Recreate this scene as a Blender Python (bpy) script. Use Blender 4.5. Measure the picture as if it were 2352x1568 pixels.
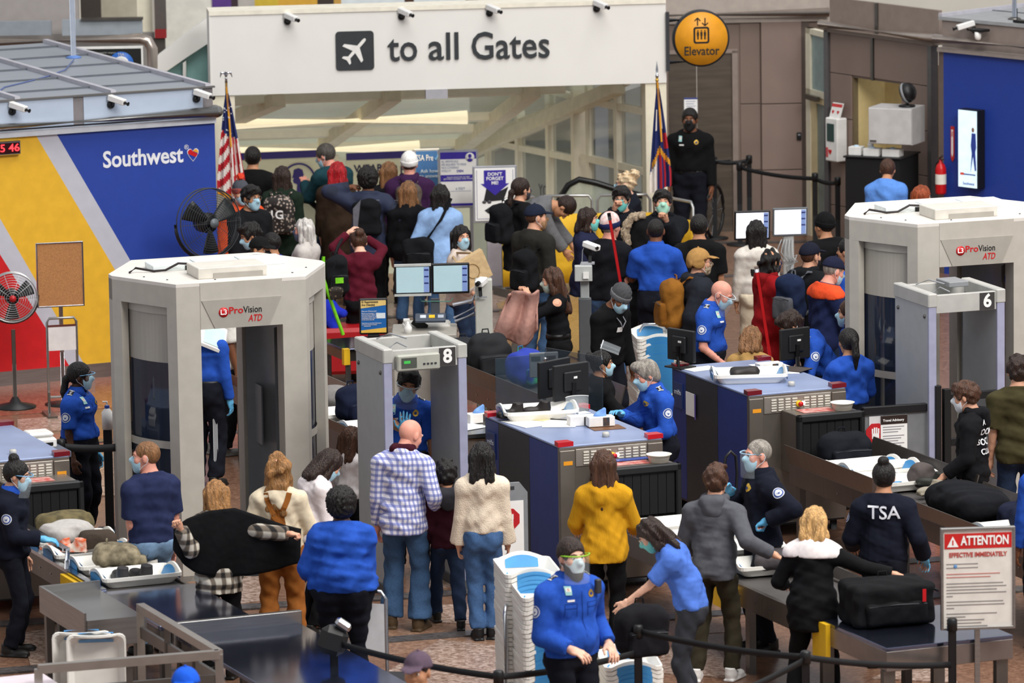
import bpy, math, random
import numpy as np
from mathutils import Matrix, Vector
from mathutils.bvhtree import BVHTree
random.seed(7); rng = np.random.default_rng(7)
for o in list(bpy.data.objects): bpy.data.objects.remove(o)
SC = bpy.context.scene; COL = SC.collection
# ---------------------------------------------------------------- camera
IW, IH, FPX, CH = 2352, 1568, 13066.0, 10.4
TILT = math.atan((784 + 1373) / FPX); ROLL = math.radians(0.9)
fw = np.array([0, math.cos(TILT), -math.sin(TILT)]); _r = np.array([1., 0, 0]); _u = np.cross(_r, fw)
CR = math.cos(ROLL) * _r - math.sin(ROLL) * _u; CU = math.sin(ROLL) * _r + math.cos(ROLL) * _u
CP = np.array([0, 0, CH])
cd = bpy.data.cameras.new('camera'); cam = bpy.data.objects.new('camera', cd); COL.objects.link(cam)
cd.sensor_width = 36; cd.lens = FPX * 36 / IW; cd.clip_start = 1; cd.clip_end = 400
cam.matrix_world = Matrix([[CR[i], CU[i], -fw[i], CP[i]] for i in range(3)] + [[0, 0, 0, 1]])
cd.dof.use_dof = True; cd.dof.focus_distance = 53.0; cd.dof.aperture_fstop = 3.4
SC.camera = cam
def ray(x, y): return fw * FPX + CR * (x - IW / 2) - CU * (y - IH / 2)
def G(x, y, z=0.):
    d = ray(x, y); return CP + d * ((z - CH) / d[2])
def D(x, y, Y):
    d = ray(x, y); return CP + d * (Y / d[1])
# ---------------------------------------------------------------- world + big lights: daylight through the hall's white tent roof, plus an added front fill
w = bpy.data.worlds.new('hall_daylight'); SC.world = w; w.use_nodes = True
bg = w.node_tree.nodes['Background']; bg.inputs[0].default_value = (0.93, 0.95, 1.0, 1); bg.inputs[1].default_value = 0.52
def area(name, loc, target, size, power, col):
    l = bpy.data.lights.new(name, 'AREA'); l.shape = 'RECTANGLE'; l.size, l.size_y = size; l.energy = power; l.color = col
    o = bpy.data.objects.new(name, l); COL.objects.link(o); o.location = loc
    o.rotation_euler = (Vector(target) - Vector(loc)).to_track_quat('-Z', 'Y').to_euler(); return o
area('tent_roof_skylight', (6, 50, 30), (0, 56, 0), (26, 16), 7200, (1.0, 0.98, 0.955))
area('hall_front_fill', (12, 34, 20), (0, 56, 1), (14, 8), 6200, (1.0, 0.97, 0.93))  # added area light, brightens the surfaces that face the camera
SC.view_settings.view_transform = 'Standard'; SC.view_settings.look = 'None'
SC.view_settings.gamma = 1; SC.view_settings.use_curve_mapping = False; SC.view_settings.exposure = 0.06
# ---------------------------------------------------------------- materials
def lin(c):
    c = c.lstrip('#'); v = [int(c[i:i + 2], 16) / 255 for i in (0, 2, 4)]
    return tuple(x / 12.92 if x <= .04045 else ((x + .055) / 1.055) ** 2.4 for x in v)
MATS = {}
def M(col, rough=.55, metal=0., nz=.06, ns=8., bump=0., bs=60., emit=0., alpha=1., stretch=None, spec=.4, col2=None):
    key = (col, rough, metal, nz, ns, bump, bs, emit, alpha, stretch, spec, col2)
    if key in MATS: return MATS[key]
    m = bpy.data.materials.new('mat_' + col.lstrip('#') + '_%d' % len(MATS)); m.use_nodes = True; nt = m.node_tree; N = nt.nodes; L = nt.links
    b = N['Principled BSDF']; c = lin(col)
    b.inputs['Roughness'].default_value = rough; b.inputs['Metallic'].default_value = metal
    b.inputs['Specular IOR Level'].default_value = spec
    tc = N.new('ShaderNodeTexCoord'); src = tc.outputs['Object']
    if stretch:
        mp = N.new('ShaderNodeMapping'); mp.inputs['Scale'].default_value = stretch; L.new(src, mp.inputs[0]); src = mp.outputs[0]
    n = N.new('ShaderNodeTexNoise'); n.inputs['Scale'].default_value = ns; n.inputs['Detail'].default_value = 3; L.new(src, n.inputs['Vector'])
    cr = N.new('ShaderNodeValToRGB'); e = cr.color_ramp.elements
    c2 = lin(col2) if col2 else tuple(min(1, x * (1 + nz)) for x in c); c1 = c if col2 else tuple(x * (1 - nz) for x in c)
    e[0].position = .35; e[1].position = .65; e[0].color = (*c1, 1); e[1].color = (*c2, 1)
    L.new(n.outputs['Fac'], cr.inputs[0]); L.new(cr.outputs[0], b.inputs['Base Color'])
    if bump:
        n2 = N.new('ShaderNodeTexNoise'); n2.inputs['Scale'].default_value = bs; n2.inputs['Detail'].default_value = 1.2; L.new(src, n2.inputs['Vector'])
        bp = N.new('ShaderNodeBump'); bp.inputs['Strength'].default_value = bump; bp.inputs['Distance'].default_value = .035
        L.new(n2.outputs['Fac'], bp.inputs['Height']); L.new(bp.outputs[0], b.inputs['Normal'])
    if emit:
        L.new(cr.outputs[0], b.inputs['Emission Color']); b.inputs['Emission Strength'].default_value = emit
    if alpha < 1:
        b.inputs['Alpha'].default_value = alpha
    MATS[key] = m; return m
def cloth(col, **k): return M(col, **{**dict(rough=.9, nz=.06, ns=30, bump=.4, bs=10, spec=.15), **k})
def plaid(c0, c1, c2, period=.07, wid=.45):
    m = bpy.data.materials.new('mat_plaid'); m.use_nodes = True; nt = m.node_tree; N = nt.nodes; L = nt.links
    b = N['Principled BSDF']; b.inputs['Roughness'].default_value = .9; tc = N.new('ShaderNodeTexCoord'); sx = N.new('ShaderNodeSeparateXYZ'); L.new(tc.outputs['Object'], sx.inputs[0])
    def stripe(o):
        a = N.new('ShaderNodeMath'); a.operation = 'PINGPONG'; a.inputs[1].default_value = period / 2; L.new(o, a.inputs[0])
        c = N.new('ShaderNodeMapRange'); c.inputs['From Min'].default_value = period * (wid - .12) / 2; c.inputs['From Max'].default_value = period * (wid + .12) / 2; L.new(a.outputs[0], c.inputs[0]); return c.outputs[0]
    hx = N.new('ShaderNodeMath'); hx.operation = 'ADD'; L.new(sx.outputs[0], hx.inputs[0]); L.new(sx.outputs[1], hx.inputs[1])
    f1, f2 = stripe(hx.outputs[0]), stripe(sx.outputs[2])
    m1 = N.new('ShaderNodeMix'); m1.data_type = 'RGBA'; m1.inputs[6].default_value = (*lin(c1), 1); m1.inputs[7].default_value = (*lin(c0), 1); L.new(f1, m1.inputs[0])
    m2 = N.new('ShaderNodeMix'); m2.data_type = 'RGBA'; m2.inputs[6].default_value = (*lin(c2), 1); m2.inputs[7].default_value = (*lin(c1), 1); L.new(f1, m2.inputs[0])
    m3 = N.new('ShaderNodeMix'); m3.data_type = 'RGBA'; L.new(m2.outputs[2], m3.inputs[6]); L.new(m1.outputs[2], m3.inputs[7]); L.new(f2, m3.inputs[0])
    L.new(m3.outputs[2], b.inputs['Base Color']); return m
def spotted(c0, c1, scale, thr=.3, feat='F1'):
    m = bpy.data.materials.new('mat_spots'); m.use_nodes = True; nt = m.node_tree; N = nt.nodes; L = nt.links
    b = N['Principled BSDF']; b.inputs['Roughness'].default_value = .8; tc = N.new('ShaderNodeTexCoord')
    v = N.new('ShaderNodeTexVoronoi'); v.feature = feat; v.inputs['Scale'].default_value = scale; L.new(tc.outputs['Object'], v.inputs['Vector'])
    r = N.new('ShaderNodeValToRGB'); r.color_ramp.elements[0].position = thr; r.color_ramp.elements[1].position = thr + .06
    r.color_ramp.elements[0].color = (*lin(c0), 1); r.color_ramp.elements[1].color = (*lin(c1), 1)
    L.new(v.outputs['Distance'], r.inputs[0]); L.new(r.outputs[0], b.inputs['Base Color']); return m
def glass(tint='#dfeeee', alpha=.18, rough=.04): return M(tint, rough=rough, nz=0, alpha=alpha, spec=.6)
# ---------------------------------------------------------------- mesh builder
def unit(v): v = np.asarray(v, float); return v / (np.linalg.norm(v) + 1e-12)
def frame(d, up=(0, 0, 1)):
    d = unit(d); up = np.asarray(up, float)
    if abs(d @ unit(up)) > .98: up = np.array([0, 1., 0])
    x = unit(np.cross(d, up)); return x, np.cross(x, d), d
class MB:
    def __init__(s): s.v, s.f, s.m, s.sm = [], [], [], []; s.cm = 0
    def add(s, V, F, smooth=False):
        o = len(s.v); s.v += [tuple(map(float, p)) for p in V]; s.f += [tuple(i + o for i in q) for q in F]
        s.m += [s.cm] * len(F); s.sm += [smooth] * len(F); return s
    def mat(s, i): s.cm = i; return s
    def bb(s, x0, x1, y0, y1, z0, z1, c=0., R=None, at=(0, 0, 0)):
        x0, x1 = min(x0, x1), max(x0, x1); y0, y1 = min(y0, y1), max(y0, y1); z0, z1 = min(z0, z1), max(z0, z1)
        if c:
            c = min(c, (x1 - x0) / 2.01, (y1 - y0) / 2.01, (z1 - z0) / 2.01); V, F, ix = [], [], {}
            lo, hi = (x0, y0, z0), (x1, y1, z1)
            for sx in (0, 1):
                for sy in (0, 1):
                    for sz in (0, 1):
                        sg = (sx, sy, sz); p = [hi[i] if sg[i] else lo[i] for i in range(3)]
                        for a in range(3):
                            q = [p[i] + (0 if i == a else (-c if sg[i] else c)) for i in range(3)]; ix[sg, a] = len(V); V.append(q)
            for a in range(3):
                b, d = (a + 1) % 3, (a + 2) % 3
                for k in (0, 1):
                    q = []
                    for (u, v) in ((0, 0), (1, 0), (1, 1), (0, 1)):
                        g = [0, 0, 0]; g[a] = k; g[b] = u; g[d] = v; q.append(ix[tuple(g), a])
                    F.append(q if k else q[::-1])
                for u in (0, 1):
                    for v in (0, 1):
                        g0 = [0, 0, 0]; g1 = [0, 0, 0]; g0[b] = g1[b] = u; g0[d] = g1[d] = v; g1[a] = 1
                        q = [ix[tuple(g0), b], ix[tuple(g1), b], ix[tuple(g1), d], ix[tuple(g0), d]]
                        F.append(q if (u ^ v) else q[::-1])
            for g in [(i, j, k) for i in (0, 1) for j in (0, 1) for k in (0, 1)]:
                q = [ix[g, 0], ix[g, 1], ix[g, 2]]; F.append(q if sum(g) % 2 else q[::-1])
        else:
            V = [(x, y, z) for x in (x0, x1) for y in (y0, y1) for z in (z0, z1)]
            F = [(0, 1, 3, 2), (4, 6, 7, 5), (0, 4, 5, 1), (2, 3, 7, 6), (0, 2, 6, 4), (1, 5, 7, 3)]
        if R is not None: V = [np.asarray(at) + R @ np.asarray(p) for p in V]
        return s.add(V, F)
    def tube(s, pts, r, n=8, caps=True, closed=False):
        P = [np.asarray(p, float) for p in pts]; k = len(P); rr = r if hasattr(r, '__len__') else [r] * k; V, F = [], []; up = None
        for i in range(k):
            a = P[i - 1] if (i or closed) else P[0]; b = P[(i + 1) % k] if (i < k - 1 or closed) else P[-1]
            d = unit(b - a)
            if up is None: x, y, _ = frame(d)
            else:
                x = unit(up - d * (up @ d)); y = np.cross(d, x)
            up = x
            for j in range(n):
                t = 2 * math.pi * j / n; V.append(P[i] + rr[i] * (math.cos(t) * x + math.sin(t) * y))
        for i in range(k if closed else k - 1):
            for j in range(n): a, b = i * n, ((i + 1) % k) * n; F.append((a + j, a + (j + 1) % n, b + (j + 1) % n, b + j))
        s.add(V, F, True)
        if caps and not closed: s.add(V[:n], [tuple(range(n))[::-1]]); s.add(V[-n:], [tuple(range(n))])
        return s
    def lathe(s, prof, n=20, at=(0, 0, 0), R=None):
        V, F = [], []
        for (r, z) in prof:
            for j in range(n): t = 2 * math.pi * j / n; p = np.array([r * math.cos(t), r * math.sin(t), z]); V.append(np.asarray(at) + (R @ p if R is not None else p))
        for i in range(len(prof) - 1):
            for j in range(n): F.append((i * n + j, i * n + (j + 1) % n, (i + 1) * n + (j + 1) % n, (i + 1) * n + j))
        s.add(V, F, True)
        if prof[0][0] > 1e-4: s.add(V[:n], [tuple(range(n))[::-1]])
        if prof[-1][0] > 1e-4: s.add(V[-n:], [tuple(range(n))])
        return s
    def prism(s, poly, ax, a, b):
        n = len(poly); f = {'x': lambda p, t: (t, p[0], p[1]), 'y': lambda p, t: (p[0], t, p[1]), 'z': lambda p, t: (p[0], p[1], t)}[ax]
        V = [f(p, a) for p in poly] + [f(p, b) for p in poly]
        F = [tuple(range(n))[::-1], tuple(range(n, 2 * n))] + [(i, (i + 1) % n, n + (i + 1) % n, n + i) for i in range(n)]
        return s.add(V, F)
    def grid(s, fn, nu, nv, smooth=True):
        V = [fn(i / nu, j / nv) for i in range(nu + 1) for j in range(nv + 1)]
        F = [(i * (nv + 1) + j, (i + 1) * (nv + 1) + j, (i + 1) * (nv + 1) + j + 1, i * (nv + 1) + j + 1) for i in range(nu) for j in range(nv)]
        return s.add(V, F, smooth)
    def ball(s, c, r, n=10, k=6):
        r = r if hasattr(r, '__len__') else (r, r, r)
        V = []; F = []
        for i in range(k + 1):
            a = math.pi * i / k
            for j in range(n): t = 2 * math.pi * j / n; V.append((c[0] + r[0] * math.sin(a) * math.cos(t), c[1] + r[1] * math.sin(a) * math.sin(t), c[2] + r[2] * math.cos(a)))
        for i in range(k):
            for j in range(n): F.append((i * n + j, (i + 1) * n + j, (i + 1) * n + (j + 1) % n, i * n + (j + 1) % n))
        return s.add(V, F, True)
    def mesh(s, name, mats):
        me = bpy.data.meshes.new(name); me.from_pydata(s.v, [], s.f)
        for m in (mats if isinstance(mats, (list, tuple)) else [mats]): me.materials.append(m)
        me.polygons.foreach_set('use_smooth', s.sm); me.polygons.foreach_set('material_index', s.m); me.validate(); return me
    def build(s, name, mats, parent=None, **k): return obj(name, s.mesh(name, mats), parent, **k)
def fixn(me):
    import bmesh
    b = bmesh.new(); b.from_mesh(me); bmesh.ops.recalc_face_normals(b, faces=b.faces); b.to_mesh(me); b.free(); return me
def obj(name, me, parent=None, loc=None, rot=None, label=None, kind=None):
    o = bpy.data.objects.new(name, me); COL.objects.link(o); o.parent = parent
    if loc is not None: o.location = tuple(map(float, loc))
    if rot is not None: o.rotation_euler = rot
    if label: o['label'] = label
    if kind: o['kind'] = kind
    return o
def thing(name, label, cat, loc=(0, 0, 0), rz=0., group=None):
    o = bpy.data.objects.new(name, None); COL.objects.link(o); o.empty_display_size = .2
    o.location = tuple(map(float, loc)); o.rotation_euler = (0, 0, math.radians(rz)); o['label'] = label; o['category'] = cat
    if group: o['group'] = group
    return o
def tag(o, label, cat, group=None):
    o['label'] = label; o['category'] = cat
    if group: o['group'] = group
    return o
def struct(name, loc=(0, 0, 0), rz=0., label=None):
    o = bpy.data.objects.new(name, None); COL.objects.link(o); o.location = tuple(map(float, loc)); o.rotation_euler = (0, 0, math.radians(rz)); o['kind'] = 'structure'
    if label: o['label'] = label
    return o
def dup(root, loc=None, rz=None, label=None, group=None):
    r = root.copy(); COL.objects.link(r)
    if loc is not None: r.location = tuple(map(float, loc))
    if rz is not None: r.rotation_euler = (0, 0, math.radians(rz))
    if label: r['label'] = label
    if group: r['group'] = group
    for ch in list(root.children):
        c = ch.copy(); COL.objects.link(c); c.parent = r
        for g in list(ch.children):
            q = g.copy(); COL.objects.link(q); q.parent = c
    return r
def rotm(x=0, y=0, z=0): return np.array(Matrix.Rotation(math.radians(z), 3, 'Z') @ Matrix.Rotation(math.radians(y), 3, 'Y') @ Matrix.Rotation(math.radians(x), 3, 'X'))
TC = {}
def textmesh(t, size, align='CENTER', bold=0., ext=.0015, shear=0., space=1.0, lines=1.0):
    k = (t, size, align, bold, ext, shear, space, lines)
    if k in TC: return TC[k]
    c = bpy.data.curves.new('lettering', 'FONT'); c.body = t; c.size = size; c.align_x = align; c.align_y = 'CENTER'; c.offset = bold * size; c.extrude = ext; c.shear = shear
    c.space_character = space; c.space_line = lines; c.resolution_u = 3
    o = bpy.data.objects.new('tmp', c); COL.objects.link(o); bpy.context.view_layer.update()
    me = bpy.data.meshes.new_from_object(o.evaluated_get(bpy.context.evaluated_depsgraph_get())); bpy.data.objects.remove(o); TC[k] = me; return me
def text(parent, t, size, mat, loc, rot=(90, 0, 0), name='lettering', w=None, **k):
    me = textmesh(t, size, **k).copy(); me.materials.clear(); me.materials.append(mat)
    for p in me.polygons: p.material_index = 0
    o = obj(name, me, parent, loc, tuple(math.radians(a) for a in rot))
    if w:
        xs = [v.co.x for v in me.vertices]; o.scale = (w / (max(xs) - min(xs)), 1, 1)
    return o
def disc(n=24, r=1., cx=0., cz=0.): return [(cx + r * math.cos(2 * math.pi * i / n), cz + r * math.sin(2 * math.pi * i / n)) for i in range(n)]
# common materials
STEEL = M('#9b9a98', .28, .9, nz=.08, ns=3, stretch=(1, 1, 14)); STEEL2 = M('#6f6c68', .32, .85, nz=.1, ns=4)
CHROME = M('#c9ccd2', .15, 1.); BLACK = M('#141416', .45); BLACKM = M('#1b1b1d', .8, bump=.1); DGREY = M('#34363a', .5); GREY = M('#8b8d90', .5)
WHITE = M('#e9e8e4', .5); WHITEP = M('#f2f1ee', .6, nz=.02); TRAYW = M('#efece4', .45, nz=.03); TBLUE = M('#3f8fcb', .4)
PUTTY = M('#b5b0a6', .5, nz=.04, bump=.05, bs=200); PUTTY2 = M('#a19c93', .5, nz=.04, bump=.05, bs=200); REDP = M('#c0161c', .35); YEL = M('#e8b820', .5); CREAM = M('#e6dfc8', .6, nz=.04)
# ---------------------------------------------------------------- implicit surfaces -> one continuous mesh (surface nets)
class Fld:
    def __init__(s, lo, hi, res):
        s.lo = np.asarray(lo, float) - 3 * res; n = np.ceil((np.asarray(hi) - s.lo) / res).astype(int) + 4; s.res = res; s.n = n
        s.D = np.full(n, 9., np.float32)
    def sl(s, lo, hi):
        a = np.clip(np.floor((np.asarray(lo) - s.lo) / s.res).astype(int) - 2, 0, s.n); b = np.clip(np.ceil((np.asarray(hi) - s.lo) / s.res).astype(int) + 3, 0, s.n)
        S = tuple(slice(a[i], b[i]) for i in range(3))
        X = [(s.lo[i] + s.res * np.arange(a[i], b[i], dtype=np.float32)).reshape([-1 if j == i else 1 for j in range(3)]) for i in range(3)]
        return S, X
    def put(s, S, d, k):
        A = s.D[S]
        if k > 0:
            h = np.clip(.5 + .5 * (d - A) / k, 0, 1); s.D[S] = d * (1 - h) + A * h - k * h * (1 - h)
        else: s.D[S] = np.minimum(A, d)
        return s
    def cone(s, a, b, ra, rb, k=.02, cap=False, capa=False):
        a, b = np.asarray(a, float), np.asarray(b, float); m = max(ra, rb) + k
        S, X = s.sl(np.minimum(a, b) - m, np.maximum(a, b) + m); ab = b - a; L2 = ab @ ab + 1e-12
        t0 = sum((X[i] - a[i]) * ab[i] for i in range(3)) / L2; t = np.clip(t0, 0, 1)
        d = np.sqrt(sum((X[i] - a[i] - t * ab[i]) ** 2 for i in range(3))) - (ra + (rb - ra) * t)
        if cap: d = np.maximum(d, (t0 - 1) * math.sqrt(L2))
        if capa: d = np.maximum(d, -t0 * math.sqrt(L2))
        return s.put(S, d, k)
    def _ell(s, c, r, R=None, m=0.):
        c = np.asarray(c, float); r = np.asarray(r, float); e = max(r) + m if R is not None else r + m
        S, X = s.sl(c - e, c + e); P = [X[i] - c[i] for i in range(3)]
        if R is not None: P = [P[0] * R[0][i] + P[1] * R[1][i] + P[2] * R[2][i] for i in range(3)]
        q = np.sqrt(sum((P[i] / r[i]) ** 2 for i in range(3))); g = np.sqrt(sum((P[i] / r[i] ** 2) ** 2 for i in range(3))) + 1e-6
        return S, q * (q - 1) / g
    def ell(s, c, r, k=.02, R=None):
        S, d = s._ell(c, r, R, k); return s.put(S, d, k)
    def cute(s, c, r, R=None):
        S, d = s._ell(c, r, R, .02); s.D[S] = np.maximum(s.D[S], -d); return s
    def box(s, c, h, rad=.02, k=.0, R=None):
        c = np.asarray(c, float); h = np.asarray(h, float); e = (np.linalg.norm(h) if R is not None else h) + k + .01
        S, X = s.sl(c - e, c + e); P = [X[i] - c[i] for i in range(3)]
        if R is not None: P = [P[0] * R[0][i] + P[1] * R[1][i] + P[2] * R[2][i] for i in range(3)]
        q = [np.abs(P[i]) - (h[i] - rad) for i in range(3)]
        d = np.sqrt(sum(np.maximum(x, 0) ** 2 for x in q)) + np.minimum(np.maximum(np.maximum(q[0], q[1]), q[2]), 0) - rad
        return s.put(S, d, k)
    def plane(s, p, n):
        n = unit(n); S, X = s.sl(s.lo, s.lo + s.n * s.res); s.D = np.maximum(s.D, sum((X[i] - p[i]) * n[i] for i in range(3)).astype(np.float32)); return s
    def wave(s, amp, freq, seed=0, zs=1.0):
        r = np.random.default_rng(seed); S, X = s.sl(s.lo, s.lo + s.n * s.res)
        for _ in range(4):
            d = unit(r.normal(size=3)) * freq * r.uniform(.6, 1.5); d[2] *= zs
            s.D = s.D + (amp * np.sin(X[0] * d[0] + X[1] * d[1] + X[2] * d[2] + r.uniform(0, 6))).astype(np.float32)
        return s
    def mesh(s):
        D = s.D; I = D < 0; n = s.n - 1
        cnt = np.zeros(n, np.int8); off = [(i, j, k) for i in (0, 1) for j in (0, 1) for k in (0, 1)]
        for (i, j, k) in off: cnt += I[i:n[0] + i, j:n[1] + j, k:n[2] + k]
        C = np.argwhere((cnt > 0) & (cnt < 8)); idx = np.full(n, -1, np.int64); idx[tuple(C.T)] = np.arange(len(C))
        if not len(C): return np.zeros((0, 3)), []
        val = np.stack([D[C[:, 0] + i, C[:, 1] + j, C[:, 2] + k] for (i, j, k) in off], 1); acc = np.zeros((len(C), 3)); num = np.zeros(len(C))
        for a in range(8):
            for b in range(a + 1, 8):
                da = np.array(off[b]) - np.array(off[a])
                if np.abs(da).sum() != 1: continue
                va, vb = val[:, a], val[:, b]; mk = (va < 0) != (vb < 0); t = np.where(mk, va / (va - vb + 1e-12), 0)
                acc += np.where(mk[:, None], np.array(off[a]) + t[:, None] * da, 0); num += mk
        V = s.lo + s.res * (C + acc / num[:, None]); Q = []
        for ax in range(3):
            b, c = (ax + 1) % 3, (ax + 2) % 3
            sA = [slice(1, -1)] * 3; sA[ax] = slice(0, -1); sB = list(sA); sB[ax] = slice(1, None)
            A, B = I[tuple(sA)], I[tuple(sB)]; E = np.argwhere(A != B)
            if not len(E): continue
            inv = A[tuple(E.T)]; E = E + 1; E[:, ax] -= 1
            def cell(db, dc): q = E.copy(); q[:, b] += db; q[:, c] += dc; return idx[tuple(q.T)]
            q = np.stack([cell(-1, -1), cell(0, -1), cell(0, 0), cell(-1, 0)], 1); q[~inv] = q[~inv][:, ::-1]; Q.append(q)
        Q = np.concatenate(Q); Q = Q[(Q >= 0).all(1)]; return V, Q
def npmesh(name, parts, mats, smooth=True):
    """parts: list of (V, F(list or Nx4 array), material index)"""
    me = bpy.data.meshes.new(name); V = []; F = []; mi = []; o = 0
    for (v, f, m) in parts:
        V.append(np.asarray(v, float).reshape(-1, 3)); f = f.tolist() if hasattr(f, 'tolist') else f
        F += [[i + o for i in q] for q in f]; mi += [m] * len(f); o += len(v)
    me.from_pydata(np.concatenate(V).tolist(), [], F)
    for m in (mats if isinstance(mats, (list, tuple)) else [mats]): me.materials.append(m)
    me.polygons.foreach_set('use_smooth', [smooth] * len(F)); me.polygons.foreach_set('material_index', mi); return me
def sdfobj(name, F, mat, parent, **k):
    V, Q = F.mesh(); return obj(name, npmesh(name, [(V, Q, 0)], mat), parent, **k)
# ---------------------------------------------------------------- people: canonical head, hair, masks, hands, shoes
HC = {}
def cached(key, fn):
    if key not in HC: HC[key] = fn()
    return HC[key]
def head_mesh(fem):
    def f():
        F = Fld((-.1, -.13, -.16), (.1, .14, .14), .0075); j = .93 if fem else 1.
        F.ell((0, -.012, .03), (.076, .096, .092), 0).ell((0, .024, -.04), (.062 * j, .07, .083), .03).ell((0, .066, -.094), (.027 * j, .024, .021), .02)
        F.cone((-.036, .079, .029), (.036, .079, .029), .012, .012, .015).ell((.04, .06, -.02), (.024, .024, .025), .02).ell((-.04, .06, -.02), (.024, .024, .025), .02)
        for s in (-1, 1): F.cute((s * .031, .096, .011), (.017, .014, .011))
        F.cone((0, .09, .014), (0, .11, -.02), .009, .0135, .012).ell((.013, .098, -.024), (.009, .01, .008), .008).ell((-.013, .098, -.024), (.009, .01, .008), .008)
        F.cone((-.02, .087, -.055), (.02, .087, -.055), .008, .008, .008).cone((-.017, .086, -.066), (.017, .086, -.066), .009, .009, .006)
        for s in (-1, 1): F.ell((s * .077, -.006, .0), (.011, .021, .033), .008, rotm(z=s * -15))
        return F.mesh()
    return cached(('head', fem), f)
def hair_mesh(style):
    def f():
        r = .0095; F = Fld((-.2, -.26, -.62), (.2, .17, .22), r); off = {'buzz': .003, 'short': .013, 'crop': .018, 'fringe': .02}.get(style, .015)
        F.ell((0, -.014, .032), (.076 + off, .096 + off, .092 + off), 0)
        if style == 'afro':
            F.ell((0, -.03, .045), (.118, .122, .115), .03).ell((0, -.055, -.02), (.098, .085, .075), .03); F.wave(.004, 190, 3)
        if style == 'balding': F.cute((0, .03, .13), (.085, .13, .09))
        F.cute((0, .108, -.035), (.088, .082, .098))
        if style in ('buzz', 'short', 'crop', 'fringe', 'balding', 'bun', 'highbun', 'pony', 'lowpony'):
            F.plane((0, -.05, -.062), (0, .25, -1))
            for s in (-1, 1): F.cute((s * .09, .012, -.035), (.035, .042, .05))
        if style == 'crop': F.ell((0, .045, .108), (.062, .055, .035), .02); F.wave(.004, 90, 5)
        if style == 'fringe': F.ell((0, .06, .085), (.075, .045, .045), .02); F.wave(.003, 90, 6)
        if style == 'sweep': F.ell((.01, .05, .1), (.075, .06, .04), .02).ell((0, -.07, -.03), (.08, .05, .07), .03); F.cute((0, .12, -.02), (.07, .065, .095)); F.plane((0, -.05, -.1), (0, .1, -1))
        if style == 'highbun': F.ell((0, -.05, .142), (.046, .046, .042), .012)
        if style == 'bun': F.ell((0, -.125, .075), (.05, .042, .05), .012)
        if style == 'messybun': F.plane((0, -.05, -.075), (0, .2, -1)); F.ell((.0, -.1, .11), (.06, .055, .055), .015).ell((.03, -.12, .12), (.035, .03, .035), .01); F.wave(.006, 120, 8)
        if style == 'pony': F.ell((0, -.125, .04), (.034, .034, .036), .012).cone((0, -.14, .03), (0, -.165, -.1), .036, .034, .015).cone((0, -.165, -.1), (0, -.15, -.24), .034, .014, .015)
        if style == 'lowpony': F.ell((0, -.12, -.02), (.035, .035, .035), .012).cone((0, -.13, -.02), (.0, -.15, -.14), .032, .034, .015).cone((0, -.15, -.14), (0, -.14, -.25), .034, .016, .01)
        if style in ('long', 'longer', 'curly', 'bob', 'shoulder'):
            L = {'long': .34, 'longer': .46, 'curly': .34, 'bob': .13, 'shoulder': .2}[style]; wd = {'bob': .05, 'curly': .055, 'shoulder': .05}.get(style, .043)
            for x in (-.055, -.02, .02, .055): F.cone((x, -.06, .02), (x * (1.25 if L < .3 else .9), -.105, -L + abs(x) * .6), .05, wd * .75, .03)
            for s in (-1, 1):
                F.cone((s * .066, -.005, .04), (s * .083, -.01, -.1), .03, .03, .02).cone((s * .083, -.01, -.1), (s * .078, -.05, -L * .82), .03, .022, .02)
            if style == 'curly': F.wave(.0075, 75, 4)
            else: F.wave(.0035, 160, 2, .08)
            F.cute((0, .105, -.04), (.078, .08, .1))
        return F.mesh()
    return cached(('hair', style), f)
def mask_mesh(kind='surg'):
    def f():
        F = Fld((-.1, -.05, -.16), (.1, .15, .05), .0065); o = .0065
        F.ell((0, .022, -.04), (.062 + o, .07 + o, .083 + o), 0).ell((0, .066, -.094), (.027 + o, .024 + o, .021 + o), .02).cone((0, .09, .0), (0, .112, -.02), .009 + o, .0135 + o, .03).ell((0, .066, -.05), (.052, .038, .058), .02)
        F.plane((0, .0, -.002), (0, -.12, 1)).plane((0, .025, 0), (0, -1, -.15)).plane((0, .0, -.122), (0, 0, -1))
        V, Q = F.mesh(); B = MB()
        for s in (-1, 1):
            B.tube([(s * .064, .04, -.012), (s * .076, .012, .006), (s * .08, -.018, .022), (s * .082, -.03, .0), (s * .078, -.016, -.035), (s * .07, .012, -.055), (s * .058, .04, -.085)], .0022, 5)
        return [(V, Q, 0), (B.v, B.f, 1)]
    return cached('mask', f)
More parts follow.
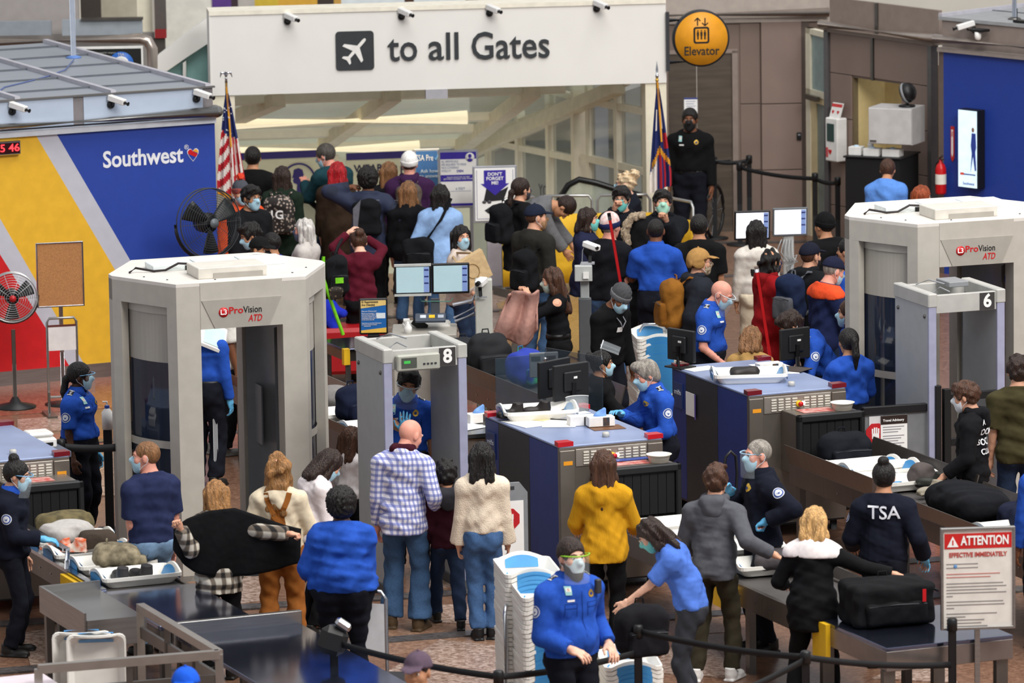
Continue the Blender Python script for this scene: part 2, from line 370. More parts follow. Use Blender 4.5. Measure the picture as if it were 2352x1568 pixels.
def hand_mesh(pose):
    def f():
        F = Fld((-.09, -.04, -.12), (.09, .22, .05), .0065)
        F.cone((0, -.02, 0), (0, .02, 0), .027, .03, .0).ell((0, .05, 0), (.041, .05, .017), .02)
        cur = {'relax': (18, 28, 22), 'fist': (70, 80, 55), 'flat': (4, 6, 5), 'grip': (45, 60, 40)}[pose]
        for i, (x, ln, a) in enumerate(((-.031, .064, 6), (-.0105, .077, 2), (.0105, .083, -2), (.031, .074, -6))):
            p = np.array([x, .088, 0.]); ang = 0.
            for q, (c, fr) in enumerate(zip(cur, (.46, .3, .24))):
                ang += c; d = np.array([-math.sin(math.radians(a * (1 if pose != 'fist' else -.5))) * math.cos(math.radians(ang)), math.cos(math.radians(ang)), -math.sin(math.radians(ang))]); e = p + d * ln * fr
                F.cone(p, e, .0095 - q * .0007, .0088 - q * .0009, .004); p = e
        t = {'relax': ((.032, .02, -.004), (.056, .055, -.016), (.058, .09, -.026)), 'flat': ((.032, .02, -.004), (.064, .048, -.006), (.078, .08, -.008)), 'fist': ((.032, .025, -.008), (.046, .06, -.035), (.012, .075, -.055)), 'grip': ((.03, .02, -.008), (.05, .05, -.035), (.035, .085, -.058))}[pose]
        F.cone(t[0], t[1], .014, .0115, .012).cone(t[1], t[2], .0112, .0085, .004)
        return F.mesh()
    return cached(('hand', pose), f)
def shoe_mesh(kind='shoe'):
    def f():
        F = Fld((-.07, -.13, -.02), (.07, .22, .2), .0095)
        F.ell((0, .1, .035), (.046, .095, .038), 0).ell((0, -.02, .05), (.042, .065, .055), .03).cone((0, -.03, .06), (0, -.035, .12 if kind == 'shoe' else .19), .046, .05, .03, cap=True)
        F.box((0, .045, .012), (.046, .135, .014), .012, .008); F.plane((0, 0, 0), (0, 0, -1)); return F.mesh()
    return cached(('shoe', kind), f)
def xf(V, R, t, s=1.): return (np.asarray(V) * s) @ np.asarray(R).T + np.asarray(t)
SKIN = {k: M(c, .55, nz=.05, ns=20, spec=.3) for k, c in dict(pale='#e3b198', light='#d6a083', pink='#dd9a86', tan='#c08a68', olive='#b07f5f', brown='#7b4e36', dark='#4e3226').items()}
HAIR = {k: M(c, .5, nz=.35, ns=40, stretch=(1, 1, .12), bump=.5, bs=120, spec=.4) for k, c in dict(black='#15110f', dbrown='#2c1d16', brown='#4a2f20', lbrown='#7d5736', blonde='#c49a62', dblonde='#94693c', grey='#8d867d', white='#cfcac4', red='#a3121c', ginger='#9c4a27', sblond='#d8bf9a', dgrey='#4b4641').items()}
EYEW = M('#e8e2dc', .3); IRIS = M('#241a16', .2); LIPS = M('#a8625a', .5)
MBLUE = M('#a9cfe0', .75, nz=.04); MTEAL = M('#6fc4bd', .75, nz=.04); MWHITE = M('#dfe3ea', .8); LOOP = M('#e6eaee', .7); GLOVE = M('#5fb0dd', .5, nz=.06); SHLD = glass('#e8f2f8', .13, .02)
NAVYP = cloth('#14161f'); TSAB = cloth('#2650ae', nz=.06); TSAN = cloth('#141724'); BLK = cloth('#121214'); JEAN = cloth('#3f5a7c', nz=.1, ns=70); DJEAN = cloth('#26344c', nz=.1, ns=70); SHB = M('#1a1816', .5)
def ik(a, b, l1, l2, pole):
    d = b - a; L = np.linalg.norm(d); mx = (l1 + l2) * .995
    if L > mx: b = a + d / L * mx; d = b - a; L = mx
    u = d / L; x = (l1 * l1 - l2 * l2 + L * L) / (2 * L); h = math.sqrt(max(l1 * l1 - x * x, 0)); p = pole - u * (pole @ u); return a + u * x + unit(p) * h, b
PEOPLE = []
def hsh(t): return sum((i + 1) * ord(c) for i, c in enumerate(t))
def person(head, h, yaw, label, **k):
    """yaw: 0 faces away from the camera, 90 faces right, 180 faces the camera. head: pixel of the crown."""
    g = lambda n, d=None: k.get(n, d)
    s = h / 1.75; fem = g('fem', False); gr = g('g', 1.); far = head[1] < 720; res = .021 if far else .0155
    lean = g('lean', 0.); sl = g('side', 0.); tw = g('twist', 0.)
    sit = g('sit', 0.); pz = (.95 if not sit else .50) * s - g('drop', 0.)
    pel = np.array([0, 0, pz]); Rs = lambda t, zz=1.: rotm(x=-lean * t) @ rotm(y=sl * t) @ rotm(z=tw * t)
    wst = pel + Rs(.35) @ np.array([0, 0, .17 * s]); chs = wst + Rs(.8) @ np.array([0, .005, .21 * s]); nkb = chs + Rs(1) @ np.array([0, -.005, .145 * s])
    R1 = Rs(1); Rh = R1 @ rotm(x=lean * g('hold', .6)) @ rotm(z=-g('hy', 0.)) @ rotm(x=-g('hp', 0.)) @ rotm(y=g('hr', 0.))
    hs = s ** .5 * g('hs', 1.) * (1.05 if fem else 1.09); hc = nkb + Rh @ np.array([0, .028, .152 * s ** .6]); top = hc + Rh @ np.array([0, 0, .122 * hs])
    Rw = rotm(z=-yaw)
    z0 = g('z0', 0.); T = G(head[0], head[1], top[2] + z0); org = T - Rw @ top; org[2] = z0
    w2b = lambda p: Rw.T @ (np.asarray(p) - org)
    sw = (.164 if fem else .182) * s * (.8 + .2 * gr)
    sh = {q: nkb + R1 @ np.array([q * sw, -.012, -.096 * s]) for q in (-1, 1)}
    arms = {}; hands = {}
    for q, nm in ((-1, 'L'), (1, 'R')):
        A = g(nm); pole = R1 @ np.array([q * .4, -.6, -.7])
        if A is None: wr = sh[q] + np.array([q * (.01 + .045 * gr), .07, -.53 * s]); pole = np.array([q * .2, -1, 0.])
        elif A[0] == 'p': P = D(A[1], A[2], T[1] + (A[3] if len(A) > 3 else 0.)); wr = w2b(P)
        else: wr = np.array(A[1:4]) * s
        if g(nm + 'pole') is not None: pole = np.array(g(nm + 'pole'), float)
        el, wr = ik(sh[q], wr, .285 * s, .255 * s, pole); arms[q] = (el, wr)
        fd = unit(wr - el)
        hd = g(nm + 'dir'); fd2 = unit(hd) if hd is not None else fd
        dors = np.array([q, .0, 0]) if fd2[2] < -.75 else np.array([q * .25, -.1, 1.])
        if g(nm + 'dors') is not None: dors = np.array(g(nm + 'dors'), float)
        z = unit(dors - fd2 * (dors @ fd2)); x = np.cross(fd2, z); hands[q] = (np.stack([x, fd2, z], 1), wr)
    legs = {}
    ft = g('feet', ((-.1, .0), (.1, .0))) if not sit else ((-.12, .45), (.12, .45))
    hip = {q: pel + np.array([q * .088 * s * (.7 + .3 * gr), 0, -.02]) for q in (-1, 1)}
    for i, q in enumerate((-1, 1)):
        an = np.array([ft[i][0] * s * (.75 + .25 * gr), ft[i][1] - .02, (.085 if len(ft[i]) < 3 else ft[i][2]) * s]); kn, an = ik(hip[q], an, .445 * s, .425 * s, np.array([q * .08, 1, 0.])); legs[q] = (kn, an)
    allp = np.array([top, hc, *sh.values(), *[p for a in arms.values() for p in a], *[p for a in legs.values() for p in a], pel]); lo, hi = allp.min(0) - .34, allp.max(0) + .34; lo[2] = max(lo[2], -.05)
    bel = g('belly', 0.)
    PR = [(pel, np.array([.163 if not fem else .172, .112, .12]), Rs(.15)), (wst, np.array([.145 if not fem else .13, .102 + bel * .4, .14]), Rs(.5)), (wst + np.array([0, bel * .5, -.05]), np.array([.14, .09 + bel, .12]), Rs(.3)), (chs, np.array([.162 if not fem else .148, .112, .17]), Rs(.9))]
    def torso(F, o, lowest=0):
        for i, (c, r, Rr) in enumerate(PR):
            if i >= lowest: F.ell(c, r * s * np.array([gr, gr, 1]) + o, .07, Rr)
        F.cone(sh[-1] + [0, 0, -.01], sh[1] + [0, 0, -.01], .05 * s + o, .05 * s + o, .06)
        for q in (-1, 1): F.cone(nkb + R1 @ np.array([q * .03, -.02, -.005]), sh[q], .045 * s + o * .8, .046 * s + o, .035)
        F.cone(chs + R1 @ np.array([0, -.02, .09 * s]), nkb + R1 @ np.array([0, -.01, .01]), .09 * s + o, .058 * s + o * .6, .06)
        if fem:
            for q in (-1, 1): F.ell(chs + R1 @ np.array([q * .07 * s, .085 * s, -.01]), np.array([.062, .05, .06]) * s + o * .5, .04, R1)
        return F
    ar = .88 if fem else 1.; ar *= (.75 + .25 * gr)
    # body: one continuous skin surface (torso, limbs, neck) + head + hands in one mesh
    F = Fld(lo, hi, .024 if not far else .028); torso(F, -.004)
    F.cone(nkb + R1 @ np.array([0, -.015, -.03]), hc + Rh @ np.array([0, -.02, -.05]), .06 * s * (.9 if fem else 1), .055 * hs * (.88 if fem else 1), .03)
    for q in (-1, 1):
        el, wr = arms[q]; F.cone(sh[q], el, .052 * s * ar, .041 * s * ar, .03); F.cone(el, wr, .041 * s * ar, .028 * s * ar, .01)
        kn, an = legs[q]; F.cone(hip[q], kn, .082 * s * gr, .055 * s, .03); F.cone(kn, an, .054 * s, .036 * s, .01)
    parts = [(*F.mesh(), 0)]
    skin = SKIN[g('skin', 'light')]; hcol = HAIR[g('hair', ('short', 'dbrown'))[1]] if g('hair') != 0 else SKIN[g('skin', 'light')]
    hv, hq = head_mesh(fem); parts.append((xf(hv, Rh, hc, hs), hq, 0))
    for q in (-1, 1):
        B = MB().ball((q * .031, .0765, .0105), .0125, 8, 6); parts.append((xf(B.v, Rh, hc, hs), B.f, 1))
        B = MB().ball((q * .031, .085, .0105), .0066, 8, 5); parts.append((xf(B.v, Rh, hc, hs), B.f, 2))
        B = MB().tube([(q * .014, .0935, .033), (q * .032, .0925, .039), (q * .05, .079, .032)], .0042, 5); parts.append((xf(B.v, Rh, hc, hs), B.f, 3))
    B = MB().tube([(-.021, .0925, -.0605), (0, .0965, -.0585), (.021, .0925, -.0605)], .0055, 6); parts.append((xf(B.v, Rh, hc, hs), B.f, 4))
    for q, nm in ((-1, 'L'), (1, 'R')):
        vv, qq = hand_mesh(g(nm + 'hand', 'relax')); m = np.array([q * -1., 1, 1]); Rr, t = hands[q]
        qv = qq if q < 0 else qq[:, ::-1]
        parts.append((xf(vv * m, Rr, t, s * (.93 if fem else 1)), qv, 0))
    root = thing('person', label, 'person', org, -yaw)
    # children are in the body's own frame
    body = obj('body', npmesh('body', parts, [skin, EYEW, IRIS, hcol, LIPS]), root)
    # trousers
    hem0 = g('top', {}).get('hem', .085)
    def pants():
        F = Fld(lo, hi, res); o = g('po', .014) + (.012 if hem0 > .05 else 0)
        F.ell(PR[0][0], PR[0][1] * s * np.array([gr, gr, 1]) + o, .05, PR[0][2]); F.ell(PR[1][0] + np.array([0, 0, -.05]), PR[1][1] * s * np.array([gr, gr, 1]) + o, .05)
        if bel: F.ell(PR[2][0] + np.array([0, 0, -.03]), PR[2][1] * s * np.array([gr, gr, 1]) + o * .5, .05)
        for q in (-1, 1):
            kn, an = legs[q]; F.ell(pel + np.array([q * .075 * s * gr, -.055, -.05 * s]), np.array([.082, .08, .1]) * s * (.6 + .4 * gr) + o * .4, .05)
            F.cone(hip[q], kn, .084 * s * gr + o, .058 * s + o, .035); F.cone(kn, an + (an - kn) * -.02, .057 * s + o, (.042 + g('flare', .014)) * s + o, .008, cap=True)
        F.wave(.0032, 44, hsh(label) % 99, 1.2); F.plane(pel + np.array([0, 0, (.1 if hem0 > .05 else max(hem0 + .025, -.08)) * s]), (0, 0, 1)); return F
    pm = g('pants', NAVYP); po = sdfobj('trousers', pants(), pm, root)
    sv, sq = shoe_mesh()
    if not g('noshoes'):
        for i, q in enumerate((-1, 1)):
            kn, an = legs[q]; base = an - np.array([0, 0, .085 * s]); Rf = rotm(z=-q * 10)
            if len(ft[i]) > 2: Rf = rotm(x=-35) @ Rf; base = an + Rf @ np.array([0, 0, -.085 * s])
            obj('shoe', npmesh('shoe', [(xf(sv, Rf, base, s * .98), sq, 0)], g('shoes', SHB)), root)
    # top garment
    sd = dict(col=TSAB, sleeve='l', hem=.085, o=.014, name='shirt', res=None); sd.update(g('top', {}))
    def shirt(sd, low):
        F = Fld(lo, hi, res); o = sd['o']; torso(F, o, 0 if low < .12 else 1)
        if low < -.02:
            for q in (-1, 1): F.ell(pel + np.array([q * .07 * s * gr, -.045, -.04 * s]), np.array([.095, .085, .12]) * s * (.6 + .4 * gr) + o * .7, .05)
        if low < -.12:
            F.cone(pel, pel + np.array([0, 0, low * s]), .15 * s * gr + o, .17 * s * gr + o, .06)
        F.wave(sd.get('wr', .0042), 38, hsh(label) % 97, 1.3)
        if not far: F.wave(.0018, 85, hsh(label) % 89, 1.2)
        F.plane(pel + np.array([0, 0, low * s]), (0, 0, -1)); F.plane(nkb + R1 @ np.array([0, 0, .028 if not sd.get('high') else .06]), R1 @ np.array([0, .25, 1]))
        for q in (-1, 1):
            el, wr = arms[q]; sv = sd['sleeve']
            if sv == 'n': continue
            if sv == 's': F.cone(sh[q], sh[q] + (el - sh[q]) * .82, .056 * s * ar + o, .053 * s * ar + o + .006, .04, cap=True)
            else:
                F.cone(sh[q], el, .056 * s * ar + o, .044 * s * ar + o, .04); F.cone(el, el + (wr - el) * (.93 if sv == 'l' else .6), .044 * s * ar + o, (.03 + sd.get('cuff', .004)) * s + o, .012, cap=True)
        return F
    Fs = shirt(sd, sd['hem']); V, Q = Fs.mesh(); st = obj(sd['name'], npmesh(sd['name'], [(V, Q, 0)], sd['col']), root)
    bvh = BVHTree.FromPolygons(V.tolist(), Q.tolist())
    def add(name, me_parts, mat, R=Rh, t=hc, sc=hs, par=None, **kk): return obj(name, npmesh(name, [(xf(v, R, t, sc), f, m) for (v, f, m) in me_parts], mat), par or root, **kk)
    # collar / hood
    if g('collar') is not None:
        B = MB(); n = 20; cm = g('collar')
        def ring(u, v):
            a = math.radians(-150 + 300 * u - 90 + 180); r = (.068 + .036 * v) * s; return nkb + R1 @ np.array([math.sin(math.radians(-160 + 320 * u + 180)) * r * -1, math.cos(math.radians(-160 + 320 * u + 180)) * r + .006, .062 - .055 * v - .03 * (v * abs(u - .5) * 2)])
        B.grid(ring, 18, 2); o2 = B.build('collar', cm if cm != 1 else sd['col'], root); md = o2.modifiers.new('s', 'SOLIDIFY'); md.thickness = .006
    if g('hood') is not None:
        F = Fld(nkb - .25, nkb + .25, .014); F.cone(nkb + R1 @ np.array([-.085, .02, .03]), nkb + R1 @ np.array([-.05, -.1, -.0]), .035, .05, .02).cone(nkb + R1 @ np.array([.085, .02, .03]), nkb + R1 @ np.array([.05, -.1, 0]), .035, .05, .02).cone(nkb + R1 @ np.array([-.05, -.1, 0]), nkb + R1 @ np.array([.05, -.1, 0]), .055, .055, .02).ell(nkb + R1 @ np.array([0, -.12, -.06]), (.09, .05, .08), .03); F.wave(.003, 60, 4)
        sdfobj('hood', F, g('hood') if g('hood') != 1 else sd['col'], root)
    # hair, hats
    if g('hair') != 0:
        st_, hc_ = g('hair', ('short', 'dbrown'))
        if (g('cap') is not None or g('beanie') is not None) and st_ in ('crop', 'fringe', 'short'): st_ = 'buzz'
        if st_ != 'bald': v, q = hair_mesh(st_); add('hair', [(v, q, 0)], hcol)
    if g('beard') is not None:
        F = Fld((-.1, -.05, -.16), (.1, .15, .05), .0075); F.ell((0, .024, -.05), (.073, .078, .094), 0).ell((0, .066, -.112), (.042, .04, .04), .02); F.plane((0, 0, -.02), (0, .4, 1)); F.plane((0, -.002, 0), (0, -1, -.2)); v, q = F.mesh(); add('beard', [(v, q, 0)], HAIR[g('beard')])
    if g('cap') is not None:
        F = Fld((-.12, -.15, -.08), (.12, .24, .18), .0095); F.ell((0, -.014, .034), (.093, .113, .108), 0); F.plane((0, 0, .038), (0, .1, -1))
        F.ell((0, .105, .047), (.075, .085, .009), .006, rotm(x=-8))
        if g('earflap'):
            for q in (-1, 1): F.ell((q * .075, -.03, .0), (.02, .06, .05), .02)
            F.ell((0, -.1, .0), (.07, .025, .05), .02)
        v, q = F.mesh(); hat = add('cap', [(v, q, 0)], g('cap')); B = MB().ball((0, -.014, .142), .011, 8, 5); add('button', [(B.v, B.f, 0)], g('cap'), par=hat)
    if g('beanie') is not None:
        F = Fld((-.13, -.15, -.06), (.13, .13, .22), .0095); F.ell((0, -.014, .045), (.09, .11, .108), 0); F.plane((0, 0, .02), (0, .12, -1)); F.wave(.0015, 200, 3, .1); v, q = F.mesh(); hat = add('beanie', [(v, q, 0)], g('beanie'))
        F = Fld((-.13, -.15, -.06), (.13, .13, .15), .0095); F.ell((0, -.014, .045), (.096, .116, .115), 0); F.plane((0, 0, .0), (0, .12, -1)).plane((0, 0, .058), (0, -.12, 1)); v, q = F.mesh(); add('cuff', [(v, q, 0)], g('bcuff', g('beanie')), par=hat)
        if g('pom') is not None: F = Fld((-.06, -.08, .12), (.06, .06, .24), .009); F.ell((0, -.014, .175), (.042, .042, .04), 0); F.wave(.005, 220, 2); v, q = F.mesh(); add('pompom', [(v, q, 0)], g('pom'), par=hat)
    if g('mask') is not None: add('face_mask', mask_mesh(), [g('mask'), LOOP if not g('mdark') else g('mask')])
    if g('glasses') is not None:
        B = MB()
        for q in (-1, 1):
            B.tube([(q * .034 + .024 * math.cos(t) * 1., .101 - .006 * abs(math.cos(t)), .008 + .019 * math.sin(t)) for t in np.linspace(0, 2 * math.pi, 12, endpoint=False)], .0024, 5, closed=True); B.tube([(q * .058, .094, .016), (q * .077, .05, .014), (q * .082, -.015, .01)], .0024, 5)
        B.tube([(-.01, .104, .012), (.01, .104, .012)], .0024, 5); add('glasses', [(B.v, B.f, 0)], g('glasses'))
    if g('shield') is not None:
        up = g('shup', 0); fr = g('shield'); B = MB(); Rz = rotm(x=68 * up)
        B.grid(lambda u, v: Rz @ np.array([.105 * math.sin((u - .5) * 2.3), .02 + .115 * math.cos((u - .5) * 2.3), .035 - .19 * v]) + (np.array([0, -.01, .1]) * up), 12, 3); sh_ = add('face_shield', [(B.v, B.f, 0)], SHLD)
        B = MB(); B.tube([Rz @ np.array([.106 * math.sin((u - .5) * 2.3), .02 + .116 * math.cos((u - .5) * 2.3), .03]) + np.array([0, -.01, .1]) * up for u in np.linspace(0, 1, 9)] , .005, 5)
        for q in (-1, 1): B.tube([Rz @ np.array([q * .097, .066, .03]) + np.array([0, -.01, .1]) * up, (q * .084, .0, .02 + .04 * up)], .0042, 5)
        add('shield_frame', [(B.v, B.f, 0)], fr, par=sh_)
    for q, nm in ((-1, 'L'), (1, 'R')):
        if nm in g('gloves', ''):
            vv, qq = hand_mesh(g(nm + 'hand', 'relax')); m = np.array([q * -1.1, 1.06, 1.14]); Rr, t = hands[q]; add('glove', [(vv * m - [0, .002, 0], qq if q < 0 else qq[:, ::-1], 0)], GLOVE, Rr, t, s)
    P = dict(root=root, shirt=st, Rw=Rw, org=org, R1=R1, chs=chs, nkb=nkb, hc=hc, Rh=Rh, hs=hs, s=s, pel=pel, wst=wst, bvh=bvh, sh=sh, arms=arms, hands=hands, legs=legs, gr=gr, top=sd['col'], Rs=Rs)
    if g('tsa'): uniform(P, **({} if g('tsa') == 1 else g('tsa')))
    if g('belt') is not None:
        B = MB(); rx, ry = .158 * s * gr + .02, (.108 + bel * .9) * s * gr + .022
        c = pel + np.array([0, bel * .35, .085 * s]); B.grid(lambda u, v: c + np.array([rx * math.cos(2 * math.pi * u), ry * math.sin(2 * math.pi * u), (v - .5) * .04]), 24, 1); o2 = B.build('belt', g('belt'), root); md = o2.modifiers.new('s', 'SOLIDIFY'); md.thickness = .008
    PEOPLE.append(P); return P
def decal(P, shapes, origin, direction, up, mats, name, off=.004):
    """flat print wrapped on the garment: shapes = list of (V2d, faces, mat index); direction points into the body (body frame)"""
    d = unit(direction); x = unit(np.cross(d, up)); u = np.cross(x, d); parts = []
    for li, (V, F, m) in enumerate(shapes):
        out = []
        for p in V:
            o = np.asarray(origin, float) + x * p[0] + u * p[1] - d * .25; h = P['bvh'].ray_cast(Vector(o), Vector(d), .6)
            out.append(np.array(h[0]) - d * (off + .0012 * li) if h[0] else None)
        good = [q for q in out if q is not None]
        if not good: return None
        md = np.mean([(q - origin) @ d for q in good]); out = [q if q is not None else np.asarray(origin) + x * V[i][0] + u * V[i][1] + d * md for i, q in enumerate(out)]
        parts.append((np.array(out), F, m))
    return obj(name, npmesh(name, parts, mats, False), P['shirt'])
def dsk(r, n=18, rings=2, cx=0, cy=0):
    V = [(cx, cy)] + [(cx + r * (j / rings) * math.cos(2 * math.pi * i / n), cy + r * (j / rings) * math.sin(2 * math.pi * i / n)) for j in range(1, rings + 1) for i in range(n)]
    F = [(0, 1 + i, 1 + (i + 1) % n) for i in range(n)] + [(1 + (j - 1) * n + i, 1 + j * n + i, 1 + j * n + (i + 1) % n, 1 + (j - 1) * n + (i + 1) % n) for j in range(1, rings) for i in range(n)]; return V, F
def rct(w, h, cx=0, cy=0, n=2): return [(cx + w * (i / n - .5), cy + h * (j / n - .5)) for i in range(n + 1) for j in range(n + 1)], [(i * (n + 1) + j, (i + 1) * (n + 1) + j, (i + 1) * (n + 1) + j + 1, i * (n + 1) + j + 1) for i in range(n) for j in range(n)]
def tshape(t, size, bold=.02, shear=0.):
    me = textmesh(t, size, bold=bold, ext=0., shear=shear); return [(v.co.x, v.co.y) for v in me.vertices], [tuple(p.vertices) for p in me.polygons]
PATCH = [M('#d4d8e0', .6), M('#1d3d8a', .6), M('#eceef2', .6)]; GOLD = M('#d8b04a', .35, .6); TAGM = [M('#9fd0cf', .5), M('#f0f0ee', .5), M('#d9b7a0', .5)]; BARM = [BLACK, M('#e8e8ea', .6)]
def patch(P, q, sz=.046, frac=.42):
    el = P['arms'][q][0]; c = P['sh'][q] * (1 - frac) + el * frac; ax = unit(el - P['sh'][q]); d = np.array([-q, 0, 0.]) if abs(ax[0]) < .8 else np.array([0, 0, -1.]); d = unit(d - ax * (ax @ d))
    wing = [(-.6, .25), (-.2, -.1), (0, .1), (.2, -.1), (.6, .25), (.25, -.3), (0, -.55), (-.25, -.3)]
    decal(P, [(*dsk(sz), 0), (*dsk(sz * .86), 1), (*dsk(sz * .64), 0), ([(x * sz * .62, y * sz * .62) for x, y in wing], [(0, 1, 7), (1, 2, 7), (2, 6, 7), (2, 5, 6), (2, 3, 5), (3, 4, 5)], 1)], c, d, -ax, PATCH, 'shoulder_patch')
SEAMB = cloth('#16327a')
def uniform(P, patches=(-1, 1), badge=True, tagq=1, epa=True, bar=True):
    R1, chs, s = P['R1'], P['chs'], P['s']; fwd = R1 @ np.array([0, -1., 0]); up = R1 @ np.array([0, 0, 1.])
    for q in patches: patch(P, q)
    if bar and P['top'] is TSAB:
        decal(P, [(*rct(.005, .34, 0, -.08, 6), 0)], chs + R1 @ np.array([0, .1, 0]), fwd, up, [SEAMB], 'placket', .003)
        for q in (-1, 1): decal(P, [(*rct(.1, .004, 0, .02), 0), (*rct(.1, .004, 0, -.015), 0), (*rct(.004, .1, -.05, -.03), 0), (*rct(.004, .1, .05, -.03), 0)], chs + R1 @ np.array([q * .085 * s, .1, -.02 * s]), fwd, up, [SEAMB], 'pocket_seam', .003)
    if badge:
        q = -tagq; decal(P, [(*dsk(.028, 8), 0), (*dsk(.016, 10, cy=.016), 0), (*dsk(.012, 10), 1)], chs + R1 @ np.array([-q * -.085 * s, .1, .05 * s]), fwd, up, [GOLD, PATCH[1]], 'badge')
    if bar: decal(P, [(*rct(.058, .016), 0)], chs + R1 @ np.array([tagq * .085 * s, .1, .02 * s]), fwd, up, [TAGM[1]], 'name_bar')
    if tagq is not None and badge is not None: decal(P, [(*rct(.042, .066), 0), (*rct(.03, .028, 0, .006), 1), (*rct(.014, .02, .0, .008), 2)], chs + R1 @ np.array([tagq * .1 * s, .1, .09 * s]), fwd, up, TAGM, 'id_tag', .008)
    if epa:
        for q in (-1, 1):
            c = P['sh'][q] * .72 + P['nkb'] * .28; decal(P, [(*rct(.07, .05), 0), (*rct(.008, .05, -.026), 1), (*rct(.008, .05, .03), 1), (*tshape('TSA', .026), 1)], c, R1 @ np.array([0, 0, -1.]), R1 @ np.array([0, 1., 0]), BARM, 'epaulette')
def b2w(P, p): return P['org'] + P['Rw'] @ np.asarray(p)
# ================================================================ STRUCTURE
LANE = 22.
def bar(B, p, q, w, h, up=(0, 0, 1)):
    x, u, d = frame(np.asarray(q, float) - p, up); R = np.stack([x, d, u], 1); L = np.linalg.norm(np.asarray(q, float) - p)
    return B.bb(-w / 2, w / 2, 0, L, -h / 2, h / 2, 0, R, p)
def ppl(px, py, p0, n):
    d = ray(px, py); return CP + d * (((np.asarray(p0) - CP) @ n) / (d @ n))
# ---- floor: terrazzo with inlaid panels, dark bands and painted yellow reflections
def terrazzo(c, c2, c3, rough=.28):
    m = bpy.data.materials.new('mat_terrazzo'); m.use_nodes = True; nt = m.node_tree; N = nt.nodes; L = nt.links; b = N['Principled BSDF']; b.inputs['Roughness'].default_value = rough
    tc = N.new('ShaderNodeTexCoord'); v = N.new('ShaderNodeTexVoronoi'); v.inputs['Scale'].default_value = 34; L.new(tc.outputs['Object'], v.inputs['Vector'])
    r = N.new('ShaderNodeValToRGB'); e = r.color_ramp.elements; e[0].position = .1; e[1].position = .9; e[0].color = (*lin(c2), 1); e[1].color = (*lin(c3), 1); k = e.new(.5); k.color = (*lin(c), 1)
    sp = N.new('ShaderNodeSeparateColor'); L.new(v.outputs['Color'], sp.inputs[0]); L.new(sp.outputs[0], r.inputs[0]); L.new(r.outputs[0], b.inputs['Base Color']); return m
T_BR = terrazzo('#7a5a47', '#6d4e3d', '#886652'); T_PK = terrazzo('#9a8172', '#7f6758', '#b59f92'); T_TN = terrazzo('#8c6c57', '#7d5e4b', '#9b7b66'); T_RD = terrazzo('#8a5442', '#7c4838', '#986450'); T_GR = terrazzo('#4e4a49', '#45403f', '#5a5554'); T_YREFL = terrazzo('#a8875a', '#9a794e', '#b69668')
floor = struct('floor'); MB().bb(-16, 16, 34, 68.2, -.2, 0).bb(-16, -4.2, 68.2, 90, -.2, 0).bb(2.1, 16, 68.2, 90, -.2, 0).build('terrazzo_base', T_BR, floor)
def fpoly(pts, mat, name='terrazzo_panel', z=.004):
    P = [G(*p) for p in pts]; a = sum(P[i][0] * P[(i + 1) % len(P)][1] - P[(i + 1) % len(P)][0] * P[i][1] for i in range(len(P)))
    if a < 0: P = P[::-1]
    MB().prism([(p[0], p[1]) for p in P], 'z', 0.001, z).build(name, mat, floor)
def fband(p, q, w, name='terrazzo_band'):
    a, b = G(*p), G(*q); d = unit(b - a); n = np.array([-d[1], d[0], 0]) * w / 2; MB().prism([tuple((a - n)[:2]), tuple((b - n)[:2]), tuple((b + n)[:2]), tuple((a + n)[:2])], 'z', .001, .0165).build(name, T_GR, floor)
FZ = [.003]
_fp = fpoly
def fpoly(pts, mat): FZ[0] += .0006; _fp(pts, mat, z=FZ[0])
fpoly([(-60, 1010), (1150, 925), (1150, 985), (-60, 1075)], T_RD); fpoly([(700, 1445), (1700, 1380), (1700, 1450), (720, 1515)], T_TN); fpoly([(-60, 880), (760, 830), (760, 900), (-60, 960)], T_RD); fpoly([(720, 760), (1180, 690), (1180, 750), (725, 830)], T_RD); fpoly([(1950, 1330), (2160, 1225), (2180, 1400), (2060, 1440)], T_RD); fpoly([(1000, 640), (1300, 600), (1300, 680), (1010, 705)], T_PK); fpoly([(880, 700), (1170, 665), (1180, 775), (890, 800)], T_PK)
for pts in ([(870, 1555), (1010, 1470), (1300, 1500), (1300, 1600), (1000, 1640)], [(955, 1395), (1050, 1388), (1300, 1400), (1300, 1445), (950, 1428)], [(540, 1325), (625, 1325), (625, 1378), (540, 1388)], [(940, 1290), (1030, 1290), (1035, 1350), (945, 1352)], [(50, 1455), (190, 1435), (190, 1510), (70, 1530)], [(40, 965), (160, 955), (160, 988), (40, 998)], [(225, 1040), (270, 1040), (270, 1140), (225, 1140)], [(1480, 1545), (1600, 1440), (1700, 1560)], [(2000, 1560), (2150, 1500), (2200, 1570)]): fpoly(pts, T_PK)
fpoly([(1140, 700), (1330, 630), (1340, 830), (1170, 770)], T_YREFL); fpoly([(1150, 600), (1620, 580), (1620, 625), (1150, 650)], T_YREFL)  # yellow reflection on the floor, painted as tinted panels
for i, (p, q, w) in enumerate([((-80, 1440), (2400, 1270), .2), ((-80, 1550), (2400, 1350), .2), ((-80, 1035), (1200, 950), .15), ((540, 1435), (780, 1560), .2), ((900, 668), (1900, 625), .12), ((740, 740), (1200, 712), .12), ((1500, 560), (1950, 555), .12)]): fband(p, q, w)
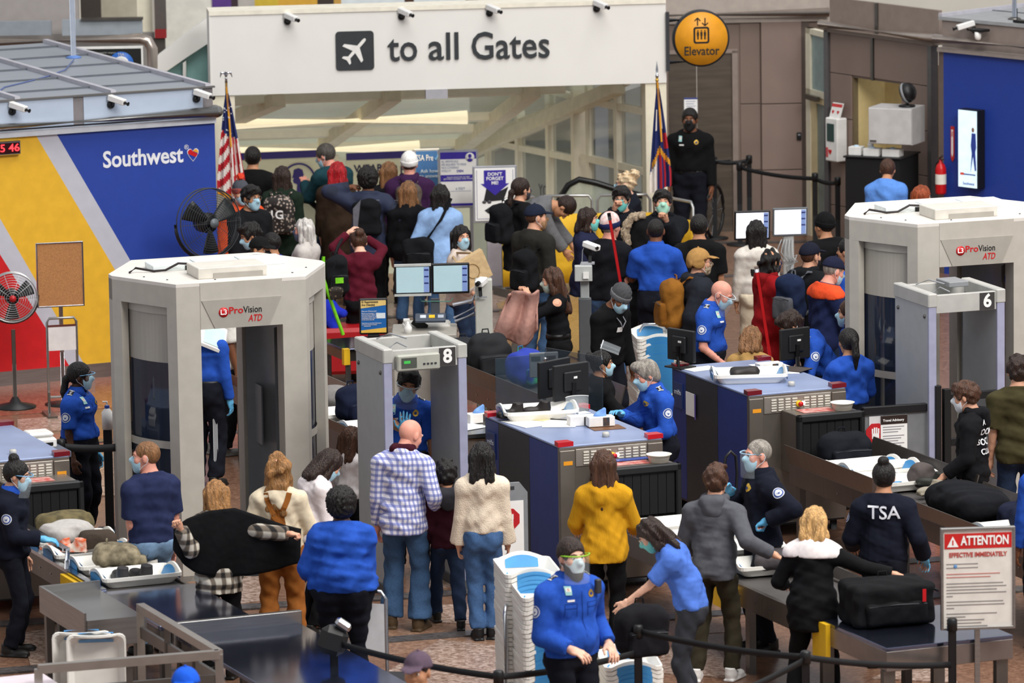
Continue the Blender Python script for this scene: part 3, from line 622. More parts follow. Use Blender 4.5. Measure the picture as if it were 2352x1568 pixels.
# ---- airline ticket booth, left
SWP = np.array([-3.21, 61.62, 0]); SWA = 24.5
sw = struct('wall_left', SWP, SWA, 'airline booth wall with blue, silver, yellow and red stripe graphic')
SWB = M('#24409a', .5, nz=.03); SWY = M('#dfae2c', .5, nz=.05); SWS = M('#b9bac4', .45, nz=.03); SWR = M('#c3141a', .5); 
def swp(px, py):  # pixel -> (x,z) on the wall plane
    n = np.array([math.sin(math.radians(SWA)), -math.cos(math.radians(SWA)), 0]); q = ppl(px, py, SWP, n) - SWP; return (q @ np.array([math.cos(math.radians(SWA)), math.sin(math.radians(SWA)), 0]), q[2])
PT = 2.70; X0 = -3.4
MB().bb(X0, 0, .03, .12, 0, PT).build('wall_core', M('#b8bcc4', .5), sw)
MB().bb(X0, .03, -.03, .03, 0, .16).build('plinth', STEEL, sw)
def clip(poly):  # stripes clipped to the panel rectangle x in [X0,0], z in [.16,PT]
    for ax, lim, sg in ((0, X0, 1), (0, 0., -1), (1, .16, 1), (1, PT, -1)):
        out = []
        for i in range(len(poly)):
            a, b = poly[i], poly[(i + 1) % len(poly)]; da, db = (a[ax] - lim) * sg, (b[ax] - lim) * sg
            if da >= 0: out.append(a)
            if da * db < 0: t = da / (da - db); out.append((a[0] + (b[0] - a[0]) * t, a[1] + (b[1] - a[1]) * t))
        poly = out
    return poly
l1, l2, l3, l4 = [(swp(*a), swp(*b)) for a, b in (((125, 300), (295, 592)), ((78, 304), (265, 622)), ((0, 503), (140, 745)), ((0, 585), (112, 765)))]
def ext(l):  # extend a stripe edge line to x at z=-1 and z=4
    (x0, z0), (x1, z1) = l; f = lambda z: x0 + (x1 - x0) * (z - z0) / (z1 - z0); return f(4), f(-1)
E = [ext(l) for l in (l1, l2, l3, l4)]
for nm, mt, L, Rr in (('blue_panel', SWB, E[0], (9, 9)), ('silver_stripe', SWS, E[1], E[0]), ('yellow_panel', SWY, E[2], E[1]), ('silver_stripe', SWS, E[3], E[2]), ('red_panel', SWR, (-9, -9), E[3])):
    pl = clip([(L[0], 4), (Rr[0], 4), (Rr[1], -1), (L[1], -1)])
    if len(pl) > 2: fixn(MB().prism(pl, 'y', -.012, .03).build(nm, mt, sw).data)
cx, cz = swp(327, 362); text(sw, 'Southwest', .25, M('#e4e6ea', .4), (cx, -.016, cz), bold=.022, w=.93)
rx, rz_ = swp(427, 338); text(sw, '®', .07, M('#e4e6ea', .4), (rx, -.016, rz_))
hx, hz = swp(442, 354)
def heart(s): return [(s * x, s * z) for x, z in [(0, -1.15), (.55, -.5), (.95, .15), (.98, .6), (.7, .92), (.35, .92), (0, .55), (-.35, .92), (-.7, .92), (-.98, .6), (-.95, .15), (-.55, -.5)]]
HB = MB(); hm = [M('#dfe2e8', .4), M('#1f3f9e', .4), REDP, M('#e0a030', .4)]
for s_, y_, m_ in ((.068, -.016, 0), (.06, -.019, 1)): HB.mat(m_).prism([(hx + a, hz + b) for a, b in heart(s_)], 'y', y_, -.012)
HB.mat(2).prism([(hx + a * .06, hz + b * .06) for a, b in [(-.95, .15), (-.98, .6), (-.7, .92), (-.35, .92), (0, .55), (.98, -.02), (.95, .15), (.55, -.5), (.3, -.8)]][:5] + [(hx + .06 * .9, hz - .0), (hx + .06 * .5, hz - .06 * .5)], 'y', -.022, -.012)
HB.mat(3).prism([(hx + a * .06, hz + b * .06) for a, b in [(0, .6), (.35, .92), (.7, .92), (.98, .6), (.95, .2)]], 'y', -.023, -.012)
fixn(HB.build('heart_emblem', hm, sw).data)
MB().bb(X0, .0, -.06, .12, PT, 2.76).build('cap_strip', M('#cfd4dc', .4), sw)
MB().tube([(X0, -.12, 2.83), (-.02, -.12, 2.83), (.0, -.1, 2.83), (.01, .0, 2.83)], .065, 14).build('bumper_pipe', STEEL, sw)
FP = M('#b9c6d8', .35, .2, nz=.05, ns=3)
for a, b in ((X0, -1.62), (-1.5, -.12)): MB().bb(a, b, .02, .06, 2.78, 3.08).build('fascia_panel', FP, sw)
for a, b in ((-1.62, -1.5), (-.12, .0)): MB().bb(a, b, .03, .06, 2.78, 3.08).build('fascia_post', M('#7b7678', .4), sw)
MB().bb(X0, .02, .0, .05, 3.08, 3.1).build('roof_edge', STEEL, sw)
roof = MB(); RL = 5.2
MB().bb(X0 - 1, 0, .05, RL, 3.04, 3.08).bb(-.08, 0, .08, RL, .0, 3.04).bb(X0, 0, RL - .06, RL, 0, 3.04).build('roof_deck', M('#9aa0a8', .5, .3, nz=.08, ns=120, stretch=(.02, 1, 1)), sw)
for i in range(5): y = .7 + i * 1.0; MB().bb(X0 - 1, -.03, y - .012, y + .012, 3.08, 3.1).build('roof_seam', M('#5d6168', .5), sw)
for x in (-.05, -1.15, -2.25, -3.35): MB().bb(x - .03, x + .03, .03, RL, 3.08, 3.125).build('roof_rib', M('#b6b4bc', .45), sw)
def cctv(parent, loc, yaw=0, pitch=20, label=None):
    t = thing('security_camera', label, 'camera', (0, 0, 0), 0); t.parent = None; t.location = loc; t.rotation_euler = (0, 0, math.radians(yaw))
    MB().lathe([(.0, 0), (.042, 0), (.042, .02), (.03, .035), (0, .035)], 14, (0, -.0, -.01), rotm(x=90)).tube([(0, -.03, -.01), (0, -.09, -.01), (.0, -.1, .02)], .014, 8).build('mount', BLACK, t)
    R = rotm(x=0, z=28) @ rotm(x=-pitch * -1); MB().bb(-.035, .035, -.12, .1, -.03, .035, .008, rotm(z=30) @ rotm(x=pitch), (.03, -.1, .05)).build('housing', M('#e4e3e0', .4), t)
    MB().tube([np.array([.03, -.1, .05]) + rotm(z=30) @ rotm(x=pitch) @ np.array([0, y, 0]) for y in (-.11, -.17)], .024, 10).build('lens', BLACK, t); return t
R24 = math.radians(SWA)
def onsw(x, y, z): return SWP + np.array([math.cos(R24) * x - math.sin(R24) * y, math.sin(R24) * x + math.cos(R24) * y, z])
for (px, lb) in ((28, 'white security camera on booth fascia nearest the red clock'), (255, 'white security camera on booth fascia above the airline name'), (452, 'white security camera at the right corner of the booth fascia')):
    x, z = swp(px, 232); cctv(None, onsw(x, .02, 2.98), SWA, 12, lb)
ck = thing('digital_clock', 'red digital wall clock reading 15 46 on the yellow panel', 'clock', onsw(*([swp(8, 339)[0], -.05, swp(8, 339)[1]])), SWA)
MB().bb(-.2, .17, -.03, .04, -.075, .075, .008).build('case', CHROME, ck); MB().bb(-.19, .155, -.034, -.03, -.06, .06).build('screen', M('#2a0508', .25), ck)
text(ck, '15 46', .115, M('#ff3038', .4, emit=2.5), (0.01, -.037, 0), bold=.01, w=.26)
mast = thing('antenna_mast', 'thin grey pole standing on the booth roof beside the black sign', 'pole', G(169, 133, 3.08), SWA)
MB().tube([(0, 0, 0), (0, 0, 1.6)], .032, 12).build('pole', M('#aab2c0', .35, .5), mast); MB().lathe([(0, 0), (.09, 0), (.09, .012), (.04, .03), (0, .03)], 16).build('base_plate', M('#5a7fc0', .4), mast)
cb = [G(170, 136, 3.1), G(150, 160, 3.1), G(110, 175, 3.09), G(60, 188, 3.09), G(10, 200, 3.09), G(-10, 215, 3.09)]
tag(MB().tube(cb, .008, 6).build('cable', M('#5a6a9a', .5)), 'thin blue cable lying across the booth roof', 'cable')
# ---- header wall with the gates sign
HA = 6.3; HP = np.array([-3.5, 66.5, 0]); hw = struct('wall_back', HP, HA, 'white header wall over the escalator entrance')
HN = np.array([math.sin(math.radians(HA)), -math.cos(math.radians(HA)), 0]); HX = np.array([math.cos(math.radians(HA)), math.sin(math.radians(HA)), 0])
def hp(px, py): q = ppl(px, py, HP, HN) - HP; return (q @ HX, q[2])
HWM = M('#e6e4de', .55, nz=.015, ns=2); xr, zb = hp(1531, 190); xl, _ = hp(488, 220); _, zt = hp(1000, 22)
MB().bb(xl, xr, 0, .45, zb, zt).build('header_panel', HWM, hw); MB().bb(xl - .02, xr + .0, -.015, .47, zt, zt + .05).build('header_cap', M('#e9e3d2', .5), hw)
MB().bb(xl - .02, xl, -.005, .45, zb, zt).build('header_end', HWM, hw)
x2, _ = hp(541, 300); MB().bb(xl, x2, .02, .45, -.0, zb).build('column', CREAM, hw); x3, _ = hp(1484, 300); MB().bb(x3, xr, .02, .45, 0, zb).build('column', CREAM, hw)
x5, z5 = hp(1003, 214); MB().bb(x5 - .13, x5 + .13, -.01, .1, zb - .11, zb + .002).build('sensor_box', M('#a9a8ae', .5), hw)
sg = thing('gates_sign', 'dark airplane pictogram and lettering reading to all Gates', 'sign', HP, HA)
ix, iz = hp(815, 116); CHAR = M('#33373a', .45); a = .225
def rrect(cx, cz, w, h, r, n=5):
    P = []
    for (sx, sz, a0) in ((1, 1, 0), (-1, 1, 90), (-1, -1, 180), (1, -1, 270)):
        for i in range(n + 1): t = math.radians(a0 + 90 * i / n); P.append((cx + sx * (w / 2 - r) + r * math.cos(t), cz + sz * (h / 2 - r) + r * math.sin(t)))
    return P
fixn(MB().prism(rrect(ix, iz, .45, .46, .04), 'y', -.02, 0).build('pictogram_plate', CHAR, sg).data)
pl = [(1, 0), (.95, .075), (.8, .1), (.33, .1), (-.12, .78), (-.3, .78), (-.1, .1), (-.55, .09), (-.74, .32), (-.88, .32), (-.78, 0)]
pl = pl + [(x, -z) for x, z in pl[::-1][1:-1]] if 0 else pl[:-1] + [(-.78, 0)] + [(x, -z) for x, z in pl[1:-1][::-1]]
ca, sa = math.cos(math.radians(48)), math.sin(math.radians(48)); fixn(MB().prism([(ix + .19 * (x * ca - z * sa), iz + .19 * (x * sa + z * ca)) for x, z in pl], 'y', -.026, -.02).build('airplane', M('#e9e7e2', .5), sg).data)
for wd, px0, px1, py in (('to', 890, 958, 112), ('all', 984, 1053, 106), ('Gates', 1083, 1262, 104)):
    a0, z0 = hp(px0, py); a1, _ = hp(px1, py); _, zz = hp((px0 + px1) / 2, 140 - (px0 - 890) * .028); me = textmesh(wd, .46, align='LEFT', bold=.008, ext=.012)
    yb = min(v.co.y for v in me.vertices); xb = min(v.co.x for v in me.vertices); ww = max(v.co.x for v in me.vertices) - xb; k = (a1 - a0) / ww
    o = text(sg, wd, .46, CHAR, (a0 - xb * k, -.012, zz - yb), align='LEFT', bold=.008, ext=.012); o.scale = (k, 1, 1)
for px, py, lb in ((660, 47, 'leftmost of four cameras on the white header wall'), (922, 36, 'camera on white header above the word to'), (1124, 28, 'camera on white header above the capital G'), (1370, 18, 'rightmost of four cameras on the white header wall')):
    x, z = hp(px, py); cctv(None, HP + HX * x + np.array([0, 0, z]), HA, 10, lb)
# ---- sloped escalator canopy behind the header
ZC = zb + .02; cp0 = HP + np.array([0, .45, ZC]); back = HP + HX * 2.7 + np.array([-1.6, 5.2, 1.02]); e1 = HX; e2 = unit(back - cp0 - HX * ((back - cp0) @ HX)); CN = unit(np.cross(e1, e2))
def cpt(px, py): return ppl(px, py, cp0, CN)
can = struct('ceiling', (0, 0, 0), 0, 'cream sloped glazed ceiling over the escalators')
gcl = M('#c3cdbf', .3, nz=.05, alpha=.45)
q = [cp0 + e1 * .05, cp0 + e1 * 5.1, cp0 + e1 * 3.4 + e2 * 7, cp0 + e1 * -1.2 + e2 * 7]
MB().add([p + CN * .12 for p in q] + [p + CN * .16 for p in q], [(0, 1, 2, 3), (7, 6, 5, 4), (0, 4, 5, 1), (2, 6, 7, 3), (1, 5, 6, 2), (0, 3, 7, 4)]).build('glazing', gcl, can)
UPN = CN if CN[2] > 0 else -CN
for (p, q) in (((545, 232), (1270, 204)), ((545, 288), (1110, 268)), ((545, 312), (1060, 296)), ((545, 345), (1050, 328))):
    B = MB(); bar(B, cpt(*p) + e1 * -.3, cpt(*q) + e1 * .15, .14, .1, UPN); B.build('purlin', CREAM, can)
for (p, q) in (((540, 262), (640, 220)), ((745, 322), (905, 208)), ((1050, 335), (1225, 198)), ((1060, 352), (1420, 190)), ((455, 300), (520, 262))):
    B = MB(); bar(B, cpt(*p) - UPN * .05, cpt(*q) - UPN * .05, .17, .16, UPN); B.build('rafter', M('#e3d8bb', .6), can)
LT = M('#f2e4c0', .5, nz=.02, emit=.8)
for (p, q, r) in (((538, 262), (1072, 247), .085), ((538, 328), (962, 316), .085)):
    a, b = cpt(*p) - UPN * .12, cpt(*q) - UPN * .12; tag(MB().tube([a - (b - a) * .12, b], r, 16).build('light_tube', LT), 'cream light tube under the sloped ceiling, ' + ('nearer the header' if p[1] < 300 else 'nearer the face covering panels'), 'lamp')
area('canopy_lamp', tuple(cpt(820, 228) - UPN * .45), tuple(cpt(820, 228) - UPN * .45 + np.array([-.1, .25, -1.])), (3.2, .5), 20, (1.0, .86, .6))
# side glazing (right of the escalators)
g0 = np.array([xr, 0]); sgl = struct('window_1', (0, 0, 0), 0, 'cream framed glazed side wall with mirrored lettering')
SA = np.array([1.72, 67.15, 0.]); SD = unit(np.array([-2.35, 5.65, 0])); SN = np.array([SD[1], -SD[0], 0]); 
if SN[1] > 0: SN = -SN
def spt(px, py): return ppl(px, py, SA, SN)
for (p, q, w_) in (((1081, 316), (1331, 366), .075), ((1340, 360), (1484, 394), .085), ((1262, 206), (1331, 226), .075), ((1340, 228), (1484, 256), .085), ((1062, 335), (1440, 186), .1)):
    B = MB(); bar(B, spt(*p), spt(*q), .08, w_); B.build('rail', CREAM, sgl)
for px, y0_, y1_, w_ in ((1126, 296, 440, .1), (1197, 255, 500, .11), (1268, 215, 540, .11), (1332, 180, 560, .17), (1357, 180, 560, .07), (1425, 190, 560, .11), (1074, 320, 420, .06)):
    a, b = spt(px, y0_), spt(px, y1_); a = np.array([b[0], b[1], a[2]]); B = MB(); bar(B, b, a, .09, w_, SN); B.build('mullion', CREAM, sgl)
GLs = M('#8f9a92', .08, nz=.15, ns=2, alpha=.35, spec=.6)
for x0_, x1_ in ((1080, 1120), (1132, 1190), (1203, 1262), (1274, 1326), (1362, 1418), (1432, 1482)):
    a, b = spt(x0_, 470), spt(x1_, 470); zt_ = spt(x0_, 335 - max(0, (x0_ - 1062)) * .33)[2]; zu = spt(x1_, 335 - max(0, (x1_ - 1062)) * .33)[2]
    B = MB(); n = SN * .006; lo_ = -.6; V = [np.array([a[0], a[1], lo_]), np.array([b[0], b[1], lo_]), np.array([b[0], b[1], min(zu, 2.4)]), np.array([a[0], a[1], min(zt_, 2.4)])]
    B.add([v + n for v in V] + [v - n for v in V], [(0, 1, 2, 3), (7, 6, 5, 4), (0, 4, 5, 1), (1, 5, 6, 2), (2, 6, 7, 3), (3, 7, 4, 0)]); B.build('pane', GLs, sgl)
yaw_s = math.degrees(math.atan2(SD[1], SD[0]))
for tx, px, py, sz in (('M', 1178, 435, .2), ('OY', 1250, 440, .22), ('HIGH', 1246, 478, .2), ('SERS', 1322, 474, .18), ('ESCALATOR RULES', 1300, 455, .1)):
    if tx[0] == 'E': continue
    p = spt(px, py) + SN * .012; o = text(sgl, tx, sz, M('#4b4a4c', .5), p, (90, 0, yaw_s + 180)); o.scale = (-1, 1, 1)
# rooms beyond: wall behind the glazing, upper floor, and shaft end barrier
bk = struct('wall_back', (0, 0, 0), 0, 'pale upper floor wall far behind the header'); bk.name = 'wall_far'
fy = 84.
def panel(par, px0, px1, py0, py1, Y, mat, name, th=.1):
    a, b, c_ = D(px0, py1, Y), D(px1, py1, Y), D(px0, py0, Y); MB().bb(a[0], b[0], Y, Y + th, a[2], c_[2]).build(name, mat, par)
MB().bb(-9, -.0, fy, fy + .3, -8, 9).bb(0, 12, fy, fy + .3, -8, 9).build('back_wall', M('#d8d4c8', .6, nz=.05, ns=1), bk)
for x0_, x1_, c_, n_ in ((488, 532, '#5b3a86', 'purple_poster'), (532, 548, '#3a2a30', 'dark_panel'), (548, 586, '#b9b4ac', 'grey_panel'), (586, 640, '#d3b53a', 'yellow_panel'), (640, 730, '#d9a63c', 'amber_panel'), (730, 768, '#3b302c', 'dark_panel'), (768, 785, '#c79a4a', 'amber_panel'), (785, 930, '#dfe6e8', 'white_panel'), (930, 952, '#4a3324', 'brown_post'), (952, 1070, '#dfe6e6', 'white_panel'), (1070, 1100, '#54504a', 'dark_panel'), (1100, 1190, '#c9c6bc', 'grey_panel')): panel(bk, x0_, x1_, -420, 60, 80., M(c_, .5), n_)
panel(bk, 540, 1120, 300, 700, 73.6, M('#ddd9bd', .5, nz=.04), 'shaft_wall')
panel(bk, 1080, 1540, 100, 330, 76.5, M('#8a8175', .5, nz=.2, ns=2), 'side_room_wall'); panel(bk, 1080, 1540, 330, 620, 76.4, M('#77706a', .5, nz=.25, ns=2), 'side_room_wall'); panel(bk, 1200, 1420, 325, 345, 76.3, M('#35323c', .5), 'dark_stripe'); panel(bk, 1370, 1400, 180, 520, 75.5, M('#a7aab2', .5), 'pillar'); panel(bk, 1440, 1475, 180, 520, 75.2, M('#b3b3ad', .5), 'pillar')
# face covering barrier at the end of the shaft
BA = 11.; BP = D(540, 470, 70.3); BP[2] = 0; fb = thing('face_covering_notice', 'pale panels with purple band, masked head emblem and WEAR lettering', 'sign', BP, BA)
BN = np.array([math.sin(math.radians(BA)), -math.cos(math.radians(BA)), 0]); BX = np.array([math.cos(math.radians(BA)), math.sin(math.radians(BA)), 0])
def bp_(px, py): q = ppl(px, py, BP, BN) - BP; return (q @ BX, q[2])
PUR = M('#332a70', .5, nz=.03); PAL = M('#d5d3b8', .35, nz=.03)
for p0, p1 in ((545, 742), (795, 1048)):
    a, zt_ = bp_(p0, 352); b, zb_ = bp_(p1, 560); MB().bb(a, b, 0, .03, zb_ - .4, zt_).build('panel', PAL, fb); _, z1_ = bp_(p0, 368); MB().bb(a, b, -.008, 0, z1_, zt_).build('purple_band', PUR, fb)
a, _ = bp_(768, 400); MB().bb(a - .06, a + .06, -.02, .05, -.8, 1.15).build('post', CREAM, fb)
cx, cz = bp_(686, 412); r_ = .2; V = disc(36, .2, cx, cz); MB().tube([(x, -.012, z) for x, z in V], .012, 6, closed=True).build('emblem_ring', PUR, fb)
fixn(MB().prism([(cx + .2 * x, cz + .2 * z) for x, z in [(-.3, .62), (.0, .72), (.25, .6), (.32, .3), (.22, .0), (.2, -.15), (.6, -.6), (.55, -.8), (.1, -1.), (-.15, -.85), (-.1, -.3), (-.32, -.2), (-.36, -.05), (-.3, .1), (-.42, .12), (-.34, .35)]], 'y', -.01, 0).build('emblem_head', PUR, fb).data)
for t_, px, py, sz in (('WEAR', 846, 387, .13), ('CO', 895, 387, .13), ('FACE', 946, 389, .13), ('TT', 840, 418, .1)):
    x, z = bp_(px, py); text(fb, t_, sz, M('#2d2b4a', .5), (x, -.006, z), bold=.02)
# ---- elevator alcove and right booths
TAUP = M('#85736a', .45, nz=.05, ns=2); TAUP2 = M('#7a695f', .45, nz=.06, ns=2); SEAM = M('#4d423d', .6); PIPE = M('#b5a9a0', .25, .7)
def wallseg(name, p, q, label=None):
    p, q = np.asarray(p, float), np.asarray(q, float); a = math.degrees(math.atan2(q[1] - p[1], q[0] - p[0])); s = struct(name, (p[0], p[1], 0), a, label)
    n = np.array([math.sin(math.radians(a)), -math.cos(math.radians(a)), 0]); x = np.array([math.cos(math.radians(a)), math.sin(math.radians(a)), 0]); P = np.array([p[0], p[1], 0])
    def at(px, py): v = ppl(px, py, P, n) - P; return (v @ x, v[2])
    def w3(u, d, z): return P + x * u + n * d + np.array([0, 0, z])
    return s, np.linalg.norm(q - p), at, w3, a
EY = 71.2
ew, EL, eat, ew3, ea = wallseg('wall_elevator', (1.7, EY), (4.02, EY + .1), 'taupe panelled wall around the elevator doors')
WT = 2.66
edl, edr = eat(1536, 300)[0], eat(1692, 300)[0]; edz = eat(1692, 116)[1]
MB().bb(edr + .02, EL, 0, .1, 0, WT).bb(0, edl, 0, .1, 0, WT).bb(edl, edr + .02, 0, .1, edz, WT).build('wall_core', TAUP2, ew)
for i, (a, b) in enumerate(((1700, 1746), (1748, 1840))):
    xa, xb = eat(a, 200)[0], eat(b, 200)[0]
    for z0_, z1_ in ((0, .78), (.79, 1.62), (1.63, WT)): MB().bb(xa, xb, -.02 - .05 * i, 0, z0_, z1_, .004).build('panel', TAUP if i else TAUP2, ew)
xa, xb = eat(1840, 200)[0], eat(1858, 200)[0]; MB().bb(xa, xb, -.03, 0, 0, WT).build('dark_jamb', M('#5b4f49', .5), ew)
DOORM = M('#736a60', .3, .75, nz=.12, ns=2, stretch=(1, 1, 8))
dr = struct('door_1', ew3(0, 0, 0), ea, 'brushed steel elevator doors')
xm = eat(1602, 300)[0]
for a, b in ((edl, xm - .004), (xm + .004, edr - .05)): MB().bb(a, b, .03, .06, 0, edz - .03).build('door_leaf', DOORM, dr)
MB().bb(edr - .05, edr + .02, -.01, .08, 0, edz).bb(edl, edr + .02, -.01, .08, edz - .03, edz + .02).build('door_frame', M('#9d8f86', .4, .5), dr)
x, z = eat(1587, 243); nt_ = thing('paper_notice', 'white paper notice with blue header on the elevator door', 'notice', ew3(x, -.028, z), ea); MB().bb(-.085, .085, -.004, 0, -.1, .1).build('sheet', WHITEP, nt_); MB().bb(-.085, .085, -.006, -.004, .08, .1).build('header_strip', M('#2c3b86', .5), nt_)
for r_ in range(5): MB().bb(-.06, .06 - .02 * (r_ % 2), -.006, -.004, .05 - r_ * .03, .058 - r_ * .03).build('printed_line', M('#9aa0b8', .5), nt_)
x, z = eat(1834, 311); cr_ = thing('card_reader', 'small black card reader on the taupe wall', 'reader', ew3(x, .07, z), ea); MB().bb(-.03, .03, -.02, .0, -.05, .05, .006).build('case', BLACK, cr_); MB().bb(-.015, .015, -.023, -.02, .01, .03).build('window', GREY, cr_)
MB().tube([ew3(-1.2, .15, 2.78), ew3(EL + .02, .15, 2.78)], .06, 14).build('bumper_pipe', PIPE, None).__setitem__('kind', 'structure')
bpn = bpy.data.objects['bumper_pipe.001'] if 'bumper_pipe.001' in bpy.data.objects else None
MB().bb(-1.3, EL + .05, -.06, .1, 2.66, 2.72).bb(-1.3, EL + .05, .0, .1, 2.72, 3.6).build('fascia', M('#a89d94', .5), ew)
# framed glass door beside the alcove
dw, DL, dat, dw3, da = wallseg('door_2', (4.02, 71.3), (4.04, 70.3), 'cream framed frosted glass door')
DP = D(1857, 400, 70.9); DQ = D(1914, 400, 70.15); dw.location = (DP[0], DP[1], 0); da = math.degrees(math.atan2(DQ[1] - DP[1], DQ[0] - DP[0])); dw.rotation_euler = (0, 0, math.radians(da)); DLn = math.hypot(*(DQ - DP)[:2]); DOOR = M('#d8c79c', .5); FR = M('#8f9c98', .3, alpha=.75)
MB().bb(0, .14, -.03, .05, 0, 2.62).bb(DLn - .06, DLn, -.03, .05, 0, 2.62).bb(0, DLn, -.03, .05, 2.55, 2.62).bb(0, DLn, -.03, .05, 1.78, 1.86).build('door_frame', CREAM, dw)
MB().bb(.14, DLn - .06, 0, .02, 1.86, 2.55).build('transom_pane', M('#8ea4a4', .2), dw); MB().bb(.14, .3, -.02, .03, 0, 1.78).bb(.3, DLn - .06, -.02, .03, 1.7, 1.78).bb(.3, DLn - .06, -.02, .03, 0, .15).build('door_leaf', DOOR, dw); MB().bb(.3, DLn - .06, 0, .015, .15, 1.7).build('pane', FR, dw)
MB().tube([(.2, -.07, .75), (DLn - .1, -.07, .75)], .016, 8).build('push_bar', STEEL2, dw); MB().bb(.1, .5, -.1, -.05, 1.74, 1.8).build('door_closer', STEEL2, dw)
# angled wall with doorway
aw, AL, aat, aw3, aa = wallseg('wall_right', (3.97, 70.05), (5.14, 68.35), 'taupe panelled wall with cream doorway')
dl, dr_, dz = aat(1960, 300)[0], aat(2072, 300)[0], aat(1962, 178)[1]
MB().bb(-.03, dl, 0, .08, 0, WT).bb(dr_, AL, 0, .08, 0, WT).bb(dl, dr_, 0, .08, dz, WT).build('wall_core', TAUP2, aw)
xmid = aat(2007, 100)[0]
for (a, b) in ((.06, xmid - .03), (xmid + .03, AL - .06)):
    for z0_, z1_ in ((.0, .5), (.51, 1.05), (1.06, 1.6), (1.61, 2.15), (2.16, WT)):
        for (c_, e_) in ((a, b),):
            zz0, zz1 = z0_, z1_; lo_, hi_ = c_, e_
            if zz1 <= dz + .05:
                if a < dl < b: hi_ = dl - .01
                if a > dl: lo_ = max(lo_, dr_ + .01)
            if hi_ - lo_ > .02 and not (a > dl and zz1 <= dz + .05 and lo_ >= hi_): MB().bb(lo_, hi_, -.02, 0, max(zz0, 0), zz1, .004).build('panel', TAUP, aw)
MB().bb(xmid - .02, xmid + .02, -.035, 0, dz, WT).build('metal_strip', STEEL2, aw); MB().bb(-.03, .05, -.05, .05, 0, WT + .02).bb(AL - .05, AL + .02, -.05, .05, 0, WT).build('corner_post', M('#6d6a6c', .35, .5), aw)
CRW = M('#d9c58e', .6, nz=.05); CRD = M('#8f7c4c', .6)
MB().bb(dl - .03, dl, .0, .5, .62, dz).bb(dl, dr_ + .5, .5, .55, .62, dz + .2).build('doorway_wall', CRW, aw); MB().bb(dl - .03, dl, .0, .5, 0, .62).bb(dl, dr_ + .5, .49, .55, 0, .62).build('doorway_dado', CRD, aw)
MB().tube([aw3(-.02, .1, 2.76), aw3(AL + .03, .1, 2.76), aw3(AL + .3, -.05, 2.76) + np.array([.1, -.15, 0])], .055, 14).build('bumper_pipe', PIPE, None).__setitem__('kind', 'structure')
MB().bb(-.03, AL + .05, -.05, .1, 2.66, 2.7).bb(-.03, AL + .05, .05, .1, 2.7, 3.08).build('fascia', M('#8b7d74', .5), aw); MB().bb(xmid - .02, xmid + .03, .03, .06, 2.7, 3.08).build('fascia_post', STEEL2, aw)
# blue wall
bw, BL, bat, bw3, ba = wallseg('wall_blue', (5.2, 67.5), (6.8, 65.75), 'plain blue booth wall')
MB().bb(0, BL, 0, .1, 0, 2.68).build('panel', SWB, bw); MB().bb(-.08, 0, 0, .9, 0, 2.68).build('return_panel', M('#6a5d57', .5), bw)
MB().tube([bw3(-.05, .1, 2.84), bw3(BL, .1, 2.84)], .055, 14).build('bumper_pipe', PIPE, None).__setitem__('kind', 'structure'); MB().bb(-.06, BL, -.05, .1, 2.68, 2.73).build('cap_strip', M('#a89e97', .4), bw)
MB().bb(-.06, BL, .04, .1, 2.73, 3.05).build('fascia', M('#8b7f78', .5), bw); MB().bb(-.1, BL, .02, 4., 3.05, 3.09).build('roof_deck', M('#9a9c9e', .5), bw)
for i in range(3): MB().bb(-.1, BL, .9 + i, .915 + i, 3.09, 3.1).build('roof_seam', M('#5d6168', .5), bw)
MB().bb(-.1, -.04, .02, 4., 3.09, 3.13).build('roof_rib', M('#b6b4bc', .45), bw)
pm_ = thing('antenna_mast', 'thin grey pole standing on the right booth roof', 'pole', bw3(bat(2284, 70)[0], -.35, 3.09), ba); MB().tube([(0, 0, 0), (0, 0, 1.2)], .03, 12).build('pole', M('#aab2c0', .35, .5), pm_); MB().lathe([(0, 0), (.08, 0), (.08, .012), (.04, .03), (0, .03)], 14).build('base_plate', STEEL2, pm_)
x, z = bat(2240, 50); cctv(None, bw3(x, .0, 2.98), ba - 60, 14, 'white camera angled off the right booth roof edge')
x, z = bat(2262, 56); dm = thing('dome_camera', 'small white dome camera hanging on an arm of the right booth', 'camera', bw3(x, .12, 2.92), ba); MB().bb(-.1, .08, -.03, .12, .05, .08).build('arm', BLACK, dm); MB().lathe([(0, -.05), (.03, -.04), (.04, -.01), (.04, .05), (0, .05)], 12).build('dome', WHITE, dm)
rt = thing('network_router', 'black router with antenna on the right booth roof edge', 'router', bw3(bat(2335, 45)[0], -.12, 3.095), ba); MB().bb(-.12, .12, -.06, .06, 0, .03, .006).build('case', BLACK, rt); MB().tube([(-.1, 0, .02), (-.1, 0, .16)], .006, 6).build('antenna', BLACK, rt)
# advert screen on the blue wall
x0_, zt_ = bat(2220, 247); x1_, zb_ = bat(2264, 432); sc = thing('advert_screen', 'tall lit advertising screen showing a walking figure', 'screen', bw3(x0_, .0, zb_), ba); hS = zt_ - zb_; wS = x1_ - x0_
MB().bb(0, wS, -.14, -.01, 0, hS, .004).build('case', BLACK, sc); MB().bb(.0, wS - .01, -.146, -.14, .01, hS - .01).build('screen', M('#cfe6f4', .2, emit=.75), sc)
SB = M('#2b3c86', .3, emit=.35); MB().prism([(wS * .72 + a, hS * .42 + b) for a, b in [(-.02, -.2), (.02, -.0), (.05, -.18), (.07, -.17), (.055, .05), (.07, .1), (.06, .27), (.0, .27), (-.015, .12), (.0, .03)]], 'y', -.15, -.146).build('figure', SB, sc); MB().ball((wS * .78, -.148, hS * .42 + .31), (.022, .004, .03)).build('figure_head', M('#7d5a48', .5, emit=.3), sc)
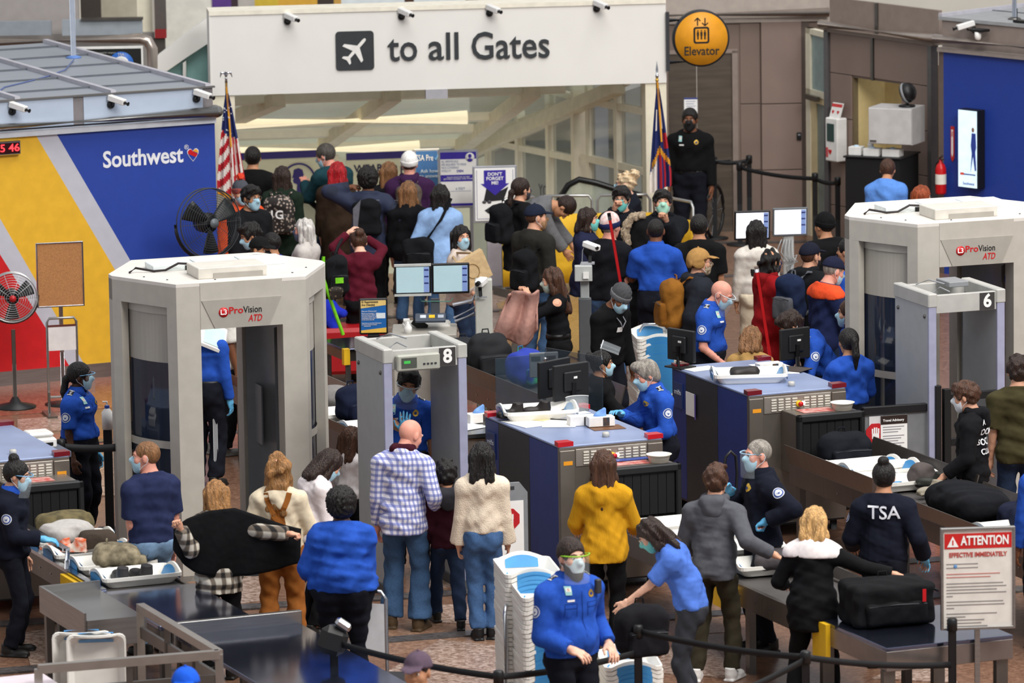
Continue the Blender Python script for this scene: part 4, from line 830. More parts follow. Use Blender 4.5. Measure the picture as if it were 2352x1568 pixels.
MB().bb(wS * .1, wS * .9, -.149, -.146, hS * .17, hS * .185).build('caption_bar', SB, sc); MB().bb(wS * .12, wS * .3, -.15, -.146, hS * .165, hS * .195).build('caption_mark', M('#d04a30', .4, emit=.4), sc)
text(sc, 'Southwest', .05, SB, (wS * .55, -.149, hS * .06), w=wS * .6)
# extinguisher + arrow sign
x, z = bat(2189, 330); ex_ = thing('arrow_sign', 'narrow red and white fire extinguisher arrow sign', 'sign', bw3(x, .003, z), ba); MB().prism([(-.028, .21), (.028, .21), (.028, -.17), (0, -.215), (-.028, -.17)], 'y', -.01, 0).build('plate', M('#c8332c', .4), ex_); MB().prism([(-.014, .17), (.014, .17), (.014, -.12), (0, -.16), (-.014, -.12)], 'y', -.013, -.01).build('arrow', WHITEP, ex_); text(ex_, 'FIRE', .035, REDP, (0, -.014, .12), (90, 90, 0))
x, z = bat(2174, 405); fe = thing('fire_extinguisher', 'red fire extinguisher hung on the blue wall corner', 'extinguisher', bw3(x, .1, z - .2), ba)
MB().lathe([(0, 0), (.06, 0), (.066, .02), (.066, .3), (.05, .35), (.02, .38), (.02, .41), (0, .41)], 18).build('cylinder', M('#c3161a', .3), fe); MB().lathe([(.0675, .12), (.0675, .24)], 18).build('label_band', M('#e8e4d8', .5), fe); MB().tube([(0, 0, .4), (.0, -.02, .43), (.06, -.03, .47)], .012, 8).tube([(0, 0, .41), (.07, -.02, .42)], .01, 8).build('handle', STEEL2, fe); MB().tube([(-.02, 0, .4), (-.07, 0, .36), (-.085, 0, .22), (-.08, 0, .1)], .011, 8).build('hose', BLACK, fe)
# AED cabinet
x, z = aat(1937, 318); ae = thing('defibrillator_cabinet', 'white wall cabinet with red hearts and small window', 'cabinet', aw3(x, .03, z), aa); MB().bb(-.12, .12, -.16, 0, -.27, .27, .012).build('case', WHITE, ae); MB().bb(-.08, .06, -.166, -.16, -.02, .2).build('window', M('#2d4745', .1), ae)
def hrt(s, cx, cz): return [(cx + a, cz + b) for a, b in heart(s)]
fixn(MB().prism(hrt(.03, -.02, -.15), 'y', -.166, -.16).build('heart_mark', REDP, ae).data); MB().bb(-.1, -.06, -.166, -.16, -.22, -.1).build('red_strip', M('#c8555a', .5), ae)
MB().add([(-.09, -.12, .27), (.11, -.12, .27), (.11, -.06, .45), (-.09, -.06, .45), (-.09, -.1, .27), (.11, -.1, .27), (.11, -.04, .45), (-.09, -.04, .45)], [(0, 1, 2, 3), (7, 6, 5, 4), (0, 4, 5, 1), (1, 5, 6, 2), (2, 6, 7, 3), (3, 7, 4, 0)]).build('top_sign', WHITE, ae)
for cx_ in (-.04, .06): obj('heart_mark', fixn(MB().prism(hrt(.022, cx_, 0), 'z', -.002, .002).mesh('heart', REDP)), ae, (0, -.098, .34), (math.radians(72), 0, 0))
o = MB().bb(-.1, .1, -.02, .02, -.002, .002).build('top_band', M('#c83a3a', .5), ae, loc=(.01, -.07, .42), rot=(math.radians(72), 0, 0))
# wall cupboard with fan on top, black table with boxes
cp_ = aw3(aat(2112, 270)[0] + .3, .5, 0); cu = thing('wall_cupboard', 'grey wall cupboard hung beside the doorway', 'cabinet', (cp_[0], cp_[1], 1.52), aa + 30)
CUW = M('#b9b7b6', .5); MB().bb(-.36, .2, -.2, .22, 0, .44).build('body', CUW, cu); MB().bb(-.355, .195, -.225, -.2, .005, .435, .006).build('door', M('#c4c2c0', .45), cu); MB().bb(-.33, -.25, -.24, -.225, .03, .05).build('handle', STEEL, cu)
fn = thing('desk_fan', 'small black fan standing on the grey cupboard', 'fan', (cp_[0] + .05, cp_[1] - .05, 1.962), aa); MB().lathe([(0, 0), (.1, 0), (.1, .02), (.03, .03), (0, .03)], 14).tube([(0, 0, .02), (0, 0, .13)], .025, 8).build('base', BLACK, fn); MB().lathe([(0, -.06), (.11, -.05), (.125, 0), (.11, .06), (.06, .1), (0, .11)], 18, (0, 0, .17), rotm(x=-70, z=-60)).build('housing', BLACK, fn); MB().lathe([(.118, -.03), (.128, -.03), (.128, .0), (.118, 0)], 18, (0, 0, .17), rotm(x=-70, z=-60)).build('rim', GREY, fn)
tb = aw3(aat(2100, 330)[0] + .12, .62, 0); tbl = thing('side_table', 'tall black draped table below the grey cupboard', 'table', (tb[0], tb[1], 0), aa + 30); MB().bb(-.36, .34, -.25, .4, 0, 1.34, .01).build('skirt', M('#0d0d0f', .8), tbl); MB().bb(-.38, .36, -.27, .42, 1.34, 1.36, .005).build('top', BLACK, tbl)
def onloc(o, x, y, z): a = o.rotation_euler.z; return np.array([o.location.x + math.cos(a) * x - math.sin(a) * y, o.location.y + math.sin(a) * x + math.cos(a) * y, z])
for i, (x, y, sx, sy, sz, lb) in enumerate(((-.27, -.1, .08, .07, .1, 'white glove box nearest the doorway on the black table'), (-.05, -.12, .1, .07, .09, 'white glove box in the middle of the black table'), (.2, -.1, .11, .08, .09, 'white glove box at the right end of the black table'))):
    b_ = thing('glove_box', lb, 'box', onloc(tbl, x, y, 1.36), aa + 30, 'glove boxes on the black table'); MB().bb(-sx, sx, -sy, sy, 0, sz, .004).build('carton', WHITE, b_); MB().ball((0, 0, sz), (.04, .03, .02)).build('glove_tuft', M('#bcd4e4', .6), b_)
bt = thing('spray_bottle', 'white bottle standing among boxes on the black table', 'bottle', onloc(tbl, -.15, .06, 1.36), 0); MB().lathe([(0, 0), (.035, 0), (.035, .12), (.014, .16), (.014, .19), (0, .19)], 14).build('bottle_body', WHITE, bt); MB().bb(-.015, .03, -.012, .012, .19, .22).build('nozzle', WHITE, bt)
cn = D(1991, 420, 69.1); co = thing('traffic_cone', 'white and orange striped traffic cone by the doorway', 'cone', (cn[0], cn[1], 0)); co.scale = (1.1, 1.1, 1.4)
ORG = M('#e2502a', .5); MB().bb(-.17, .17, -.17, .17, 0, .03, .01).build('base', ORG, co)
for i, (z0_, z1_, mt) in enumerate(((.03, .2, ORG), (.2, .34, WHITE), (.34, .44, ORG), (.44, .56, WHITE), (.56, .72, ORG))): r0, r1 = .13 - z0_ * .14, .13 - z1_ * .14; MB().lathe([(r0, z0_), (r1, z1_)] + ([(0, z1_)] if i == 4 else []), 18).build('cone_band', mt, co)
# elevator sign
es = thing('elevator_sign', 'round yellow sign with black lift pictogram reading Elevator', 'sign', HP + HX * xr + np.array([.0, -.05, 0]), HA)
cx, cz = hp(1610, 87); cx -= xr
r_ = .325; MB().lathe([(0, 0), (r_ + .012, 0), (r_ + .012, .12), (0, .12)], 48, (cx, .1, cz), rotm(x=90)).build('rim', M('#2b2d30', .4), es); MB().lathe([(0, .0), (r_ - .01, 0), (r_ - .01, .006), (0, .006)], 48, (cx, -.02, cz), rotm(x=90)).build('face', M('#e0981e', .45), es)
text(es, 'Elevator', .15, M('#1d1d1c', .5), (cx, -.03, cz - .15), bold=.012, w=.42)
B = MB(); fixn(B.prism(rrect(cx, cz + .04, .19, .2, .03), 'y', -.0275, -.02).mesh('p', BLACK)); o = B.build('pictogram_box', BLACK, es); fixn(o.data); o = MB().prism(rrect(cx, cz + .04, .145, .155, .015), 'y', -.029, -.02).build('pictogram_ground', M('#e0981e', .45), es); fixn(o.data)
for i in (-1, 0, 1): B = MB(); xx = cx + i * .042; B.ball((xx, -.03, cz + .093), (.009, .003, .01)).bb(xx - .013, xx + .013, -.031, -.029, cz + .035, cz + .08).bb(xx - .009, xx + .009, -.031, -.029, cz - .01, cz + .035); B.build('figure', BLACK, es)
for i, sgn in ((-1, 1), (1, -1)): B = MB(); xx = cx + i * .045; zc = cz + .2; B.bb(xx - .007, xx + .007, -.03, -.026, zc - .045, zc + .045); bar(B, (xx - .035, -.028, zc + sgn * .012), (xx, -.028, zc + sgn * .048), .012, .004, (0, 1, 0)); bar(B, (xx + .035, -.028, zc + sgn * .012), (xx, -.028, zc + sgn * .048), .012, .004, (0, 1, 0)); B.build('arrow', BLACK, es)
MB().bb(.0, .04, -.0, .1, cz - .38, cz + .32).tube([(.02, .05, cz + .22), (cx, .05, cz + .22)], .025, 8).tube([(.02, .05, cz - .28), (cx, .05, cz - .28)], .025, 8).build('bracket', M('#33363a', .4), es)
# ---- background left above the booth
lb_ = struct('wall_rear_left', (0, 0, 0), 0, 'grey upper wall with pipe behind the booth roof'); YB = 70.
GW = M('#a19b98', .5, nz=.04); panel(lb_, -120, 188, -420, 300, YB, GW, 'wall_panel'); panel(lb_, 322, 356, -420, 300, YB, CREAM, 'column'); panel(lb_, -120, 118, 52, 84, YB - .5, M('#8f979f', .4), 'parapet_panel'); panel(lb_, 143, 327, 46, 82, YB - .5, M('#98a1a8', .4), 'parapet_panel'); panel(lb_, 186, 328, 42, 48, YB - .55, STEEL2, 'parapet_rail')
panel(lb_, 186, 232, -420, 44, YB + .2, M('#3b342e', .5), 'dark_panel'); panel(lb_, 232, 322, -420, 80, YB + 2, M('#b9b2a0', .5), 'far_panel'); panel(lb_, 356, 382, -420, 70, YB - .2, M('#57504c', .4), 'dark_column'); panel(lb_, 356, 382, 68, 88, YB - .25, M('#8c1c20', .5), 'red_band'); panel(lb_, 356, 382, 88, 210, YB - .2, M('#4a4440', .4), 'dark_column'); panel(lb_, 380, 490, -420, 250, YB + 2.2, M('#d9d5cc', .6), 'far_wall'); panel(lb_, -120, 360, 82, 300, YB - .1, M('#8f8a86', .5), 'lower_wall')
a, b, c_ = D(-60, 100, YB - .9), D(345, 88, YB - .9), D(358, 170, YB - .9); MB().tube([a, b + np.array([-.12, 0, 0]), b + np.array([-.03, 0, -.03]), b + np.array([.02, 0, -.13]), np.array([b[0] + .03, b[1], c_[2]])], .068, 14).build('bent_pipe', PIPE, lb_)
# white raking beam and teal glazing left of the header
rk = struct('trim_1', (0, 0, 0), 0, 'white raking side beam with teal glass triangle'); YR = 67.6
def yp(pts, Y, th, name, mat): 
    P = [D(*p, Y) for p in pts]; o = MB().prism([(p[0], p[2]) for p in P], 'y', Y, Y + th).build(name, mat, rk); fixn(o.data)
yp([(362, 128), (490, 30), (490, 92), (362, 175)], YR, .2, 'beam', HWM); yp([(360, 160), (372, 170), (372, 240), (360, 240)], YR, .2, 'post', HWM); yp([(372, 172), (492, 88), (492, 260), (372, 260)], YR + .12, .04, 'pane', M('#8fb9b4', .25, nz=.1, ns=3)); yp([(420, 145), (427, 140), (427, 260), (420, 260)], YR, .1, 'mullion', HWM); yp([(478, 98), (495, 88), (495, 270), (478, 270)], YR - .1, .2, 'jamb', HWM)
# black notice board with round blue seal
nb = thing('notice_board', 'framed black board with round blue seal above the booth roof', 'sign', D(255, 140, 67.2), 0); MB().bb(-.42, .38, .0, .05, -.3, .17).build('frame', WHITE, nb); MB().bb(-.4, .36, -.006, 0, -.3, .145).build('board', M('#1f211f', .4), nb)
MB().lathe([(0, 0), (.15, 0), (.15, .006), (0, .006)], 32, (.12, -.006, -.04), rotm(x=90)).build('seal', M('#2b62b4', .4), nb); MB().lathe([(.085, 0), (.095, 0), (.095, .008), (.085, .008)], 32, (.12, -.006, -.04), rotm(x=90)).build('seal_ring', WHITE, nb); text(nb, 'TSA', .045, WHITE, (.12, -.016, .075)); text(nb, 'searched for you, checked for weapons', .026, M('#b0b4b0', .5), (-.15, -.008, .1))
# ================================================================ EQUIPMENT
def lane(o, x, y, z=0.):
    a = math.radians(LANE); return np.array([o[0] + math.cos(a) * x - math.sin(a) * y, o[1] + math.sin(a) * x + math.cos(a) * y, z])
O1, O2, O3 = np.array([-4.36, 48.9]), np.array([.855, 49.3]), np.array([2.625, 51.77])
XTOP = M('#8d9cc0', .35, .25, nz=.1, ns=2.5); XBLU = M('#20377c', .45); XGRY = M('#2e3136', .5); XMET = M('#837c74', .35, .7, nz=.06, ns=5); VENT = M('#d5d0c4', .5); LAMP = M('#b21824', .25, emit=.12); LAMPD = M('#6e1220', .25); ORL = M('#e89a20', .5)
def xray(o, name, label, lit, tagtxt=True):
    t = thing('xray_machine', label, 'machine', (o[0], o[1], 0), LANE); W = .49; L = 1.76
    MB().bb(-W + .005, W - .005, .02, L, .1, 1.33).build('housing', XGRY, t); MB().bb(-W, W, .0, L, 1.33, 1.35, .004).build('top_plate', XTOP, t)
    for y0_, y1_, mt, n in ((.02, .7, XBLU, 'blue_side_panel'), (.7, 1.43, XGRY, 'grey_side_panel'), (1.43, L - .02, XBLU, 'blue_side_panel')):
        for s in (-1, 1): MB().bb(s * W, s * (W - .02), y0_ + .003, y1_ - .003, .12, 1.325).build(n, mt, t)
    MB().bb(-W - .004, W + .004, -.005, .03, .12, 1.335).build('front_frame', XMET, t); MB().bb(-W + .15, W - .15, -.015, -.004, 1.16, 1.315, .003).build('vent_plate', M('#a19a92', .35, .6), t)
    for s in (-1, 1): MB().bb(s * (W + .003), s * (W - .14), -.02, .0, .3, 1.31, .004).build('corner_post', XMET, t); MB().bb(s * (W - .03), s * (W - .115), -.023, -.02, 1.18, 1.215).build('orange_label', ORL, t)
    for i in range(8):
        xx = -.27 + i * .0705 + (.05 if i > 3 else 0)
        v = MB().bb(xx, xx + .052, -.018, -.014, 1.175, 1.3).build('vent_recess', M('#8a847b', .5), t)
        for j in range(5): MB().bb(xx, xx + .052, -.026, -.017, 1.178 + j * .0245, 1.192 + j * .0245, .002).build('louvre', VENT, v)
    MB().lathe([(0, 0), (.03, 0), (.03, .03), (0, .03)], 14, (.005, -.015, 1.235), rotm(x=90)).build('stop_collar', YEL, t); MB().lathe([(0, .03), (.02, .03), (.024, .05), (0, .055)], 14, (.012, -.015, 1.235), rotm(x=90)).build('stop_button', REDP, t); MB().ball((.055, -.02, 1.235), .02).build('power_light', M('#ffffff', .3, emit=1.5), t)
    for (x, y) in ((-W + .06, .05), (W - .06, .05), (-W + .06, L - .05), (W - .06, L - .05)): MB().prism([(x - .075, y - .06), (x + .075, y - .05), (x + .06, y + .06), (x - .06, y + .06)], 'z', 1.345, 1.385).build('corner_lamp', LAMP if lit else LAMPD, t)
    MB().lathe([(0, 0), (.033, 0), (.033, .03), (.026, .045), (0, .045)], 12, (.06, .25, 1.35)).build('top_knob', M('#b9b7b0', .4), t)
    sd = MB().bb(-W - .012, -W, 1.5, 1.7, .98, 1.22).build('maker_plate', M('#2a3c70', .35), t); text(t, 'smiths', .07, M('#c9cdd6', .4), (-W - .014, 1.6, 1.13), (90, 0, -90), w=.15)
    # tunnel hood
    h = MB().bb(-.17, .45, -.4, .0, .62, 1.19, .006).build('hood', XMET, t)
    B = MB(); B.bb(-.2, -.15, -.46, -.39, .7, 1.2, .012).bb(.43, .48, -.46, -.39, .7, 1.2, .012).bb(-.2, .48, -.46, -.39, 1.13, 1.2, .012); B.build('hood_frame', M('#17181a', .55), t)
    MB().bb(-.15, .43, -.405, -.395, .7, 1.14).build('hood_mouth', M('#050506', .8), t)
    for i in range(7): MB().bb(-.14 + i * .081, -.064 + i * .081, -.43, -.425, .76, 1.13).build('curtain_strip', M('#0b0b0d', .7), t)
    # side console
    MB().bb(W, .82, 1.05, 1.95, .12, 1.13, .006).build('console_body', M('#2b2f38', .5), t); MB().bb(W - .02, .84, 1.02, 1.98, 1.13, 1.19, .008).build('console_top', M('#5a6170', .4), t)
    for (x, y) in ((-W + .08, .1), (W - .08, .1), (-W + .08, L - .1), (W - .08, L - .1)): MB().tube([(x, y, 0), (x, y, .12)], .035, 8).build('foot', BLACK, t)
    return t
X1 = xray(O1, 'x', 'blue xray machine at the left edge behind the navy jacket officer', False)
X2 = xray(O2, 'x', 'blue xray machine in the centre with glove boxes and papers on top', True)
X3 = xray(O3, 'x', 'blue xray machine at right with a grey bag tray on top', False)
BELT = M('#4d4a48', .5, nz=.05); GUARD = M('#77706a', .3, .8, nz=.06, ns=4, stretch=(1, 10, 1))
def conveyor(o, x0, x1, y0, y1, z, label, guard=.12, legs=True, gside='LR', yellow=None, under=True):
    t = thing('conveyor', label, 'conveyor', (o[0], o[1], 0), LANE)
    MB().bb(x0 + .04, x1 - .04, y0, y1, z - .02, z).build('belt', BELT, t); MB().bb(x0, x0 + .04, y0, y1, z - .16, z + .02).bb(x1 - .04, x1, y0, y1, z - .16, z + .02).build('side_frame', GUARD, t) if 0 else None
    for nm, xa, sg in (('L', x0, 1), ('R', x1, -1)):
        MB().bb(xa, xa + sg * .04, y0, y1, z - .17, z + .02, .003).build('side_frame', GUARD, t)
        if nm in gside: MB().add([(xa, y0, z + .02), (xa, y1, z + .02), (xa - sg * .05, y1, z + guard), (xa - sg * .05, y0, z + guard), (xa + sg * .012, y0, z + .02), (xa + sg * .012, y1, z + .02), (xa - sg * .038, y1, z + guard), (xa - sg * .038, y0, z + guard)], [(0, 1, 2, 3), (7, 6, 5, 4), (0, 4, 5, 1), (1, 5, 6, 2), (2, 6, 7, 3), (3, 7, 4, 0)]).build('guard', GUARD, t)
    n = max(2, int(abs(y1 - y0) / 1.3) + 1)
    for i in range(n):
        y = y0 + .15 + (y1 - y0 - .3) * i / (n - 1)
        for x in (x0 + .05, x1 - .05): MB().bb(x - .03, x + .03, y - .04, y + .04, 0, z - .1).build('leg', STEEL2, t)
    for i in range(n * 2): MB().tube([(x0 + .02 if i % 2 else x0 - .002, y0 + .2 + i * .3, z - .08), (x0 - .006, y0 + .2 + i * .3, z - .08)], .008, 6).build('bolt', CHROME, t) if y0 + .2 + i * .3 < y1 else None
    return t
C1 = conveyor(O1, -.2, .58, -3.0, -.4, .73, 'belt conveyor carrying trays beside the navy jacket officer', .1, gside='')
MB().bb(-.22, -.16, -3.0, -.4, .75, .78).build('edge_rail', CHROME, C1); MB().bb(-.26, -.2, -2.5, -2.05, .58, .74, .004).build('yellow_bracket', YEL, C1); MB().tube([(-.2, -2.05, .76), (-.2, -2.1, .95)], .02, 8).build('rail_post', CHROME, C1); MB().bb(-.24, -.17, -2.07, -.45, .93, .955).build('raised_rail', CHROME, C1)
C1b = thing('steel_table', 'long polished steel table continuing the left conveyor', 'table', (*lane(O1, 0, 0)[:2], 0), LANE); PST = M('#6f7690', .12, .95, nz=.2, ns=1.5)
MB().bb(-.2, .6, -4.5, -3.02, .72, .76, .004).build('top', PST, C1b); MB().bb(-.2, .6, -4.5, -3.02, .62, .72).build('apron', STEEL2, C1b)
for x in (-.14, .54):
    for y in (-4.4, -3.1): MB().bb(x - .03, x + .03, y - .03, y + .03, 0, .62).build('leg', STEEL2, C1b)
C1c = thing('steel_roller_table', 'low polished steel table at the bottom beside the railing', 'table', (*lane(O1, 0, 0)[:2], 0), LANE)
MB().bb(-.1, .95, -7.5, -4.62, .66, .7, .004).build('top', PST, C1c); MB().bb(-.1, .95, -7.5, -4.62, .7, .78).build('rim', STEEL, C1c) if 0 else MB().bb(-.12, .97, -4.62, -4.56, .6, .8, .004).build('end_lip', STEEL, C1c)
for x in (-.05, .9):
    for y in (-7.4, -4.7): MB().bb(x - .03, x + .03, y - .03, y + .03, 0, .66).build('leg', STEEL2, C1c)
# small slanted shelf left of table
SH = thing('steel_shelf', 'small open steel shelf left of the long steel table', 'shelf', lane(O1, 0, 0), LANE); sp_ = lane(O1, 0, 0)
MB().bb(-.75, -.25, -4.3, -3.1, .78, .8).bb(-.77, -.75, -4.3, -3.1, .66, .88).bb(-.75, -.25, -3.12, -3.1, .66, .88).bb(-.75, -.25, -4.32, -4.3, .6, .82).build('tray', STEEL, SH)
for x in (-.72, -.3):
    for y in (-4.25, -3.2): MB().bb(x - .035, x + .035, y - .03, y + .03, 0, .66).build('leg', STEEL2, SH)
C2 = conveyor(O2, -.3, .52, -5.1, -.45, .72, 'belt conveyor of the centre lane behind the grey hoodie man', .1, gside='R')
MB().bb(-.37, -.3, -3.3, -3.0, .5, .68, .004).build('yellow_bracket', YEL, C2)
ET = thing('steel_end_table', 'polished steel end table under the black suitcase', 'table', (*O2, 0), LANE); MB().bb(-.42, .68, -6.42, -5.15, .78, .81, .004).build('top', PST, ET); MB().bb(-.42, .68, -6.42, -5.15, .62, .78, .004).build('apron', M('#8b8480', .3, .8), ET)
for x in (-.38, .6):
    for y in (-6.36, -5.25): MB().bb(x - .05, x + .05, y - .03, y + .03, 0, .62).build('leg', STEEL2, ET)
MB().bb(-.46, -.42, -5.4, -5.15, .5, .8).build('yellow_edge', YEL, ET); MB().bb(.05, .3, -6.425, -6.42, .38, .46).build('paper_label', WHITE, ET)
C3 = conveyor(O3, -.3, .52, -2.6, -.46, .75, 'belt conveyor of the right lane with stacked trays', .2)
C3b = conveyor(O3, -.32, .54, -6.2, -2.65, .74, 'steel belt conveyor behind the navy lettered jacket', .16)
MB().tube([(-.3, -2.62, 0), (-.3, -2.62, .6)], .03, 8).build('post', CHROME, C3b)
# rear conveyors (divest side)
C4 = conveyor(O2, 1.22, 2.05, 4.55, 7.45, .78, 'rear conveyor holding dark and blue backpacks behind the glass', .2); 
C5 = conveyor(np.array([-1.75, 53.7]), -.1, .65, -1.3, 2.6, .74, 'conveyor behind the number eight gate holding bags and trays', .14)
MB().bb(.0, 1.1, 1.0, 2.6, -.0, 0.001).build('skirt', BLACK, C5) if 0 else None
# ---- body scanners
def scanner(loc, rz, label):
    t = thing('body_scanner', label, 'scanner', (*loc, 0), rz); HT = 2.7; W = 1.0
    out = [(-.6, -.8), (.6, -.8), (W, -.06), (W, .06), (.6, .8), (-.6, .8), (-W, .06), (-W, -.06)]
    MB().prism(out, 'z', HT - .03, HT).build('top_deck', M('#d9d4cc', .5, nz=.03), t)
    n = 8
    for i in range(n):
        B = MB()
        if i in (0, 4): continue
        p, q = np.array([*out[i], 0]), np.array([*out[(i + 1) % n], 0]); c = unit(q - p); nn = np.array([c[1], -c[0], 0]) * -.03
        B.add([p + [0, 0, HT - .22], q + [0, 0, HT - .22], q + [0, 0, HT - .03], p + [0, 0, HT - .03], p + nn + [0, 0, HT - .22], q + nn + [0, 0, HT - .22], q + nn + [0, 0, HT - .03], p + nn + [0, 0, HT - .03]], [(0, 1, 2, 3), (7, 6, 5, 4), (0, 4, 5, 1), (1, 5, 6, 2), (3, 2, 6, 7), (0, 3, 7, 4)]); fixn(B.build('fascia_panel', PUTTY, t).data)
    for sy in (-1, 1):
        for sx in (-1, 1):
            o = MB().prism([(sx * .6, sy * .8), (sx * .38, sy * .8), (sx * .38, sy * .6), (sx * .56, sy * .6), (sx * .66, sy * .69)], 'z', 0, HT - .031).build('portal_post', PUTTY, t); fixn(o.data)
            if sy < 0: o = MB().prism([(sx * W, .06), (sx * W, -.06), (sx * (W - .055), -.16), (sx * (W - .13), -.11), (sx * (W - .13), .11), (sx * (W - .055), .16)], 'z', 0, HT - .031).build('side_post', PUTTY, t); fixn(o.data)
        L = MB().bb(-.38, .38, sy * .805, sy * .73, HT - .42, HT - .002).build('lintel', PUTTY, t)
        if sy < 0:
            o = MB().prism([(-.37, HT - .16), (.37, HT - .16), (.25, HT - .419), (-.25, HT - .419)], 'y', -.813, -.805).build('lintel_panel', PUTTY2, t); fixn(o.data)
            MB().lathe([(0, 0), (.045, 0), (.045, .004), (0, .004)], 24, (-.17, -.813, HT - .275), rotm(x=90)).build('logo_disc', REDP, t); text(t, 'L3', .065, WHITEP, (-.17, -.818, HT - .275), bold=.02); text(t, 'Pro', .085, REDP, (-.055, -.815, HT - .265), bold=.015, w=.13); text(t, 'Vision', .085, BLACK, (.1, -.815, HT - .265), bold=.006, w=.17); text(t, 'ATD', .085, REDP, (.12, -.815, HT - .345), bold=.012, shear=.25, w=.13)
    # curved mast walls, left and right
    for sx in (-1, 1):
        def arc(u, v, r=.0):
            a = math.radians(-47 + 94 * u); return np.array([sx * (.86 + r) * math.cos(a), (.86 + r) * math.sin(a), v])
        for nm, z0_, z1_, mt, r in (('upper_band', HT - .3, HT - .2, PUTTY, .012), ('curved_panel', 1.96, HT - .28, M('#aaa59b', .45, nz=.05, ns=30, stretch=(1, 1, .05)), 0.), ('mid_rail', 1.18, 1.25, PUTTY, .015), ('base_rail', 0, .12, PUTTY2, .012)):
            B = MB(); B.grid(lambda u, v: arc(u, z0_ + (z1_ - z0_) * v, r), 16, 1); B.grid(lambda u, v: arc(u, z0_ + (z1_ - z0_) * v, r - .02), 16, 1); B.build(nm, mt, t)
        B = MB(); B.grid(lambda u, v: arc(u, .1 + 1.88 * v, -.004), 16, 2); B.build('curved_glass', M('#26334a', .05, nz=.25, ns=4, stretch=(1, 1, .1), alpha=.72, spec=.8), t)
        # inner mast column
        MB().bb(sx * .7, sx * .8, -.1, .1, .1, 2.4, .01).build('mast', M('#3f4854', .3, .3), t)
        B = MB(); B.grid(lambda u, v: np.array([sx * (.1 + .46 * math.cos(math.radians(-52 + 104 * u))), .62 * math.sin(math.radians(-52 + 104 * u)), .1 + 2.1 * v]), 12, 1); B.build('inner_screen', M('#8d9298', .25, nz=.08, ns=3, alpha=.95), t)
        MB().bb(sx * .44, sx * .455, .2, .42, 1.0, 1.55, .004).build('access_plate', M('#7d8288', .4), t)
    MB().prism(out, 'z', 0, .05).build('base_deck', DGREY, t)
    # roof equipment: hatch, covered unit with cables
    MB().bb(-.34, .3, -.6, -.2, HT, HT + .1, .006).build('roof_hatch', M('#cfcac0', .5), t); MB().bb(-.2, .26, -.605, -.6, HT, HT + .05).build('hatch_recess', PUTTY2, t)
    for i in range(3): MB().bb(-.6 + i * .42, -.2 + i * .42, .0, .3, HT, HT + .055, .004).build('roof_pad', M('#dfe6e6', .45), t)
    MB().bb(-.3, -.25, -.012, .0, HT + .004, HT + .045).build('connector', BLACK, t)
    CB = M('#241a1c', .5)
    MB().tube([(-.82, .0, HT + .01), (-.75, .05, HT + .04), (-.6, -.02, HT + .012), (-.5, -.06, HT + .02), (-.38, -.06, HT + .075), (-.28, -.09, HT + .07), (-.2, -.12, HT + .012)], .011, 7).build('cable', CB, t)
    for k in range(4): MB().tube([(.42 + .14 * math.cos(a) + .02 * k, .3 + .1 * math.sin(a), HT + .01 + .008 * k) for a in np.linspace(0, 5.2, 16)], .008, 6).build('cable_coil', CB, t)
    for (x, y) in ((-.75, -.25), (-.6, -.5), (-.3, -.3), (-.2, -.66), (.55, -.55), (.75, -.3), (.6, .2)): MB().lathe([(0, 0), (.011, 0), (.008, .006), (0, .007)], 8, (x, y, HT)).build('screw', DGREY, t)
    return t
S8 = scanner((-2.66, 50.98), 18, 'grey body scanner booth at left of the number eight gate')
S6 = scanner((4.16, 53.98), 18, 'grey body scanner booth behind the number six gate')
